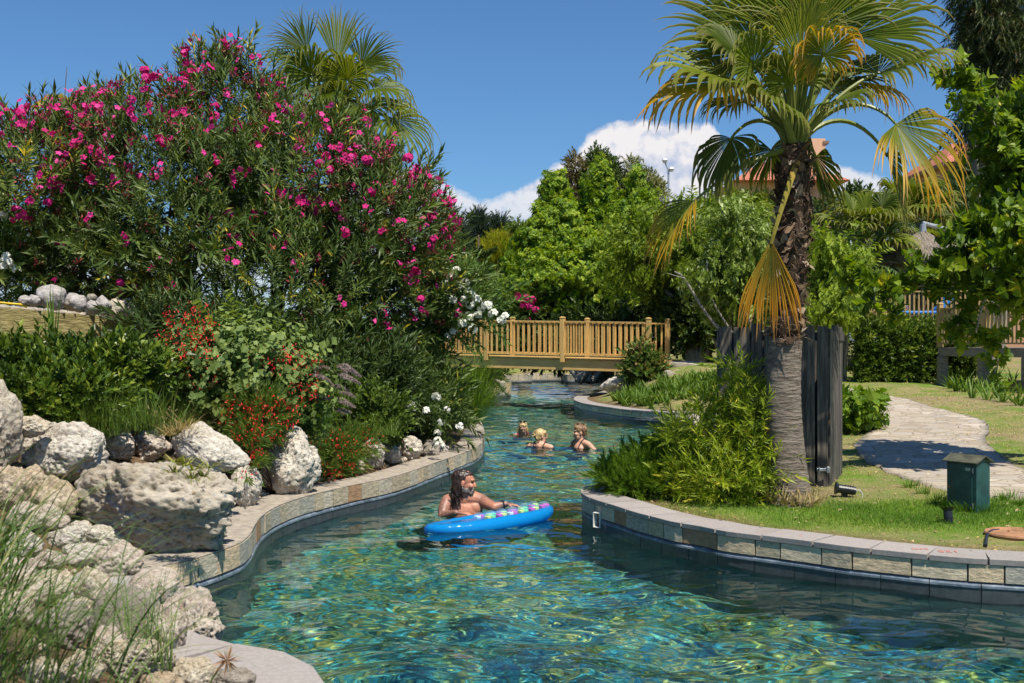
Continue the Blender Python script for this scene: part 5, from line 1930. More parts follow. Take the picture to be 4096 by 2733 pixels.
# shaggy upper trunk of old leaf bases and fibre
m_boot, t, b = mat('old_leaf_base_fibre')
nz_ = tnoise(t, 16, 7, .7, stretch=(1, 1, .4))
c = ramp(t, attr(t, 'rnd'), [(0, (.045, .03, .022)), (.45, (.13, .085, .055)), (.8, (.24, .16, .10)), (1, (.40, .33, .25))])
c = mixrgb(t, .8, c, ramp(t, nz_, [(.3, (.35, .33, .32)), (.7, (1.4, 1.4, 1.4))]), 'MULTIPLY')
t.links.new(c, b.inputs['Base Color']); b.inputs['Roughness'].default_value = .95; b.inputs['Specular IOR Level'].default_value = .15
bump(t, b, nz_, 1.0, .02)
rg = RT(500)
cu_ = [(1806, 790, 33), (1808, 720, 36), (1812, 620, 37), (1818, 520, 38), (1821, 440, 36), (1824, 370, 30), (1825, 330, 22)]
C2 = catmull([D(u, v, PD) for u, v, r in cu_], .03)
r2 = np.interp(C2[:, 2], [D(u, v, PD)[2] for u, v, r in cu_], [r * PD / F for u, v, r in cu_])
mb = MB(); tube(mb, C2, r2 * (1 + .07 * perlin(C2 * 14)), 22, rnd=.1)
NB = 330
for q in range(NB):
    f = rg.random() ** .9 * .97
    i = int(f * (len(C2) - 1))
    a = q * 2.39996 + rg.normal(0, .2)
    o_ = A(math.cos(a), math.sin(a), 0)
    out = rg.uniform(.12, .6) if rg.random() < .8 else rg.uniform(.8, 1.3)
    d = unit(o_ * out + A(0, 0, 1) * rg.choice([1, 1, 1, -.7]))
    M = frames(d[None], o_[None], 1.0)[0]
    L_, w = rg.uniform(.07, .15), rg.uniform(.03, .065)
    V = np.array([(0, -w, 0), (0, w, 0), (L_ * .6, w * .8, .012), (L_, w * .25 * rg.random(), .0), (L_ * rg.uniform(.75, 1.0), -w * .6, 0), (.0, -w * .6, -.025), (0, w * .6, -.025), (L_ * .8, 0, -.006)])
    mb.add(V @ M.T + C2[i] + o_ * r2[i] * .86, [(0, 1, 2, 4), (0, 4, 7, 5), (1, 6, 7, 2)], rg.random() ** 1.3)
    mb.more([(2, 3, 4), (3, 2, 7), (4, 3, 7)], mb.n - 8)
# fibres
NF = 2600
f = rg.random(NF); i = (f * (len(C2) - 1)).astype(int); a = rg.uniform(0, 2 * PI, NF)
o_ = np.column_stack([np.cos(a), np.sin(a), 0 * a])
LV, LF = t_thin(.035, .3)
stamp(mb, LV, LF, frames(o_ * .5 + rg.normal(0, .6, (NF, 3)) + A(0, 0, -.2), o_, rg.uniform(.03, .10, NF)), C2[i] + o_ * r2[i][:, None] * 1.05, rg.random(NF) ** .7)
mb.build('shaggy_trunk', m_boot, palm)
# dry roots and straw at the foot
mb = MB()
NF = 320
a = rg.uniform(0, 2 * PI, NF)
o_ = np.column_stack([np.cos(a), np.sin(a), 0 * a])
bs = np.array(pbase) + o_ * rg.uniform(.12, .26, (NF, 1)) + (0, 0, .02)
stamp(mb, *t_thin(.05, .4), frames(o_ * .45 + rg.normal(0, .35, (NF, 3)) + A(0, 0, .7), o_, rg.uniform(.08, .2, NF)), bs, rg.random(NF))
mb.build('dry_skirt', M_dry, palm)


def frond(parent, hub, tip, sx=1.0, depth=0.0, ny=-.5, nz=.8, droop=.8, half=2.3, kind='g', bow=None, PDx=PD, dy=0.0, r=.016, nseg=40, tone=.5, split=.56, root=None, hd=None, Rk=1.0, cup=.25, nx=0.0, seed=0, g0=0.0):
    """Frond whose blade starts at print pixel hub and points to pixel tip."""
    rg = RT(9000 + seed)
    hd_ = PDx + dy
    Hb = np.array(D(*hub, hd_))
    Tp = np.array(D(*tip, hd_ + depth))
    ax = Tp - Hb
    R = np.linalg.norm(ax) * Rk
    m1 = {'g': M_palm, 'y': M_palmy, 'o': M_palmo}[kind]
    m2 = M_peto if kind == 'o' else M_petg
    fr = bpy.data.objects.new('frond', None)
    COL.objects.link(fr); fr.parent = parent; fr.matrix_parent_inverse = Matrix.Translation(-parent.location); fr.location = Hb
    mb = MB()
    fan(mb, Hb, ax, (nx, ny, nz), R, rg, nseg=nseg, half=half, droop=droop, split=split, tone=tone, cup=cup, g0=g0, edge=.6 if kind == 'o' else 0)
    bl = mb.build('blade', m1)
    mb = MB()
    st = heart + rg.normal(0, .03, 3) if root is None else np.array(root)
    if bow is None:
        bow = (0, 0, .10 * np.linalg.norm(Hb - st))
    stalk(mb, st, Hb + unit(ax) * .03, bow, r * 1.9, r * .75, rg, teeth=PDx < 12)
    pt = mb.build('petiole', m2)
    for o in (bl, pt):
        o.parent = fr
        o.matrix_parent_inverse = Matrix.Translation(-Hb)
    return fr


FR = [
    # hub, tip, options
    ((1663, 186), (1428, 232), dict(kind='y', depth=.1, droop=.85, bow=(.0, 0, .16), tone=.25)),
    ((1655, 178), (1465, 125), dict(kind='g', depth=-.2, dy=-.2, droop=.8, bow=(0, 0, .14), tone=.7)),
    ((1729, 153), (1690, 60), dict(depth=-.28, dy=-.5, ny=-1, nz=.35, droop=1.0, tone=.6, Rk=1.15, half=2.7)),
    ((1890, 128), (1895, 25), dict(depth=-.25, dy=-.55, ny=-1, nz=.35, droop=1.0, kind='y', tone=.0, Rk=1.25, half=2.7, nseg=40)),
    ((1745, 118), (1590, -60), dict(depth=.3, dy=.1, ny=-.9, nz=.5, droop=.5, half=1.7, tone=.35)),
    ((1690, 120), (1590, 40), dict(depth=-.1, dy=-.1, ny=-.6, nz=.8, droop=.8, tone=.3)),
    ((1800, 90), (1770, -150), dict(depth=.2, dy=.2, ny=-1, nz=.1, droop=.5, half=1.2, tone=.7)),
    ((1860, 80), (1880, -170), dict(depth=.0, dy=.1, ny=-1, nz=.2, droop=.5, half=1.3, tone=.5)),
    ((1957, 83), (2110, -70), dict(depth=.2, dy=.1, ny=-.9, nz=.5, droop=.6, half=1.7, tone=.45)),
    ((2015, 170), (2195, 85), dict(depth=.1, dy=.1, ny=-.3, nz=1, droop=.8, half=2.0, tone=.3)),
    ((1950, 190), (2050, 215), dict(depth=.5, dy=.5, kind='y', tone=.2, droop=.85)),
    ((2056, 286), (2226, 470), dict(depth=-.15, dy=-.25, ny=-.6, nz=.8, droop=.75, kind='y', tone=.15, half=1.55, bow=(0, 0, .30), nseg=36, Rk=1.05, split=.45)),
    ((2035, 354), (2080, 520), dict(depth=.3, dy=.3, droop=.6, tone=.2, bow=(0, 0, .28), half=1.8)),
    ((1677, 319), (1610, 440), dict(depth=-.1, dy=-.1, droop=.8, tone=.15, kind='g', bow=(0, 0, .20), half=2.0, Rk=1.15, g0=.5, nx=-.5, nz=.9)),
    ((1592, 462), (1478, 615), dict(depth=-.1, dy=-.15, droop=.7, kind='y', tone=.0, half=1.5, bow=(.05, 0, .13), split=.5, nx=-.7, ny=-.25, nz=.6, g0=.25, cup=.5)),
    ((1770, 553), (1766, 772), dict(depth=.06, dy=-.32, ny=-1, nz=0, droop=.6, kind='o', tone=.3, half=.52, bow=(-.03, -.10, 0), r=.020, nseg=32, Rk=1.04, split=.6, cup=.15, seed=8, g0=.10)),
    ((1770, 345), (1748, 440), dict(depth=.3, dy=.4, droop=.9, tone=.1, bow=(0, 0, .1))),
    ((1872, 360), (1895, 470), dict(depth=.3, dy=.4, droop=.9, tone=.1, bow=(0, 0, .1), Rk=1.2)),
    ((1815, 195), (1800, 60), dict(depth=-.3, dy=-.3, ny=-1, nz=.4, droop=.95, tone=.6, half=1.9)),
    ((1840, 150), (1835, -40), dict(depth=-.1, dy=-.1, ny=-1, nz=.2, droop=.6, tone=.85, half=.9)),
    ((1780, 240), (1735, 190), dict(depth=-.45, dy=-.35, droop=1.0, tone=.4, ny=-.8, nz=.6, Rk=1.1)),
    ((1920, 235), (1985, 225), dict(depth=-.4, dy=-.2, droop=1.0, tone=.3, ny=-.8, nz=.6, Rk=1.1)),
    ((1700, 230), (1640, 260), dict(depth=.5, dy=.5, droop=.9, tone=.3)),
    ((1880, 200), (1930, 130), dict(depth=.6, dy=.6, droop=.8, tone=.35)),
    ((1770, 160), (1700, 120), dict(depth=.6, dy=.6, droop=.8, tone=.3)),
]
for k, (hb, tp, kw) in enumerate(FR):
    kw.setdefault('seed', k)
    if kw.get('kind', 'g') == 'g':
        kw.setdefault('split', .63); kw['droop'] = kw.get('droop', .8) * .88
    frond(palm, hb, tp, **kw)
# young spear leaves and pale stalks crowding the heart
mb = MB()
for q in range(26):
    a = rg.uniform(0, 2 * PI)
    e = heart + A(math.cos(a) * rg.uniform(.1, .5), math.sin(a) * rg.uniform(.1, .5), rg.uniform(.45, .95))
    stalk(mb, heart + rg.normal(0, .03, 3), e, (0, 0, .03), .022, .010, rg)
mb.build('inner_stalks', M_petg, palm, smooth=True)

# ---- palm behind the oleander
PD2 = 21.0
h2 = np.array(D(775, 275, PD2))
palm2 = thing('fan_palm', gbase(775, PD2), 'fan palm rising behind the middle of the pink oleander', 'palm tree')
mb = MB(); c0 = np.array(gbase(775, PD2)); tube(mb, [c0, (c0 + h2) / 2 + (.05, 0, 0), h2], [.22, .19, .17], 14); mb.build('trunk', m_trunk, palm2, smooth=True)
heart = h2
FR2 = [
    ((773, 150), (783, 28), dict(half=.55, droop=.35, tone=.8, ny=-1, nz=.1, split=.7)), ((704, 115), (645, 35), dict(half=1.0, droop=.4, tone=.3, ny=-1, nz=.3)),
    ((715, 175), (665, 70), dict(depth=-.5, half=2.5, droop=.95, ny=-1, nz=.4, tone=.45)), ((829, 150), (888, 68), dict(half=1.2, droop=.45, tone=.25, ny=-1, nz=.3)),
    ((796, 184), (800, 80), dict(depth=-.5, half=2.5, droop=1.0, ny=-1, nz=.4, tone=.6)), ((862, 204), (968, 205), dict(half=2.2, droop=.85, tone=.5)),
    ((905, 244), (968, 250), dict(half=2.2, droop=1.0, tone=.75, Rk=1.2)), ((902, 273), (1005, 365), dict(half=1.8, droop=.85, tone=.5, Rk=1.1)),
    ((665, 184), (592, 150), dict(half=2.0, droop=.9, tone=.45)), ((640, 225), (585, 235), dict(half=2.0, droop=.95, tone=.3)),
    ((800, 270), (820, 340), dict(depth=-.5, half=2.2, droop=.9, tone=.15)), ((735, 260), (700, 330), dict(depth=-.4, half=2.2, droop=.9, tone=.15)),
    ((760, 190), (740, 100), dict(depth=.4, dy=.3, half=1.6, droop=.7, tone=.4)), ((850, 170), (880, 110), dict(depth=.5, dy=.4, half=1.8, droop=.8, tone=.3)),
    ((870, 320), (905, 400), dict(half=1.8, droop=.85, tone=.25)), ((745, 210), (690, 250), dict(depth=-.6, half=2.2, droop=1.0, tone=.35)), ((840, 240), (880, 300), dict(depth=-.6, half=2.2, droop=1.0, tone=.35)),
    ((680, 150), (610, 90), dict(half=1.5, droop=.6, tone=.35)), ((720, 300), (640, 330), dict(half=1.9, droop=.95, tone=.2)), ((780, 225), (775, 150), dict(depth=-.4, half=2.2, droop=.95, ny=-1, nz=.5, tone=.5)),
]
for k, (hb, tp, kw) in enumerate(FR2):
    frond(palm2, hb, tp, PDx=PD2, r=.02, nseg=34, seed=50 + k, **{'Rk': 1.12, 'split': .46, **kw})
# ---- palm far left
PD3 = 20.0
h3 = np.array(D(150, 330, PD3))
palm3 = thing('fan_palm', gbase(150, PD3), 'fan palm mostly hidden behind the left end of the pink oleander', 'palm tree')
mb = MB(); c0 = np.array(gbase(150, PD3)); tube(mb, [c0, (c0 + h3) / 2, h3], [.22, .19, .17], 14); mb.build('trunk', m_trunk, palm3, smooth=True)
heart = h3
for k, (hb, tp, kw) in enumerate([((150, 245), (55, 225), dict(kind='y', half=2.0, droop=.85, tone=.1)), ((240, 250), (235, 175), dict(half=1.2, droop=.3, tone=.5)), ((205, 240), (200, 190), dict(half=1.1, droop=.3, tone=.4)),
                                  ((90, 320), (30, 345), dict(kind='y', half=1.8, droop=.95)), ((270, 270), (330, 240), dict(half=1.8, droop=.6)), ((120, 300), (60, 280), dict(half=1.8, droop=.9))]):
    frond(palm3, hb, tp, PDx=PD3, r=.02, nseg=26, seed=80 + k, **kw)

# ---- palms behind, on the right (fan and feather)
def small_fan_palm(u, v, d, label, n, R, seed, th=None):
    rg = RT(seed)
    h_ = np.array(D(u, v, d))
    b0 = np.array(gbase(u, d))
    o = thing('fan_palm', b0, label, 'palm tree', 'palms in the planting behind the shaggy palm')
    mb = MB(); tube(mb, [b0, (b0 + h_) / 2, h_], [.2, .18, .16], 12); mb.build('trunk', m_trunk, o, smooth=True)
    for q in range(n):
        a = q * 2.4 + rg.normal(0, .2)
        e = rg.uniform(-.3, 1.3)
        ax = A(math.cos(a) * math.cos(e), math.sin(a) * math.cos(e), math.sin(e))
        Hb = h_ + ax * R * rg.uniform(.8, 1.1)
        ax2 = unit(ax - A(0, 0, .25))
        mb = MB(); fan(mb, Hb, ax2, (0, -.3, 1), R * rg.uniform(.8, 1.05), rg, nseg=22, half=2.2, droop=.7, tone=rg.uniform(.2, .7), K=6)
        stalk(mb, h_, Hb, (0, 0, .05), .02, .012, rg)
        mb.build('frond', M_palm, o)
    return o


def feather(mb, P0, ax, L_, rg, tone, drop=.9, n=44):
    ax = unit(np.asarray(ax, float))
    K = n
    p = np.array(P0, float)
    sd = unit(np.cross(ax, A(0, 0, 1)))
    pts, T = [], []
    for k in range(K):
        f = k / K
        d = unit(ax * (1 - drop * f * .6) + A(0, 0, -1) * drop * f ** 1.3)
        p = p + d * L_ / K
        pts.append(p.copy()); T.append(d)
    pts, T = np.array(pts), np.array(T)
    tube(mb, pts, np.linspace(.022, .005, K), 4, rnd=.7, cap=False)
    LV, LF = t_thin(.035, .12)
    f = np.arange(K) / K
    ln = L_ * .22 * np.sin(np.clip(f * 1.05 + .12, 0, 1) * PI) ** .6 + .03
    for s_ in (-1, 1):
        a_ = T * .75 + sd * s_ * .85 + A(0, 0, .18) + rg.normal(0, .06, (K, 3))
        stamp(mb, LV, LF, frames(a_, np.tile(A(0, 0, 1.), (K, 1)) + sd * -s_ * .3, ln), pts, np.clip(tone + rg.normal(0, .1, K), 0, 1))


def feather_palm(u, v, d, label, n, L_, seed, group='palms in the planting behind the shaggy palm', emin=-.1, emax=1.35):
    rg = RT(seed)
    h_ = np.array(D(u, v, d)); b0 = np.array(gbase(u, d))
    o = thing('feather_palm', b0, label, 'palm tree', group)
    mb = MB(); tube(mb, [b0, (b0 + h_) / 2, h_], [.25, .22, .2], 12); mb.build('trunk', m_trunk, o, smooth=True)
    for q in range(n):
        a = q * 2.4 + rg.normal(0, .2); e = rg.uniform(emin, emax)
        mb = MB(); feather(mb, h_, (math.cos(a) * math.cos(e), math.sin(a) * math.cos(e), math.sin(e)), L_ * rg.uniform(.8, 1.1), rg, rg.uniform(.2, .6))
        mb.build('frond', M_featherp, o)
    return o
M_featherp = leafmat('feather_palm_leaflets', [(0, (.03, .065, .025)), (.5, (.07, .13, .045)), (1, (.18, .26, .10))], rough=.35, trans=.25)
small_fan_palm(1690, 535, 36, 'fan palm behind the shaggy palm\'s drooping left fronds', 22, 1.0, 601)
small_fan_palm(1990, 550, 33, 'bright fan palm right of the shaggy trunk below the pink roof', 24, 1.0, 602)
small_fan_palm(2085, 520, 36, 'fan palm with spiky crown between the pink roof and the right house', 26, 1.1, 603)
feather_palm(1925, 650, 31, 'low feather palm left of the thatched umbrellas', 20, 2.0, 604)
feather_palm(1985, 610, 33, 'tall arching feather palm left of the thatched umbrellas', 22, 2.3, 605)
feather_palm(2075, 560, 40, 'feather palm directly behind the nearest thatched umbrella', 22, 2.6, 606)

# ------------------------------------------------------------------ trees in the background
GT = 'trees beyond the bridge'


def tree(name, label, u, d, blobs, tpls, n, size, material, seed, trunk=.16, bark=None, group=GT, base=None, stems=2, **kw):
    kw.setdefault('rnd', (.5, .22))
    return plant(name, label, 'tree', base or gbase(u, d), blobs, tpls, n, size, material, seed, trunk=trunk, bark=bark or m_barkg, stems=stems, group=group, part='crown', **kw)[0]


# dark filling mass far off, then single trees
tree('maple_tree', 'big bright green maple with three pointed tops behind the bridge', 1390, 42,
     [blob(1390, 600, 140, 100, 42, 2.0), blob(1275, 462, 34, 75, 42.5, .8), blob(1290, 570, 85, 95, 41.5, 1.3), blob(1377, 440, 36, 90, 42, .8), blob(1400, 520, 60, 60, 42, 1), blob(1464, 465, 30, 85, 42, .8), blob(1340, 660, 150, 90, 40, 1.5), blob(1460, 610, 110, 130, 41, 1.6), blob(1240, 610, 70, 95, 41, 1.2), blob(1210, 690, 60, 60, 40, 1), blob(1450, 700, 110, 50, 39.5, 1.2)],
     T_maple, 25000, .19, M_maple, 700, trim=[(1100, 700), (1150, 580), (1190, 530), (1225, 500), (1240, 420), (1262, 395), (1285, 392), (1300, 440), (1335, 452), (1358, 385), (1378, 355), (1392, 385), (1405, 430), (1445, 440), (1458, 385), (1468, 380), (1478, 440), (1510, 455), (1560, 500), (1600, 600)], trunk=.14, up=.3, droop=.25, clump=.8, jit=.5, rnd=(.50, .28), sc=dict(lump=.4, shell=.10, inner=.18))
tree('rusty_tree', 'thin brownish tree top left of the dark one behind the maple', 1330, 50, [blob(1325, 395, 28, 42, 50, .8), blob(1318, 440, 34, 40, 50, .8)], T_small, 800, .28, M_rust, 701, trim=[(1280, 440), (1300, 370), (1318, 348), (1345, 385), (1370, 400)], clump=1)
tree('dark_tree', 'dark round tree top standing above the maple', 1385, 50, [blob(1378, 388, 36, 42, 50, 1), blob(1395, 430, 42, 50, 50, 1), blob(1365, 430, 36, 40, 50, 1)], T_small, 3000, .28, M_darkg, 702, trim=[(1340, 400), (1355, 360), (1370, 345), (1400, 360), (1414, 385), (1425, 480)], clump=1.5)
tree('flowering_tree', 'cream flowered tree top right of the maple\'s middle point', 1440, 50, [blob(1448, 400, 22, 44, 50, .7), blob(1478, 430, 40, 40, 50, 1), blob(1500, 450, 28, 26, 50, .8), blob(1440, 450, 45, 40, 50, 1)], T_small, 2400, .27, M_cream, 703, trim=[(1420, 480), (1430, 420), (1445, 360), (1458, 362), (1468, 410), (1485, 385), (1500, 400), (1520, 430), (1540, 470)], clump=2)
tree('cypress', 'dark cypress touching the edge of the pink oleander', 1040, 58, [blob(1045, 530, 24, 60, 58, 1.2), blob(1035, 600, 40, 60, 58, 1.4), blob(1075, 600, 40, 50, 58, 1.2)], T_tuft, 2600, .42, M_darkc, 704, trim=[(990, 600), (1028, 510), (1043, 478), (1058, 520), (1110, 640)], up=.8, clump=.7)
tree('cypress', 'middle dark cypress with the highest pointed top', 1095, 60, [blob(1098, 505, 12, 40, 60, .7), blob(1098, 545, 28, 45, 60, 1.2), blob(1095, 610, 40, 60, 60, 1.4)], T_tuft, 2400, .42, M_darkc, 705, trim=[(1050, 620), (1078, 540), (1092, 498), (1098, 474), (1106, 505), (1128, 550), (1150, 640)], up=.9, clump=.7)
tree('cypress', 'dark cypress nearest the maple', 1150, 60, [blob(1148, 525, 16, 34, 60, .9), blob(1140, 560, 38, 45, 60, 1.2), blob(1155, 610, 40, 60, 60, 1.4)], T_tuft, 2400, .42, M_darkc, 706, trim=[(1090, 600), (1125, 535), (1148, 492), (1160, 520), (1185, 560), (1210, 640)], up=.9, clump=.7)
tree('birch_tree', 'pale green leafy tree between the cypresses and the maple', 1200, 52, [blob(1185, 540, 26, 50, 52, 1), blob(1215, 560, 34, 50, 52, 1), blob(1195, 610, 50, 40, 52, 1)], T_small, 1600, .42, M_mid, 707, trim=[(1150, 600), (1175, 520), (1190, 505), (1205, 530), (1225, 520), (1250, 560)], rnd=(.7, .2))
tree('golden_thuja', 'golden yellow thuja bush in front of the cypresses', 1140, 48, [blob(1140, 600, 45, 55, 48, 1), blob(1115, 630, 36, 45, 48, .9), blob(1165, 625, 36, 45, 48, .9), blob(1145, 565, 22, 30, 48, .6)], T_tuft, 2600, .36, M_thuja, 708, trim=[(1060, 640), (1085, 590), (1110, 565), (1130, 552), (1144, 536), (1160, 556), (1185, 590), (1215, 640)], up=1.4, jit=.3, clump=2.4)
# araucaria with tiers of upswept branches
ar = thing('norfolk_pine', gbase(1100, 44), 'young norfolk pine with flat tiers of branches left of the maple', 'tree', GT)
rg = RT(709)
k_ = 44 / F
c0 = np.array(gbase(1096, 44))
mb = MB(); tube(mb, [c0, D(1100, 640, 44), D(1098, 540, 44)], [.10, .07, .03], 8); mb.build('trunk', m_bark, ar, smooth=True)
mb = MB()
LV, LF = t_thin(.12, .0)
for vz, rad, nb_ in ((570, 40, 8), (655, 88, 9), (715, 100, 9), (760, 110, 9)):
    c = np.array(D(1098, vz + 20, 44))
    for q in range(nb_):
        a = q * 2 * PI / nb_ + rg.normal(0, .15)
        K = 46
        f = np.linspace(.08, 1, K)
        P = c + np.column_stack([np.cos(a) * f * rad * k_, np.sin(a) * f * rad * k_, (f ** 1.6) * rad * .45 * k_])
        tube(mb, P[::6], .018, 4, rnd=.1, cap=False)
        for s_ in range(9):
            dd = A(math.cos(a), math.sin(a), .3) * .9 + rg.normal(0, .55, (K, 3)) + A(0, 0, .35)
            stamp(mb, LV, LF, frames(dd, rg.normal(size=(K, 3)), .22 * (1.1 - f * .5)), P, rg.random(K) * .8)
mb.build('crown', leafmat('norfolk_needles', [(0, (.025, .05, .012)), (1, (.11, .15, .03))], trans=.15), ar)
tree('shrub_tree', 'mid green bushes under the norfolk pine behind the bridge', 1130, 41, [blob(1120, 720, 80, 50, 41, 1.2), blob(1190, 730, 60, 50, 41, 1), blob(1060, 730, 50, 60, 42, 1), blob(1160, 675, 50, 40, 43, 1)], T_small, 2300, .45, M_mid, 710)
tree('mimosa', 'feathery umbrella shaped mimosa between the maple and the shaggy palm', 1650, 34, [blob(1470, 560, 120, 40, 35, 1.6), blob(1560, 515, 130, 50, 35, 2), blob(1660, 545, 90, 60, 34, 1.6), blob(1520, 610, 80, 30, 34, 1.2), blob(1600, 600, 100, 50, 34, 1.6), blob(1700, 470, 60, 30, 35, 1.2), blob(1740, 600, 60, 70, 34, 1.4), blob(1440, 620, 50, 30, 34, 1)],
     T_fern, 3600, .6, M_feather, 711, trim=[(1340, 640), (1370, 570), (1420, 520), (1480, 480), (1560, 465), (1640, 465), (1700, 445), (1760, 440), (1830, 500)], trunk=.10, up=.1, jit=.35, clump=.9, rnd=(.55, .22), group=GT, base=gbase(1690, 33))
tree('silver_oak', 'silvery leaved tree just left of the shaggy palm trunk', 1680, 30, [blob(1680, 530, 55, 45, 30, .9), blob(1710, 600, 60, 60, 30, 1), blob(1640, 650, 50, 50, 30, .9), blob(1700, 680, 70, 55, 30, 1)], T_fern, 1500, .5, M_silver, 712, trim=[(1580, 620), (1640, 500), (1690, 470), (1740, 500), (1800, 580)], trunk=.05, up=.35, clump=1.4)
bt = thing('branching_tree', gbase(1690, 29), 'bare leaning trunk with curved branches below the mimosa', 'tree', GT)
mb = MB()
for pth, r0 in (([(1712, 800), (1690, 780), (1650, 755), (1610, 705), (1570, 640), (1548, 625)], .055), ([(1690, 780), (1640, 700), (1625, 650), (1622, 600)], .03), ([(1730, 800), (1722, 740), (1700, 700), (1690, 640)], .05), ([(1722, 740), (1745, 690), (1750, 650)], .03), ([(1570, 640), (1530, 628)], .015)):
    P = catmull([D(u, v, 29 + .1 * i) for i, (u, v) in enumerate(pth)], .08)
    tube(mb, P, np.linspace(r0, r0 * .45, len(P)), 8)
mb.build('trunk', m_barkg, bt, smooth=True)
P, O = scatter([blob(1640, 620, 60, 40, 29.5, .5)], 60, RT(713)); mb = MB(); leafy(mb, P, O, T_fern, .4, RT(714), up=.2); mb.build('crown', M_feather, bt)
tree('dense_shrub', 'dense dark shrubbery right of the bridge end', 1600, 33.5, [blob(1590, 740, 60, 60, 34, 1), blob(1560, 690, 50, 50, 34.5, 1), blob(1640, 720, 60, 60, 34, 1), blob(1620, 660, 70, 50, 34.5, 1), blob(1545, 750, 24, 36, 34, .6), blob(1690, 740, 60, 60, 34, 1)], T_small, 3600, .42, M_darkg, 715, clump=1.6, rnd=(.6, .28))
tree('dense_shrub', 'shadowed shrubbery behind the bridge rails', 1350, 37.5, [blob(1300, 790, 120, 50, 39, 1), blob(1450, 780, 90, 55, 38, 1), blob(1150, 800, 90, 40, 39, 1), blob(1380, 740, 90, 40, 39, 1), blob(1500, 745, 50, 55, 38, .8)], T_small, 3400, .45, M_darkg, 716, rnd=(.35, .2))
tree('leafy_tree', 'mid green feathery tree right of the shaggy palm trunk', 1930, 27, [blob(1900, 560, 60, 60, 27, 1), blob(1920, 640, 80, 50, 27, 1), blob(1960, 600, 60, 40, 27, .9), blob(1880, 690, 40, 50, 27, .8), blob(1940, 690, 50, 30, 27, .7)], T_fern, 2300, .5, M_feather, 717, trim=[(1800, 580), (1850, 530), (1890, 520), (1930, 560), (1990, 620), (2040, 690)], trunk=.07, up=.5, clump=1.2, rnd=(.6, .22))
tree('leafy_tree', 'leafy sprays hanging in front of the higher deck rail', 1900, 22, [blob(1915, 720, 34, 30, 22, .4), blob(1885, 745, 26, 16, 22, .3), blob(1940, 700, 16, 16, 22, .3)], T_fern, 260, .35, M_feather, 718, trunk=.02, up=.3, rnd=(.7, .2), base=gbase(1900, 22.5))
tree('dark_tree', 'dark green trees filling the gap behind the thatched umbrellas', 2150, 44, [blob(2060, 640, 100, 60, 43, 1.5), blob(2200, 600, 120, 90, 44, 2), blob(2330, 560, 90, 120, 44, 2), blob(2230, 480, 90, 60, 48, 2), blob(1850, 640, 90, 60, 42, 1.5), blob(1930, 500, 80, 50, 46, 1.5)], T_small, 4200, .62, M_darkg, 719, trim=[(1700, 520), (1850, 480), (1950, 440), (2060, 450), (2160, 460), (2200, 430), (2400, 430)], clump=.9)
tree('dark_tree', 'bluish green bush below the right house', 2260, 60, [blob(2250, 440, 60, 40, 60, 2), blob(2310, 460, 60, 40, 60, 2)], T_small, 1300, .8, M_mid, 720, rnd=(.3, .15))
tree('pine_tree', 'low dark pine line below the lamp post', 1560, 55, [blob(1560, 450, 50, 26, 55, 1), blob(1620, 455, 50, 30, 55, 1), blob(1680, 440, 50, 26, 55, 1), blob(1740, 450, 60, 40, 55, 1)], T_tuft, 2200, .5, M_mid, 721, trim=[(1480, 480), (1560, 458), (1640, 448), (1700, 440), (1800, 440)], up=1.0, rnd=(.4, .2))
tree('gum_tree', 'tall drooping gum tree in the top right corner', 2290, 38, [blob(2270, 60, 70, 70, 38, 1.2), blob(2310, 140, 80, 90, 38, 1.4), blob(2250, 170, 44, 70, 38, .9), blob(2230, 270, 36, 60, 38, .7), blob(2300, 260, 60, 70, 38, 1), blob(2350, 60, 60, 110, 38, 1.3), blob(2225, 320, 24, 40, 38, .5), blob(2215, 30, 24, 50, 38, .6), blob(2370, 250, 60, 110, 38, 1.2), blob(2255, -30, 70, 60, 38, 1.2)],
     T_droop, 4200, .62, M_euc, 722, trunk=.16, up=0, droop=1.3, jit=.3, clump=.9, rnd=(.45, .3), group=None, sc=dict(lump=.4))

# ---- mulberry with large leaves reaching in from the right
MD = 12.6
rg = RT(730)
mul = thing('mulberry_tree', (7.2, 13.2, float(ground_z([(7.2, 13.2)])[0])), 'mulberry tree with large glossy leaves hanging in from the right edge', 'tree')
MBL = [blob(2320, 420, 60, 110, 12.6, .6), blob(2310, 560, 80, 90, 12.2, .6), blob(2265, 620, 72, 55, 12.2, .5), blob(2350, 700, 46, 60, 12.4, .5), blob(2370, 250, 60, 100, 12.8, .6), blob(2255, 690, 46, 26, 12.2, .25), blob(2400, 500, 100, 250, 12.8, .9),
       blob(2130, 630, 60, 26, 12.3, .3), blob(2200, 210, 40, 22, 12.6, .2), blob(2250, 260, 40, 30, 12.6, .25), blob(2300, 320, 40, 40, 12.5, .3), blob(2290, 830, 30, 26, 12.4, .2), blob(2330, 790, 30, 40, 12.4, .25), blob(2190, 560, 40, 30, 12.3, .3)]
P, O = scatter(MBL, 1500, rg, inner=.3, lump=.35, grow=.12)
_v = CV - (P[:, 2] - H) * F / P[:, 1]; _u = CU + P[:, 0] * F / P[:, 1]
_side = np.interp(_v, [0, 120, 180, 230, 300, 420, 500, 560, 620, 680, 720, 760, 850, 900], [2350, 2310, 2180, 2200, 2245, 2250, 2240, 2165, 1980, 2000, 2110, 2185, 2210, 2260])
_ok = (_u > _side) & ((_v < 640) | ((_v < 705) & (rg.random(len(P)) < .65)) | (rg.random(len(P)) < .16))
P, O = P[_ok], O[_ok]
P, O = trimmed(P, O, [(1900, 900), (2000, 640), (2060, 600), (2120, 590), (2175, 540), (2178, 210), (2240, 190), (2290, 250), (2340, 215), (2400, 160)], .02)
extra = []
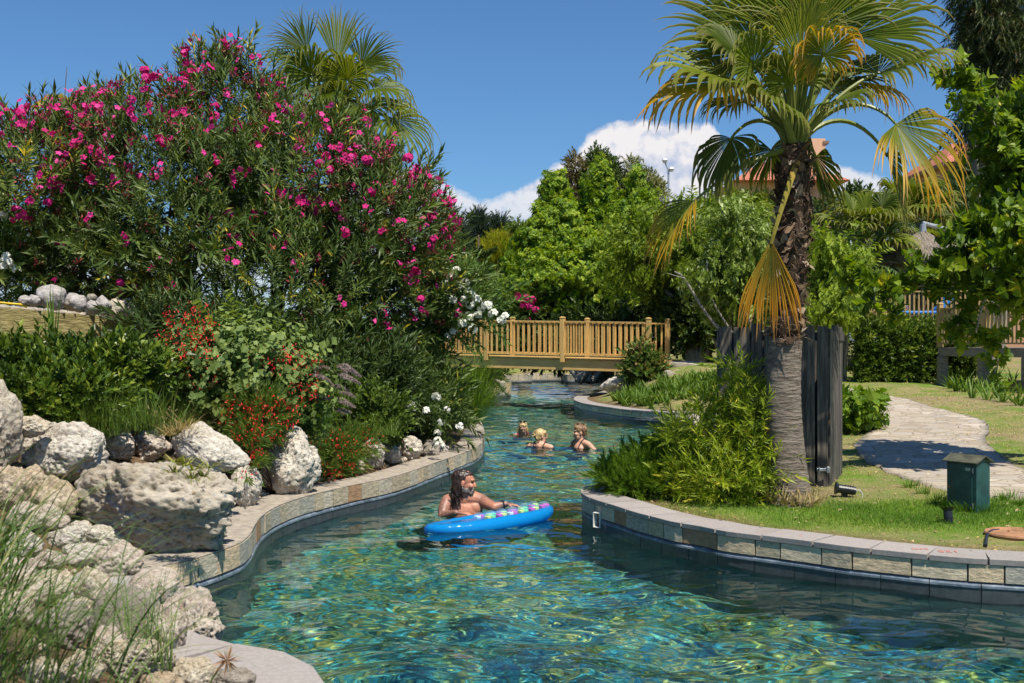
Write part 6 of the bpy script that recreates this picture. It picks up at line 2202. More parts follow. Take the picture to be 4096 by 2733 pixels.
for pth, nn in (([(2190, 640), (2120, 655), (2060, 668), (2010, 662), (1975, 645), (1958, 640)], 60), ([(2320, 380), (2290, 300), (2240, 235), (2190, 195), (2160, 188)], 55), ([(2060, 668), (2050, 700), (2062, 715)], 8), ([(2010, 662), (2005, 700)], 5), ([(2280, 760), (2290, 830), (2280, 860)], 20), ([(2230, 700), (2200, 740), (2225, 770)], 30)):
    Q = catmull([D(u, v, 12.3) for u, v in pth], .02)
    extra.append((Q, nn))
for Q, nn in extra:
    ii = rg.integers(0, len(Q), nn)
    P = np.vstack([P, Q[ii]]); O = np.vstack([O, unit(rg.normal(0, .5, (nn, 3)) + unit(Q[-1] - Q[0]) * .7 + A(0, 0, .3))])
mb = MB(); leafy(mb, P, O, T_heart, .20, rg, up=.25, droop=.15, jit=.5, rnd=(.5, .24), svar=.2, clump=1.5)
mb.build('crown', M_mul, mul)
mb = MB()
tube(mb, catmull([(7.2, 13.2, .3), (7.0, 13.1, 1.6), (6.6, 12.9, 2.8), (6.3, 12.8, 3.8), (6.2, 12.8, 4.6)], .1), .09, 10)
limbs(mb, (6.7, 12.95, 2.2), MBL[:7], .035, rg, 2)
mb.build('trunk', m_barkg, mul, smooth=True)
for Q in [q_[0] for q_ in extra] + [catmull([D(2350, 560, 12.4), D(2280, 600, 12.3), D(2190, 640, 12.3)], .05), catmull([D(2262, 680, 12.0), D(2250, 720, 12.0), D(2240, 765, 12.0)], .05)]:
    mb = MB(); tube(mb, Q, np.linspace(.014, .005, len(Q)), 6); mb.build('branch', m_barkg, mul, smooth=True)
# ------------------------------------------------------------------ grasses and low planting
def ribbons(mb, base, az_, lean, length, width, rg, K=6, curl=1.2, rnd=None, tipa=True):
    """Arching blades: base (n,3), heading az_, lean from vertical at the foot, curl adds lean along the blade."""
    n = len(base)
    az_ = np.broadcast_to(az_, (n,)); lean = np.broadcast_to(lean, (n,)); length = np.broadcast_to(length, (n,)); width = np.broadcast_to(width, (n,))
    curl = np.broadcast_to(curl, (n,))
    p = np.array(base, float)
    h = np.column_stack([np.cos(az_), np.sin(az_), 0 * az_])
    s = np.column_stack([-np.sin(az_), np.cos(az_), 0 * az_])
    tw = rg.uniform(-.9, .9, n)[:, None]
    s = unit(s * np.cos(tw) + h * np.sin(tw) * .6)
    V = []
    for k in range(K + 1):
        f = k / K
        a = np.minimum(lean + curl * f ** 1.5, 2.9)[:, None]
        d = h * np.sin(a) + A(0, 0, 1) * np.cos(a)
        if k:
            p = p + d * (length / K)[:, None]
        w = width[:, None] * (1 - f ** 2 * .96) * .5
        V.append(p - s * w); V.append(p + s * w)
    V = np.stack(V, 1)
    m = 2 * (K + 1)
    Fc = np.array([(2 * k, 2 * k + 1, 2 * k + 3, 2 * k + 2) for k in range(K)])
    Fc = (Fc[None] + (np.arange(n) * m)[:, None, None]).reshape(-1, 4)
    r = rg.random(n) if rnd is None else rnd
    mb.add(V.reshape(-1, 3), Fc, np.repeat(r, m), np.tile(np.repeat(np.linspace(0, 1, K + 1), 2), n))
    return p


def tufts(name, label, cat, spots, per, length, width, material, seed, lean=(.1, .7), curl=(.5, 1.4), spread=.06, K=5, kind=None, group=None, az_=None, rr=(.5, .2)):
    rg = RT(seed)
    B, AZ = [], []
    for s in spots:
        a = rg.uniform(0, 2 * PI, per) if az_ is None else rg.normal(az_[0], az_[1], per)
        B.append(np.array(s) + np.column_stack([np.cos(a), np.sin(a), 0 * a]) * rg.uniform(0, spread, (per, 1))); AZ.append(a)
    B, AZ = np.concatenate(B), np.concatenate(AZ)
    n = len(B)
    mb = MB()
    ribbons(mb, B, AZ, rg.uniform(*lean, n), length * rg.uniform(.55, 1.15, n), width * rg.uniform(.7, 1.2, n), rg, K=K, curl=rg.uniform(*curl, n), rnd=np.clip(rg.normal(*rr, n), 0, 1))
    o = mb.build(name, material)
    if cat:
        tag(o, label, cat, group, kind)
    else:
        o['kind'] = 'stuff'; o['label'] = label
    return o


def onground(x, y):
    return (x, y, float(ground_z([(x, y)])[0]))


M_blade = leafmat('foreground_grass', [(0, (.04, .09, .02)), (.5, (.12, .20, .05)), (.85, (.24, .30, .10)), (1, (.50, .42, .18))], rough=.45, trans=.35)
M_fine = leafmat('fine_soft_green', [(0, (.06, .13, .01)), (.5, (.13, .23, .015)), (1, (.26, .34, .03))], rough=.5, trans=.4)
M_strap = leafmat('strap_leaves', [(0, (.05, .11, .012)), (.5, (.11, .20, .025)), (1, (.22, .31, .05))], rough=.5, trans=.3)
M_straw2 = leafmat('lawn_blades', [(0, (.06, .14, .01)), (.45, (.13, .25, .018)), (.68, (.22, .32, .03)), (.84, (.40, .36, .12)), (1, (.58, .47, .22))], rough=.6, trans=.35)

# long blurred grass in the near left corner
rg = RT(800)
B = []
for u, v, d, n in ((-10, 1560, 3.9, 50), (60, 1620, 3.7, 45), (-80, 1400, 4.1, 90), (-60, 1330, 4.5, 50), (150, 1680, 3.5, 30), (-140, 1580, 3.4, 80)):
    c = np.array(D(u, v, d))
    B.append(c + rg.normal(0, (.10, .12, .03), (n, 3)))
B = np.concatenate(B); n = len(B)
mb = MB()
ribbons(mb, B, rg.normal(.15, .75, n), rg.uniform(.05, .75, n), rg.uniform(.45, .95, n), rg.uniform(.005, .010, n), rg, K=10, curl=rg.uniform(.7, 2.0, n), rnd=np.clip(rg.normal(.5, .22, n), 0, 1))
tag(mb.build('grass_clump', M_blade), 'big arching grass clump in the bottom left corner covering the near rocks', 'grass')
tufts('grass_clump', 'sparse thin grass blades growing between the near rocks', 'grass', [D(330, 1500, 4.7), D(360, 1520, 4.6), D(300, 1480, 4.8), D(390, 1540, 4.5)], 16, .42, .005, M_blade, 801, lean=(0, .4), curl=(.3, 1.3), K=8)
# sedge flower head
sd_ = thing('sedge', D(430, 1560, 4.3), 'single sedge stem with a brown flower head in front of the grey coping', 'plant')
mb = MB(); P = catmull([D(472, 1600, 4.3), D(482, 1570, 4.3), D(500, 1540, 4.3), D(521, 1517, 4.3)], .01); tube(mb, P, .0035, 5); mb.build('stem', M_petg, sd_)
mb = MB(); c = P[-1]; dd = unit(rg.normal(size=(60, 3)) + A(0, 0, .3)); stamp(mb, *t_thin(.06, 0), frames(dd, rg.normal(size=(60, 3)), rg.uniform(.03, .07, 60)), np.tile(c, (60, 1)), rg.random(60)); mb.build('flower_head', leafmat('rusty_sedge', [(0, (.20, .10, .05)), (1, (.42, .24, .12))], trans=.2), sd_)

# clipped hedge left
HB = [blob(60, 850, 140, 70, 10.2, .5), blob(190, 860, 130, 75, 10.3, .5), blob(310, 850, 90, 70, 10.5, .5), blob(130, 920, 150, 60, 9.8, .5), blob(10, 830, 80, 60, 10.2, .4), blob(370, 830, 60, 60, 10.8, .4)]
plant('hedge', 'clipped glossy hedge in front of the ochre wall', 'hedge', onground(-3.9, 10.4), HB, T_small, 5200, .17, M_hedge, 810, trim=[(-100, 785), (150, 795), (300, 798), (400, 815), (440, 860)], trunk=.02, up=.5, clump=2.5, rnd=(.48, .22), sc=dict(inner=.25, shell=.06, lump=.12))
tufts('wild_plant', 'upright leafy shoot standing before the ochre wall', 'plant', [D(118, 790, 10.4), D(122, 780, 10.4)], 8, .5, .02, M_strap, 811, lean=(0, .15), curl=(0, .3))
# box hedge right
def boxhedge(label, p0, p1, wd, z0, z1, n, size, material, seed):
    rg = RT(seed)
    p0, p1 = np.array(p0), np.array(p1)
    dv = p1 - p0; nn = unit(np.array([dv[1], -dv[0]]))
    o = thing('hedge', (*((p0 + p1) / 2), z0), label, 'hedge')
    m1, m2 = int(n * .62), int(n * .26)
    m3 = n - m1 - m2
    f = rg.random(m1); h = rg.random(m1)
    P = np.column_stack([p0 + dv * f[:, None], z0 + (z1 - z0) * h]); P[:, :2] += nn * (wd / 2 + rg.normal(0, .05, (m1, 1)))
    O = np.tile((*nn, .1), (m1, 1))
    f = rg.random(m2)
    P2_ = np.column_stack([p0 + dv * f[:, None] + nn * rg.uniform(-wd / 2, wd / 2, (m2, 1)), z1 + rg.normal(0, .03, m2)])
    f = rg.random(m3)
    P3 = np.column_stack([p0 + dv * f[:, None] + nn * rg.uniform(-wd / 2, wd / 2, (m3, 1)), rg.uniform(z0, z1, m3)])
    P = np.vstack([P, P2_, P3]); O = np.vstack([O, np.tile((0, 0, 1.), (m2, 1)), rg.normal(size=(m3, 3))])
    P += .07 * np.column_stack([perlin(P * 1.7), perlin(P * 1.7 + 9), perlin(P * 1.7 + 18)])
    mb = MB(); leafy(mb, P, O, T_small, size, rg, up=.25, clump=3, rnd=(.5, .22)); mb.build('foliage', material, o)
    mb = MB(); limbs(mb, (*((p0 + p1) / 2), z0 - .05), [np.array([*(p0 + dv * q), (z0 + z1) / 2, .3, .3, .3]) for q in (.1, .3, .5, .7, .9)], .03, rg, 2); mb.build('stems', m_bark, o)
    return o
boxhedge('neatly clipped box hedge below the higher deck', (8.0, 27.4), (10.9, 27.6), 1.3, .82, 2.02, 5200, .20, M_hedge, 812)

# red flowering shrub
def redbush(label, base, blobs, n, nred, seed, leaf=None, size=.22, mat_=None, rblobs=None):
    rg = RT(seed)
    o, P, O = plant('red_flowering_shrub', label, 'shrub', base, blobs, leaf or T_small, n, size, mat_ or M_lightg, seed, trunk=.012, stems=3, up=.4, rnd=(.55, .22), clump=2.5, sc=dict(lump=.4, shell=.14))
    P, O = scatter(rblobs or blobs, nred, rg, lump=.4, inner=.0, shell=.12)
    cl = P[rg.integers(0, nred // 5, nred)] + rg.normal(0, .035, (nred, 3))
    mb = MB()
    stamp(mb, *t_diamond(.22, .1, 0), frames(rg.normal(0, .5, (nred, 3)) + A(0, 0, -.6), rg.normal(size=(nred, 3)), rg.uniform(.022, .038, nred)), cl + A(0, -.04, .02), rg.random(nred))
    b_ = mb.build('red_flowers', M_red, o); b_['kind'] = 'stuff'
    return o
M_lightg = leafmat('light_round_leaves', [(0, (.07, .12, .03)), (.5, (.14, .21, .05)), (1, (.26, .33, .09))], rough=.5, trans=.35)
T_round = [sprig(9, 1, t_diamond(.48, .06, .05), .17, 1.2, rg=RT(90 + k), top=False, stemw=.006) for k in range(4)]
redbush('loose shrub with round light green leaves and scarlet flowers above the white boulders', onground(-2.6, 11.6), [blob(520, 860, 130, 80, 11.2, .5), blob(600, 900, 110, 70, 11.2, .5), blob(450, 900, 70, 90, 10.9, .4), blob(560, 800, 70, 50, 11.4, .4), blob(640, 860, 90, 60, 11.4, .4), blob(700, 960, 90, 40, 11.4, .3)], 2100, 1400, 820, leaf=T_round, size=.30,
        rblobs=[blob(440, 760, 55, 50, 10.8, .2), blob(455, 830, 40, 60, 10.6, .2), blob(640, 830, 80, 25, 11, .2), blob(610, 960, 70, 40, 10.7, .2), blob(560, 940, 60, 40, 10.8, .2), blob(690, 900, 50, 30, 11, .2), blob(585, 1010, 16, 50, 10.4, .1)])
redbush('red flowers trailing between the tall white boulder and the smooth one', onground(-2.3, 11.0), [blob(600, 960, 60, 60, 10.8, .3), blob(575, 1020, 26, 60, 10.4, .15), blob(560, 1080, 14, 36, 10.1, .1)], 420, 520, 821, leaf=T_tuft, size=.15, mat_=M_grass)
redbush('low red flowering mat spilling over the pool wall between white rocks', onground(-1.9, 12.9), [blob(770, 1050, 48, 50, 12.3, .3), blob(815, 1020, 50, 26, 12.7, .3), blob(755, 1090, 26, 18, 12.0, .2)], 620, 760, 822, leaf=T_tuft, size=.14, mat_=M_grass)
# grasses around the shrub
tufts('fountain_grass', 'fountain grass with nodding purplish plumes at the foot of the pink oleander', 'grass', [D(660, 990, 12.2), D(700, 1000, 12.2), D(730, 990, 12.4), D(640, 975, 12.0)], 230, .62, .006, M_fine, 830, lean=(0, .7), curl=(.3, 1.2), spread=.15, K=7)
fg = [o for o in bpy.data.objects if o.name.startswith('fountain_grass')][0]
rg = RT(831)
mb = MB(); mbs = MB()
for q in range(48):
    u, v = rg.uniform(600, 790), 0
    v = 835 + rg.uniform(0, 110) + (790 - u) * .02 if u > 660 else rg.uniform(800, 850)
    tip = np.array(D(u, v, 11.4 + rg.uniform(-.3, .3)))
    root = np.array(D(680 + rg.uniform(-30, 30), 985, 12.2))
    dr = unit(tip - root)
    e = tip + A(.16 * (1 if u > 640 else .3), 0, -.03 - .05 * rg.random())
    P = catmull([root, (root + tip) / 2 + (0, 0, .08), tip, e], .01)
    tube(mbs, P[::4], .0025, 4, cap=False, rnd=.6)
    pl = P[-17:]
    for k in range(len(pl)):
        m_ = 26
        dd = unit(rg.normal(size=(m_, 3)) + unit(e - tip) * 1.0)
        stamp(mb, *t_thin(.10, 0), frames(dd, rg.normal(size=(m_, 3)), .024 * math.sin((k + 1) / 18 * PI) ** .5 + .006), np.tile(pl[k], (m_, 1)), rg.random(m_))
pm = mb.build('plumes', M_plume, fg); pm['kind'] = 'stuff'
mbs.build('stalks', M_fine, fg)
for o in (pm,):
    pass
tufts('wild_grass', 'fine horsetail grass between the hedge and the white craggy rock', 'grass', [D(u, v, 9.4) for u, v in ((190, 985), (230, 1000), (270, 1000), (310, 990), (350, 985), (390, 985), (250, 970), (330, 970), (160, 975), (370, 1000))], 60, .36, .004, M_grass, 832, lean=(0, .6), curl=(.0, .9), spread=.20)
tufts('wild_grass', 'grass spilling over between the red flowers and low white rocks', 'grass', [D(u, v, 12.9) for u, v in ((790, 1020), (830, 1005), (870, 1000), (760, 1010), (720, 1020), (900, 1000))], 60, .30, .005, M_grass, 833, lean=(.1, .8), curl=(.4, 1.4), spread=.14)
tufts('wild_grass', 'tall fine grass arching over the water beside the pale coping end', 'grass', [D(u, v, 17.2) for u, v in ((1010, 985), (1040, 990), (1060, 985), (1080, 975), (1050, 960), (1020, 950), (1090, 955), (1000, 930))], 190, .95, .006, M_fine, 834, lean=(0, .75), curl=(.3, 1.5), spread=.22, K=8)
tufts('wild_grass', 'rough grass behind the low white oleander', 'grass', [D(u, v, 18.0) for u, v in ((1010, 900), (1050, 900), (1080, 890), (1095, 930))], 150, .8, .006, M_fine, 835, lean=(0, .8), curl=(.3, 1.4), spread=.25, K=7)
plant('white_flower_weed', 'sparse weed with tiny white flowers in the oleander\'s shade', 'plant', onground(-1.9, 13.4), [blob(880, 960, 60, 60, 13.4, .3), blob(840, 940, 40, 40, 13.4, .3)], T_small, 260, .2, M_mid, 836, trunk=.006, stems=3, rnd=(.7, .2))
plant('shade_toned_shrub', 'undergrowth with shade painted into its leaves below the pink oleander above the pool wall', 'shrub', onground(-2.4, 14.4), [blob(780, 900, 100, 80, 14.2, .5), blob(880, 900, 90, 90, 14.6, .5), blob(950, 870, 60, 60, 17.2, .4), blob(700, 850, 90, 60, 14.0, .5), blob(500, 790, 120, 60, 13.4, .5), blob(360, 770, 60, 50, 13.0, .4)], T_lance, 1500, .36, M_ole, 837, trunk=.02, rnd=(.08, .12))  # leaf tone set low: the shade below the oleander is in the colour
tufts('trailing_plant', 'yellow green trailing plant on top of the giant boulder', 'plant', [D(u, v, 7.35) for u, v in ((405, 1062), (425, 1070), (445, 1080), (465, 1095), (480, 1075), (440, 1100), (400, 1085))], 26, .13, .012, leafmat('trailing_leaves', [(0, (.16, .19, .03)), (1, (.34, .33, .08))], trans=.3), 838, lean=(.6, 1.4), curl=(.3, 1.2), spread=.04)
tufts('dry_grass', 'dry grass tuft hanging by the dark pitted rock', 'grass', [D(u, v, 9.2) for u, v in ((390, 1000), (410, 990), (430, 985))], 70, .22, .004, M_dry, 839, lean=(.5, 1.4), curl=(.4, 1.3))
# plant on the wall corner beyond the bridge
plant('leafy_plant', 'dark leafy plant hanging over the wall corner under the bridge', 'shrub', onground(-.9, 34.4), [blob(1115, 862, 34, 22, 34.2, .4), blob(1090, 850, 30, 26, 34, .4)], T_lance, 300, .34, M_mid, 840, trunk=.012)

# right side: fine bush, bamboo
plant('fine_bush', 'soft bright green bush behind the coping left of the bamboo', 'shrub', onground(1.5, 11.4), [blob(1440, 1092, 62, 36, 11.2, .4), blob(1500, 1080, 66, 50, 11.3, .45), blob(1410, 1104, 40, 22, 11.1, .3), blob(1535, 1060, 50, 50, 11.5, .4), blob(1480, 1120, 60, 30, 11.0, .3)], T_tuft, 2600, .13, M_fine, 850, trunk=.012, up=.7, clump=2.5, rnd=(.5, .25), sc=dict(inner=.3, shell=.12))
bam = [blob(1700, 980, 46, 80, 10.7, .25), blob(1650, 1050, 50, 75, 10.8, .3), blob(1590, 1085, 50, 65, 10.8, .3), blob(1730, 1080, 55, 75, 10.5, .3), blob(1660, 1110, 80, 60, 10.5, .35), blob(1760, 1020, 30, 60, 10.6, .2), blob(1690, 890, 20, 46, 10.7, .12), blob(1560, 1000, 50, 36, 10.9, .25), blob(1620, 940, 30, 40, 10.9, .2), blob(1720, 905, 20, 40, 10.7, .12), blob(1540, 1110, 40, 40, 10.8, .25), blob(1770, 1100, 26, 50, 10.5, .2), blob(1675, 850, 10, 30, 10.7, .08), blob(1705, 860, 22, 50, 10.6, .1), blob(1735, 960, 40, 70, 10.5, .2), blob(1600, 990, 40, 60, 10.8, .2), blob(1775, 1050, 22, 60, 10.3, .12)]
bo, P, O = plant('bamboo', 'yellow green bamboo bush in front of the dark boards', 'bamboo', onground(2.0, 10.7), bam, T_bamboo, 2100, .15, M_bam, 851, trunk=0, up=.5, jit=.5, rnd=(.5, .25), clump=2.5, sc=dict(inner=.35, shell=.26, lump=.45, cam_bias=False))
rg = RT(852)
mb = MB()
for q in range(70):
    b_ = bam[int(rg.integers(len(bam)))]
    tp = b_[:3] + rg.uniform(-.7, .9, 3) * b_[3:]
    rt = np.array([2.0, 10.75, .28]) + rg.normal(0, (.22, .16, 0))
    rt[0] = rt[0] * .6 + tp[0] * .4
    P_ = catmull([rt, (rt + tp) / 2 + rg.normal(0, .02, 3), tp + (0, 0, .05)], .05)
    tube(mb, P_, np.linspace(.006, .0025, len(P_)), 5, cap=False)
mb.build('canes', M_petg, bo)
plant('bush', 'small bush with reddish tips standing by the right end of the footbridge', 'shrub', onground(3.4, 29.4), [blob(1478, 848, 34, 34, 28.9, .4), blob(1470, 818, 22, 24, 28.9, .3), blob(1500, 860, 24, 20, 28.9, .3), blob(1452, 862, 16, 18, 28.9, .3)], T_small, 800, .26, M_rustg := leafmat('reddish_green_leaves', [(0, (.05, .10, .02)), (.6, (.12, .19, .03)), (.85, (.24, .18, .06)), (1, (.40, .22, .10))], trans=.3), 853, trunk=.02, rnd=(.5, .28))
plant('leafy_plant', 'low mound of bright heart shaped leaves beside the paved path', 'plant', onground(5.2, 17.0), [blob(1968, 945, 48, 28, 16.8, .5), blob(1945, 955, 30, 22, 16.4, .4)], T_heart, 520, .17, M_fine, 854, trunk=.006, up=.5, rnd=(.55, .2))
# strap leaved plants
rg = RT(860)
sp1 = []
for q in range(190):
    x = rg.uniform(2.35, 5.4); y = rg.uniform(24.8, 27.5)
    if seg_dist(np.array([[x, y]]), OUT)[0] > .55 and not inside(np.array([[x, y]]), OUT)[0]:
        sp1.append(onground(x, y))
GSP = 'strap leaved plants on the point before the bridge'
tufts('strap_plants', 'bed of strap leaved plants on the point before the footbridge', 'plants', sp1, 16, .31, .04, M_strap, 861, lean=(.05, .7), curl=(.2, .9), spread=.06, K=5, kind='stuff')
sp2 = [onground(*gg(u, v)) for u, v in [(2165, 880), (2180, 893), (2200, 885), (2215, 900), (2235, 893), (2250, 908), (2270, 900), (2290, 915), (2310, 905), (2330, 925), (2345, 915), (2300, 930), (2265, 920), (2230, 915), (2340, 940), (2195, 900), (2325, 890), (2285, 885), (2370, 930), (2390, 920)]]
tufts('strap_plants', 'strap leaved plants growing along the posts of the sun deck', 'plants', sp2, 16, .48, .035, M_strap, 862, lean=(.1, .8), curl=(.3, 1.0), spread=.08, K=5, kind='stuff')

# lawn blades, thicker near the palm, thin and straw coloured at the edges
rg = RT(870)
def lawn_at(n, x0, x1, y0, y1, hgt, dens_fn, material, label, w=.004, dry=0.0):
    x, y = rg.uniform(x0, x1, n), rg.uniform(y0, y1, n)
    P = np.column_stack([x, y])
    ok = ~inside(P, OUT3)
    P = P[ok]
    dist = seg_dist(P, OUT)
    ok = dist > .34
    P, dist = P[ok], dist[ok]
    pd = np.full(len(P), 9.0)
    for k in range(0, len(P), 4000):
        pd[k:k + 4000] = np.sqrt(((P[k:k + 4000, None] - PATHW[None, ::4]) ** 2).sum(-1).min(1))
    dn = dens_fn(P, dist) * (pd > .16)
    keep_ = rg.random(len(P)) < dn
    P, dist, dn = P[keep_], dist[keep_], dn[keep_]
    z = ground_z(P)
    m = len(P)
    mb = MB()
    patch_ = perlin(np.column_stack([P * 1.6, 0 * z])) * .35
    ribbons(mb, np.column_stack([P, z - .004]), rg.uniform(0, 2 * PI, m), rg.uniform(0, .9, m), hgt * rg.uniform(.5, 1.3, m) * (.55 + .6 * dn), w * rg.uniform(.7, 1.4, m), rg, K=2, curl=rg.uniform(0, 1.2, m),
            rnd=np.clip(.82 + dry - .62 * dn + patch_ + rg.normal(0, .16, m), 0, 1))
    o = mb.build('grass', material); o['kind'] = 'stuff'; o['label'] = label
    return o
gn = lambda P: np.exp(-(((P[:, 0] - 3.7) / 1.9) ** 2 + ((P[:, 1] - 9.9) / .80) ** 4))
lawn_at(170000, .9, 5.4, 7.6, 12.5, .042, lambda P, d_: np.clip(.10 + .95 * gn(P) + .22 * perlin(np.column_stack([P * 2.2, 0 * P[:, 0]])), .04, 1), M_straw2, 'green lawn between the near coping and the palm')
lawn_at(60000, 2.6, 9.5, 12.0, 20.0, .06, lambda P, d_: np.clip(.30 + .5 * perlin(np.column_stack([P * .9, 0 * P[:, 0] + 4])), .03, 1), M_straw2, 'worn lawn around the paved path', w=.006, dry=.28)
lawn_at(26000, 3.0, 12, 20.0, 36.0, .07, lambda P, d_: np.clip(.25 + .5 * perlin(np.column_stack([P * .6, 0 * P[:, 0] + 4])), .03, 1), M_straw2, 'straw coloured lawn near the hedge and decks', w=.012, dry=.25)
lawn_at(9000, -6, -1.0, 7.0, 17.0, .09, lambda P, d_: np.clip(.3 + .4 * perlin(np.column_stack([P * .9, 0 * P[:, 0] + 4])), .03, 1), M_straw2, 'weedy grass on the left bank')
tufts('weeds', 'grass tufts round the foot of the green cabinet', None, [onground(*gg(u, v)) for u, v in ((2168, 1160), (2185, 1170), (2205, 1176), (2230, 1178), (2255, 1176), (2280, 1166), (2150, 1150), (2120, 1135), (2300, 1150), (2320, 1148), (2340, 1160), (2090, 1120))], 60, .13, .006, M_straw2, 871, lean=(0, .7), curl=(.2, 1), spread=.09, rr=(.3, .15))
# litter of dry leaves and chips
n = 2600
x, y = rg.uniform(.9, 8.5, n), rg.uniform(7.6, 24, n)
P = np.column_stack([x, y]); P = P[~inside(P, OUT3) & (seg_dist(P, OUT) > .05)]
z = ground_z(P) + .035 * (np.sqrt(((P[:, None] - PATHW[None, ::6]) ** 2).sum(-1).min(1)) < .12) + .012 + (seg_dist(P, OUT) < .34) * .05
keep_ = (seg_dist(P, OUT) > .36) | (rg.random(len(P)) < .12)
P, z = P[keep_], z[keep_]
mb = MB(); m = len(P)
stamp(mb, *t_diamond(.30, .1, .1), frames(np.column_stack([rg.normal(size=(m, 2)), rg.normal(0, .15, m)]), rg.normal(0, .3, (m, 3)) + A(0, 0, 1), rg.uniform(.015, .05, m)), np.column_stack([P, z]), rg.random(m))
lt = mb.build('litter', leafmat('dry_leaf_litter', [(0, (.20, .12, .05)), (.5, (.42, .30, .15)), (.9, (.60, .50, .30)), (1, (.75, .5, .04))], trans=.1)); lt['kind'] = 'stuff'; lt['label'] = 'dry leaves and bark chips strewn over lawn and path'
# pebbles and clods on the left bank
Vs, Fs = ico(1)
n = 1500
x, y = rg.uniform(-6, -.8, n), rg.uniform(4.5, 15, n)
P = np.column_stack([x, y]); ok = ~inside(P, OUT3) & (seg_dist(P, OUT) > .1); P = P[ok]; m = len(P)
mb = MB()
M_ = frames(rg.normal(size=(m, 3)), rg.normal(size=(m, 3)), rg.uniform(.008, .035, m) ** 1.0)
stamp(mb, Vs * (1, .8, .6), Fs, M_, np.column_stack([P, ground_z(P) + .008]), rg.random(m))
pb_ = mb.build('gravel', ROCKM['cream']); pb_['kind'] = 'stuff'; pb_['label'] = 'stone chips and clods between the boulders'
# ------------------------------------------------------------------ people
def skinmat(name, base, red, tattoo=False):
    m, t, b = mat(name)
    n_ = tnoise(t, 9, 5, .6)
    c = ramp(t, n_, [(.3, base), (.7, red)])
    if tattoo:
        w1 = nd(t, 'ShaderNodeTexNoise', Scale=17.0, Detail=3.0, Distortion=2.2)
        t.links.new(t.nodes.new('ShaderNodeTexCoord').outputs['Object'], w1.inputs['Vector'])
        ln = ramp(t, w1.outputs['Fac'], [(.36, (0, 0, 0)), (.42, (1, 1, 1)), (.47, (.15, .15, .15)), (.52, (1, 1, 1)), (.60, (.1, .1, .1))])
        c = mixrgb(t, tmath(t, 'MULTIPLY', tmath(t, 'ADD', tmath(t, 'MULTIPLY', ln, .62), .22), attr(t, 'tip')), c, (.035, .05, .06))
    c = mixrgb(t, attr(t, 'rnd'), c, (.05, .022, .015))
    t.links.new(c, b.inputs['Base Color'])
    b.inputs['Roughness'].default_value = .5
    b.inputs['Subsurface Weight'].default_value = .0
    return m


def fuse(mb, name, material, parent, voxel, smooth_it=4, paint=None):
    """Join overlapping shapes into one continuous skin."""
    o = mb.build('_tmp', material)
    r = o.modifiers.new('r', 'REMESH'); r.mode = 'VOXEL'; r.voxel_size = voxel
    s = o.modifiers.new('s', 'SMOOTH'); s.iterations = smooth_it; s.factor = .5
    dg = bpy.context.evaluated_depsgraph_get()
    ev = o.evaluated_get(dg)
    me = ev.to_mesh()
    n = len(me.vertices)
    V = np.empty(n * 3); me.vertices.foreach_get('co', V); V = V.reshape(-1, 3)
    q = np.array([[*p.vertices] for p in me.polygons if len(p.vertices) == 4])
    t3 = [[*p.vertices] for p in me.polygons if len(p.vertices) == 3]
    ev.to_mesh_clear()
    bpy.data.objects.remove(o)
    out = MB()
    rr, tt = paint(V) if paint else (0.0, 0.0)
    out.add(V, q, rr, tt)
    if t3:
        out.more(t3, 0)
    return out.build(name, material, parent, smooth=True)


_S3 = ico(3)


def ell(mb, c, r, M=None):
    V = _S3[0] * np.asarray(r, float)
    if M is not None:
        V = V @ np.asarray(M).T
    mb.add(V + np.asarray(c, float), _S3[1])


def limb(mb, pts, rads):
    pts = [np.array(p, float) for p in pts]
    P = catmull(pts, .02) if len(pts) > 2 else np.array(pts)
    S = np.concatenate([[0], np.cumsum(np.linalg.norm(np.diff(P, axis=0), axis=1))])
    k = [int(np.argmin(((P - p) ** 2).sum(1))) for p in pts]
    R = np.interp(S, S[k], rads)
    tube(mb, P, R, 14)
    for p, r in zip((P[0], P[-1]), (R[0], R[-1])):
        ell(mb, p, (r, r, r))


def headframe(yaw, pitch=0.0, roll=0.0):
    f = A(math.cos(yaw) * math.cos(pitch), math.sin(yaw) * math.cos(pitch), math.sin(pitch))
    s = unit(np.cross(A(0, 0, 1), f))
    u = np.cross(f, s)
    c, q = math.cos(roll), math.sin(roll)
    return np.stack([f, s * c + u * q, u * c - s * q], -1)


def head(mb, c, M, k=1.0, nose=1.0, jaw=1.0):
    """Skull, face, nose, lips, ears about centre c; M columns are forward, left, up."""
    for p, r in (((-.012, 0, .035), (.098, .076, .088)), ((.02, 0, -.02), (.074, .064, .085)), ((.038, 0, -.080), (.046, .046 * jaw, .034)), ((.02, .032, -.072), (.05, .03, .035)), ((.02, -.032, -.072), (.05, .03, .035)),
                 ((.095, 0, -.012), (.020 * nose, .013, .026)), ((.103, 0, -.026), (.016 * nose, .016, .011)), ((.090, 0, .012), (.012, .010, .022)), ((.080, 0, .034), (.020, .052, .013)), ((.068, .036, -.022), (.026, .026, .026)), ((.068, -.036, -.022), (.026, .026, .026)),
                 ((.090, 0, -.052), (.012, .026, .007)), ((.087, 0, -.064), (.013, .022, .008)), ((.078, 0, -.086), (.018, .022, .016)), ((-.008, .078, -.006), (.020, .010, .034)), ((-.008, -.078, -.006), (.020, .010, .034))):
        ell(mb, np.asarray(c) + M @ (np.array(p) * k), np.array(r) * k, M)


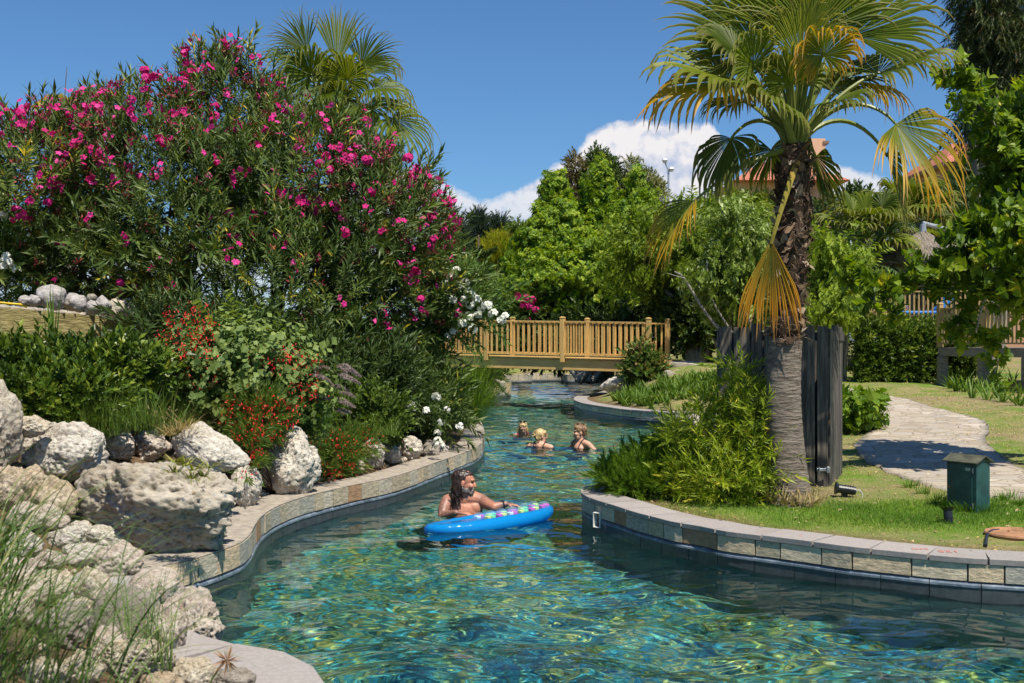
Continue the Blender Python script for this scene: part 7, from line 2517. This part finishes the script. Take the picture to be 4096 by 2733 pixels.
def facepaint(c, M, k, extra=None):
    def f(V):
        L_ = (V - np.asarray(c)) @ M / k
        rr = np.zeros(len(V))
        for s_ in (-1, 1):
            d = np.sqrt(((L_[:, 0] - .084) / .03) ** 2 + ((L_[:, 1] - s_ * .032) / .017) ** 2 + ((L_[:, 2] - .012) / .009) ** 2)
            rr = np.maximum(rr, np.clip(1.3 - d, 0, 1) * .9)
            d = np.sqrt(((L_[:, 0] - .09) / .03) ** 2 + ((L_[:, 1] - s_ * .034) / .022) ** 2 + ((L_[:, 2] - .036) / .006) ** 2)
            rr = np.maximum(rr, np.clip(1.3 - d, 0, 1) * .7)
        d = np.sqrt(((L_[:, 0] - .10) / .03) ** 2 + (L_[:, 1] / .026) ** 2 + ((L_[:, 2] + .058) / .0045) ** 2)
        rr = np.maximum(rr, np.clip(1.2 - d, 0, 1) * .55)
        tt = extra(V) if extra else np.zeros(len(V))
        return rr, tt
    return f


def segd(V, a, b):
    a, b = np.asarray(a, float), np.asarray(b, float)
    ab = b - a
    t_ = np.clip(((V - a) @ ab) / (ab @ ab), 0, 1)
    return np.linalg.norm(V - a - t_[:, None] * ab, axis=1)


def hairmat(name, stops, rough=.4):
    m, t, b = mat(name)
    n_ = tnoise(t, 28, 5, .7, stretch=(1, 1, .25))
    f = tmath(t, 'ADD', tmath(t, 'MULTIPLY', n_, .7), tmath(t, 'MULTIPLY', attr(t, 'rnd'), .3))
    t.links.new(ramp(t, f, stops), b.inputs['Base Color'])
    b.inputs['Roughness'].default_value = rough
    bump(t, b, n_, .8, .01)
    return m


def hair(parent, c, M, k, caps, strands, material, seed, name='hair', voxel=.008):
    """Hair volume plus loose locks; caps are ellipsoids in head space, strands = (start, end, n, spread)."""
    rg = RT(seed)
    mb = MB()
    for p, r in caps:
        ell(mb, np.asarray(c) + M @ (np.array(p) * k), np.array(r) * k, M)
    o = mb.build('_t', material)
    r_ = o.modifiers.new('r', 'REMESH'); r_.mode = 'VOXEL'; r_.voxel_size = voxel
    ev = o.evaluated_get(bpy.context.evaluated_depsgraph_get())
    me = ev.to_mesh()
    V = np.empty(len(me.vertices) * 3); me.vertices.foreach_get('co', V); V = V.reshape(-1, 3)
    Nn = np.empty(len(me.vertices) * 3); me.vertices.foreach_get('normal', Nn); Nn = Nn.reshape(-1, 3)
    q = np.array([[*p.vertices] for p in me.polygons if len(p.vertices) == 4])
    ev.to_mesh_clear(); bpy.data.objects.remove(o)
    L_ = (V - np.asarray(c)) @ M
    V = V + Nn * (.007 * perlin(L_ * (60, 60, 14) + seed) + .004 * perlin(L_ * (140, 140, 30)))[:, None]
    out = MB(); out.add(V, q, np.clip(.5 + .6 * perlin(L_ * (70, 70, 12)), 0, 1))
    for a, b, n, sp in strands:
        for _ in range(n):
            p0 = np.asarray(c) + M @ ((np.array(a) + rg.normal(0, sp, 3)) * k)
            p1 = np.asarray(c) + M @ ((np.array(b) + rg.normal(0, sp, 3)) * k)
            mid = (p0 + p1) / 2 + rg.normal(0, .006, 3) + M[:, 0] * rg.normal(0, .004)
            tube(out, catmull([p0, mid, p1], .02), rg.uniform(.0022, .0045), 5, rnd=rg.random())
    return out.build(name, material, parent, smooth=True)


def hand(mb, w, fwd, pn, k=1.0, curl=.25, side=1):
    """Palm, four unequal fingers and a thumb; w wrist, fwd finger direction, pn palm normal (points to what it touches)."""
    fwd, pn = unit(np.array(fwd, float)), np.array(pn, float)
    pn = unit(pn - fwd * (pn @ fwd))
    s = np.cross(pn, fwd) * side
    w = np.array(w, float)
    c = w + fwd * .05 * k
    ell(mb, c, (.050 * k, .042 * k, .017 * k), np.stack([fwd, s, -pn], -1))
    ell(mb, w + fwd * .008, (.03 * k, .028 * k, .02 * k), np.stack([fwd, s, -pn], -1))
    for j, (o_, ln) in enumerate(((.030, .070), (.010, .080), (-.011, .074), (-.031, .058))):
        b0 = w + fwd * .085 * k + s * o_ * k
        d1 = unit(fwd + s * o_ * 2.2 + pn * curl * (.4 + .12 * j))
        p1 = b0 + d1 * ln * .42 * k
        d2 = unit(d1 + pn * curl)
        p2 = p1 + d2 * ln * .32 * k
        p3 = p2 + unit(d2 + pn * curl) * ln * .28 * k
        limb(mb, [b0 - fwd * .02, p1, p2, p3], [.0100 * k, .0092 * k, .0084 * k, .0072 * k])
    t0 = w + fwd * .025 * k + s * .032 * k
    limb(mb, [t0, t0 + (fwd * .5 + s * .8) * .035 * k, t0 + (fwd * .85 + s * .75 + pn * .3) * .062 * k], [.0135 * k, .0115 * k, .0092 * k])


sk_man = skinmat('sunburnt_skin', (.40, .155, .09), (.55, .24, .15), tattoo=True)
sk_w = skinmat('tanned_skin', (.52, .27, .18), (.66, .38, .27))
hr_dark = hairmat('wet_dark_brown_hair', [(.3, (.012, .007, .005)), (.55, (.035, .02, .014)), (.8, (.12, .07, .05))], .28)
hr_blond = hairmat('blonde_hair', [(.3, (.22, .13, .05)), (.5, (.55, .38, .17)), (.75, (.80, .64, .38))])
hr_mix = hairmat('brown_hair_with_blonde_streaks', [(.35, (.07, .035, .02)), (.52, (.22, .12, .06)), (.70, (.68, .48, .26))])
hr_grey = hairmat('grizzled_beard', [(.3, (.05, .04, .035)), (.6, (.22, .20, .18)), (.8, (.5, .48, .45))])
m_cloth = plain('black_swimwear', (.012, .012, .02), .5)
m_redcl = plain('red_swimwear', (.55, .02, .04), .6)

# ---- man with the inflatable float
MDD = 11.5
hc = np.array(D(1066, 1109, MDD))
M = headframe(math.radians(-6), math.radians(-5))
man = thing('person', (hc[0], hc[1], 0), 'man with wet shoulder length dark hair and tattooed arms leaning on the blue float', 'person')
nk = hc + A(-.02, .02, -.12)
sL, sR = np.array(D(1027, 1152, MDD + .02)), np.array(D(1104, 1150, MDD + .06))
ch = (sL + sR) / 2
eR, wR = np.array(D(1134, 1165, MDD - .12)), np.array(D(1160, 1158, MDD - .10))
eL, wL = np.array(D(1016, 1186, MDD - .10)), np.array(D(1046, 1178, MDD - .24))
mb = MB()
head(mb, hc, M, 1.04, nose=1.2, jaw=1.15)
limb(mb, [hc + A(-.015, .0, -.05), nk, ch + A(0, 0, .02)], [.062, .064, .085])
limb(mb, [sL, ch + A(-.03, 0, .035), ch + A(.03, 0, .035), sR], [.070, .085, .085, .070])
for dx in (-.085, .085):
    ell(mb, ch + A(dx, -.03, -.07), (.105, .055, .075))
ell(mb, ch + A(0, .02, -.14), (.19, .13, .19)); ell(mb, ch + A(0, .02, -.36), (.185, .135, .22)); ell(mb, ch + A(0, 0, -.50), (.18, .14, .18)); ell(mb, ch + A(0, -.05, -.36), (.15, .12, .14))
limb(mb, [ch + A(-.09, 0, -.6), ch + A(-.11, .05, -1.0), ch + A(-.1, .15, -1.35)], [.10, .075, .05]); limb(mb, [ch + A(.09, 0, -.6), ch + A(.11, .05, -1.0), ch + A(.12, .15, -1.35)], [.10, .075, .05])
limb(mb, [sR, (sR + eR) / 2, eR], [.068, .058, .048]); limb(mb, [eR, (eR + wR) / 2, wR], [.048, .042, .030])
limb(mb, [sL, (sL + eL) / 2 + A(-.01, 0, 0), eL], [.070, .062, .050]); limb(mb, [eL, (eL + wL) / 2, wL], [.048, .042, .031])
hand(mb, wR, A(1, -.05, -.10), A(0, 0, -1), side=1, curl=.2)
hand(mb, wL, A(1, -.15, -.02), A(0, 0, -1), side=-1, curl=.25)
fuse(mb, 'body', sk_man, man, .0055, 3, facepaint(hc, M, 1.04, lambda V: np.clip(np.maximum(np.maximum(1.9 - segd(V, sR + (eR - sR) * .1, wR) / .06, 1.9 - np.minimum(segd(V, sL + A(-.03, 0, 0), eL), segd(V, eL, wL)) / .06), 0), 0, 1)))
caps = [((-.034, 0, .040), (.100, .086, .092)), ((-.055, .045, -.03), (.065, .045, .10)), ((-.055, -.045, -.03), (.065, .045, .10)), ((-.075, 0, -.04), (.055, .08, .12)), ((-.085, 0, -.14), (.045, .078, .07)), ((-.045, -.078, -.055), (.035, .018, .08)), ((-.045, .075, -.045), (.035, .022, .085)), ((.035, 0, .088), (.040, .056, .022))]
st = [((-.07, -.04, -.12), (-.10, -.055, -.225), 26, .022), ((-.05, -.07, -.10), (-.045, -.082, -.21), 22, .014), ((-.08, .03, -.12), (-.11, .04, -.22), 16, .02), ((-.02, -.08, -.06), (.0, -.085, -.15), 10, .010)]
hair(man, hc, M, 1.04, caps, st, hr_dark, 1)
hair(man, hc, M, 1.04, [((.055, 0, -.094), (.046, .044, .030)), ((.078, 0, -.104), (.026, .028, .028)), ((.094, 0, -.043), (.014, .030, .008)), ((.084, .026, -.066), (.014, .010, .024)), ((.084, -.026, -.066), (.014, .010, .024)), ((.03, .058, -.07), (.035, .012, .03)), ((.03, -.058, -.07), (.035, .012, .03))], [], hr_grey, 2, name='beard', voxel=.006)
mb = MB()
ax = unit(wR - eR); a_ = unit(np.cross(ax, A(0, 0, 1))); b_ = np.cross(ax, a_)
th = np.linspace(0, 2 * PI, 25)
tube(mb, wR - ax * .02 + (np.cos(th)[:, None] * a_ + np.sin(th)[:, None] * b_) * .034, .009, 6, cap=False)
box(mb, wR - ax * .02 + b_ * np.sign(b_[2]) * .040, (.036, .036, .010), M=np.stack([ax, a_, b_], -1), bev=.003)
mb.build('watch', m_black, man)
mb = MB(); ell(mb, hc + M @ np.array((-.002, -.086, -.045)), (.007, .004, .009)); mb.build('earring', m_steel, man)

# ---- three women further off
def bather(label, u, v, d, yaw, hk, hmat, caps, st, sw=.19, top=None, bodyz=0.0, straps=m_cloth, byaw=None, arm=None, pitch=0.0, seed=0):
    hc = np.array(D(u, v, d))
    M = headframe(yaw, pitch)
    B = headframe(byaw if byaw is not None else yaw)
    o = thing('person', (hc[0], hc[1], 0), label, 'person', None)
    ch = hc + A(0, 0, -.205 + bodyz) - B[:, 0] * .03
    mb = MB()
    head(mb, hc, M, hk)
    limb(mb, [hc + A(0, 0, -.05) - M[:, 0] * .02, (hc * .45 + ch * .55) , ch + A(0, 0, .02)], [.052, .052, .075])
    for s_ in (-1, 1):
        sh = ch + B[:, 1] * sw * s_
        limb(mb, [ch + A(0, 0, .03), sh], [.065, .055])
        e = sh + A(0, 0, -.26) + B[:, 1] * .07 * s_ + B[:, 0] * .03
        if arm and arm[0] == s_:
            e = sh + np.array(arm[1])
        w = e + B[:, 0] * .20 + A(0, 0, -.06)
        limb(mb, [sh, (sh + e) / 2, e], [.052, .046, .038]); limb(mb, [e, (e + w) / 2, w], [.037, .032, .024])
        hand(mb, w, B[:, 0] + A(0, 0, -.1), A(0, 0, -1), k=.88, side=s_)
        ell(mb, ch + B[:, 1] * .08 * s_ + B[:, 0] * .085 + A(0, 0, -.14), (.075, .075, .075))
    ell(mb, ch + A(0, 0, -.12), (.13, .16, .17)); ell(mb, ch + A(0, 0, -.34), (.12, .145, .2)); ell(mb, ch + A(0, 0, -.55), (.15, .18, .18))
    for s_ in (-1, 1):
        limb(mb, [ch + B[:, 1] * .09 * s_ + A(0, 0, -.6), ch + B[:, 1] * .1 * s_ + A(0, 0, -.95)], [.09, .06])
    fuse(mb, 'body', sk_w, o, .008, 3, facepaint(hc, M, hk))
    hair(o, hc, M, hk, caps, st, hmat, seed, voxel=.008)
    mb = MB()
    for s_ in (-1, 1):
        p = [ch + B[:, 1] * .085 * s_ + B[:, 0] * .150 + A(0, 0, -.10), ch + B[:, 1] * .095 * s_ + B[:, 0] * .085 + A(0, 0, .03), ch + B[:, 1] * .10 * s_ + A(0, 0, .092), ch + B[:, 1] * .09 * s_ - B[:, 0] * .085 + A(0, 0, .02), ch + B[:, 1] * .06 * s_ - B[:, 0] * .125 + A(0, 0, -.12)]
        tube(mb, catmull(p, .02), .008, 6)
    sp = mb.build('straps', straps, o)
    mb = MB()
    for s_ in (-1, 1):
        ell(mb, ch + B[:, 1] * .08 * s_ + B[:, 0] * .092 + A(0, 0, -.155), (.077, .077, .070))
    ell(mb, ch + A(0, 0, -.19), (.137, .168, .05), B)
    mb.build('swim_top', straps, o, smooth=True)
    return o, hc, M


w1, hc1, M1 = bather('swimming woman with blonde fringe and sunglasses on her head, farthest of the bathers', 1200, 982, 21.6, math.radians(-92), .90, hr_blond,
       [((-.02, 0, .045), (.105, .088, .092)), ((-.04, .07, -.03), (.06, .030, .09)), ((-.04, -.07, -.03), (.06, .030, .09)), ((-.07, 0, -.03), (.05, .08, .09)), ((.070, 0, .050), (.034, .066, .034))],
       [((.09, .03, .06), (.098, .03, .028), 14, .014), ((.09, -.03, .06), (.098, -.03, .028), 14, .014), ((.01, .085, 0), (.02, .09, -.09), 12, .01), ((.01, -.085, 0), (.02, -.09, -.09), 12, .01)], bodyz=.02, straps=m_redcl, seed=5)
mb = MB()
for s_ in (-1, 1):
    ell(mb, hc1 + M1 @ np.array((.055, .036 * s_, .118)), (.016, .030, .022), M1)
bar(mb, hc1 + M1 @ np.array((.06, -.07, .115)), hc1 + M1 @ np.array((.06, .07, .115)), .008, .008)
tag(mb.build('sunglasses', m_black, smooth=True), 'dark sunglasses pushed up on the farthest bather\'s head', 'sunglasses')
bather('woman with pinned up blonde hair seen from behind, looking right', 1242, 1003, 18.8, math.radians(20), .95, hr_blond,
       [((-.022, 0, .045), (.106, .088, .094)), ((-.06, 0, -.01), (.062, .075, .07)), ((-.095, 0, .03), (.045, .040, .060)), ((.05, 0, .078), (.045, .066, .034))],
       [((.05, -.07, .06), (.085, -.062, .02), 14, .012), ((-.05, 0, .08), (-.12, 0, .05), 20, .03), ((-.06, -.03, -.04), (-.07, -.03, -.09), 10, .02)], byaw=math.radians(60), seed=6, bodyz=.03)
bather('woman with short brown and blonde hair and a dark bikini top, looking left', 1330, 994, 18.6, math.radians(190), .97, hr_mix,
       [((-.022, 0, .050), (.108, .086, .094)), ((-.06, 0, -.005), (.06, .070, .065)), ((.045, 0, .090), (.052, .062, .036))],
       [((.0, 0, .12), (.06, 0, .145), 22, .035), ((-.04, 0, .11), (-.10, 0, .12), 22, .04), ((-.08, 0, .02), (-.11, 0, -.05), 16, .03)], byaw=math.radians(215), arm=(1, (.20, -.02, -.20)), bodyz=.02, seed=7)
# bather on the far deck, shoulders above the rail
bo, hcx, Mx = bather('sunbather standing behind the far deck rail, head hidden by leaves', 1952, 640, 34, math.radians(80), .95, hr_dark, [((-.022, 0, .05), (.105, .088, .094))], [], seed=8)

# ---- inflatable float
fl = thing('inflatable_float', (-.2, 11.15, .05), 'blue inflatable float with clear pockets holding pink, yellow and green blocks', 'float')
m_vin, t, b = mat('glossy_blue_vinyl')
b.inputs['Base Color'].default_value = (.008, .32, .74, 1)
b.inputs['Roughness'].default_value = .14
b.inputs['Coat Weight'].default_value = .5
tr = t.nodes.new('ShaderNodeBsdfTranslucent'); tr.inputs['Color'].default_value = (.02, .50, 1, 1)
mx = t.nodes.new('ShaderNodeMixShader'); mx.inputs[0].default_value = .45
t.links.new(b.outputs[0], mx.inputs[1]); t.links.new(tr.outputs[0], mx.inputs[2]); t.links.new(mx.outputs[0], t.nodes['Material Output'].inputs['Surface'])
bump(t, b, tnoise(t, 22, 3, .5, stretch=(1, 1, .5)), .25, .01)
m_clr, t, b = mat('clear_blue_vinyl')
b.inputs['Base Color'].default_value = (.55, .80, .95, 1); b.inputs['Roughness'].default_value = .08
ts = t.nodes.new('ShaderNodeBsdfTransparent'); ts.inputs['Color'].default_value = (.80, .93, 1, 1)
mx = t.nodes.new('ShaderNodeMixShader'); mx.inputs[0].default_value = .88
t.links.new(b.outputs[0], mx.inputs[1]); t.links.new(ts.outputs[0], mx.inputs[2]); t.links.new(mx.outputs[0], t.nodes['Material Output'].inputs['Surface'])
pl_, pr_ = np.array(G(975, 1206, .06)), np.array(G(1266, 1160, .10))
pl_[2], pr_[2] = 0, 0
fc0 = (pl_ + pr_) / 2
fa = unit(pr_ - pl_); half_ = np.linalg.norm(pr_ - pl_) / 2
fb = A(-fa[1], fa[0], 0)
def FL(x, y, z):
    return fc0 + fa * x + fb * y + A(0, 0, z + .055 * (x / half_) ** 4 + .03 * x / half_ - .10 * y + .0)
th = np.linspace(0, 2 * PI, 97)[:-1]
cx = np.cos(th); sy = np.sin(th)
path_ = [FL(half_ * .91 * np.sign(c) * abs(c) ** .85, .26 * np.sign(s_) * abs(s_) ** 1.15, .005) for c, s_ in zip(cx, sy)]
path_ = np.array(path_ + path_[:1])
rr_ = .070 - .026 * np.abs(np.append(cx, 1)) ** 3 + .002 * np.sin(np.arange(97) * 1.6)
mb = MB(); tube(mb, path_, rr_, 20, cap=False); mb.build('rim', m_vin, fl, smooth=True)
mb = MB()
gx, gy = np.linspace(-1, 1, 60), np.linspace(-1, 1, 16)
XX, YY = np.meshgrid(gx, gy)
wid = .26 * np.sqrt(np.clip(1 - XX ** 2, 0, 1))
V = np.array([FL(x * half_ * .90, y * w, .0) for x, y, w in zip(XX.ravel(), YY.ravel(), wid.ravel())])
i = (np.arange(15)[:, None] * 60 + np.arange(59)[None]).ravel()
mb.add(V, np.stack([i, i + 1, i + 61, i + 60], -1)); mb.build('base_sheet', m_vin, fl, smooth=True)
mb = MB()
V = _S3[0].copy(); V = np.sign(V) * np.abs(V) ** .8
mb.add(np.array([FL(-half_ * .45 + p[0] * .30, p[1] * .14, .03 + p[2] * .04) for p in V]), _S3[1]); mb.build('pillow', m_vin, fl, smooth=True)
cols = {'pink_block': plain('pink_plastic', (.80, .03, .45), .3, var=.03), 'yellow_block': plain('yellow_plastic', (.80, .80, .12), .3, var=.03), 'green_block': plain('green_plastic', (.12, .75, .25), .3, var=.03), 'white_block': plain('white_print', (.80, .78, .85), .3, var=.03)}
order = [('yellow_block', 'green_block'), ('pink_block', 'yellow_block'), ('white_block', 'pink_block'), ('yellow_block', 'green_block'), ('pink_block', 'yellow_block'), ('pink_block', 'pink_block')]
for q in range(6):
    for r_ in range(2):
        x, y = -half_ * .12 + q * half_ * .175, (-.085, .075)[r_] * (1 - .08 * q * 0)
        if abs(y) > .21 * math.sqrt(max(0, 1 - (x / half_) ** 2)):
            continue
        V = _S3[0] * (.066, .075, .062)
        V[:, 2] = np.maximum(V[:, 2], -.01)
        mb = MB(); mb.add(np.array([FL(x + p[0], y + p[1], .055 + p[2]) for p in V]), _S3[1]); pk_ = mb.build('clear_pocket', m_clr, fl, smooth=True)
        for s_ in (0, 1):
            nm = order[(q + r_ * 2) % 6][s_]
            mb = MB(); box(mb, FL(x - .026 + .052 * s_, y - .015, .058), (.046, .06, .052), rz=math.atan2(fa[1], fa[0]), bev=.006)
            bb = mb.build(nm, cols[nm]); bb.parent = pk_; bb.matrix_parent_inverse = Matrix.Identity(4)
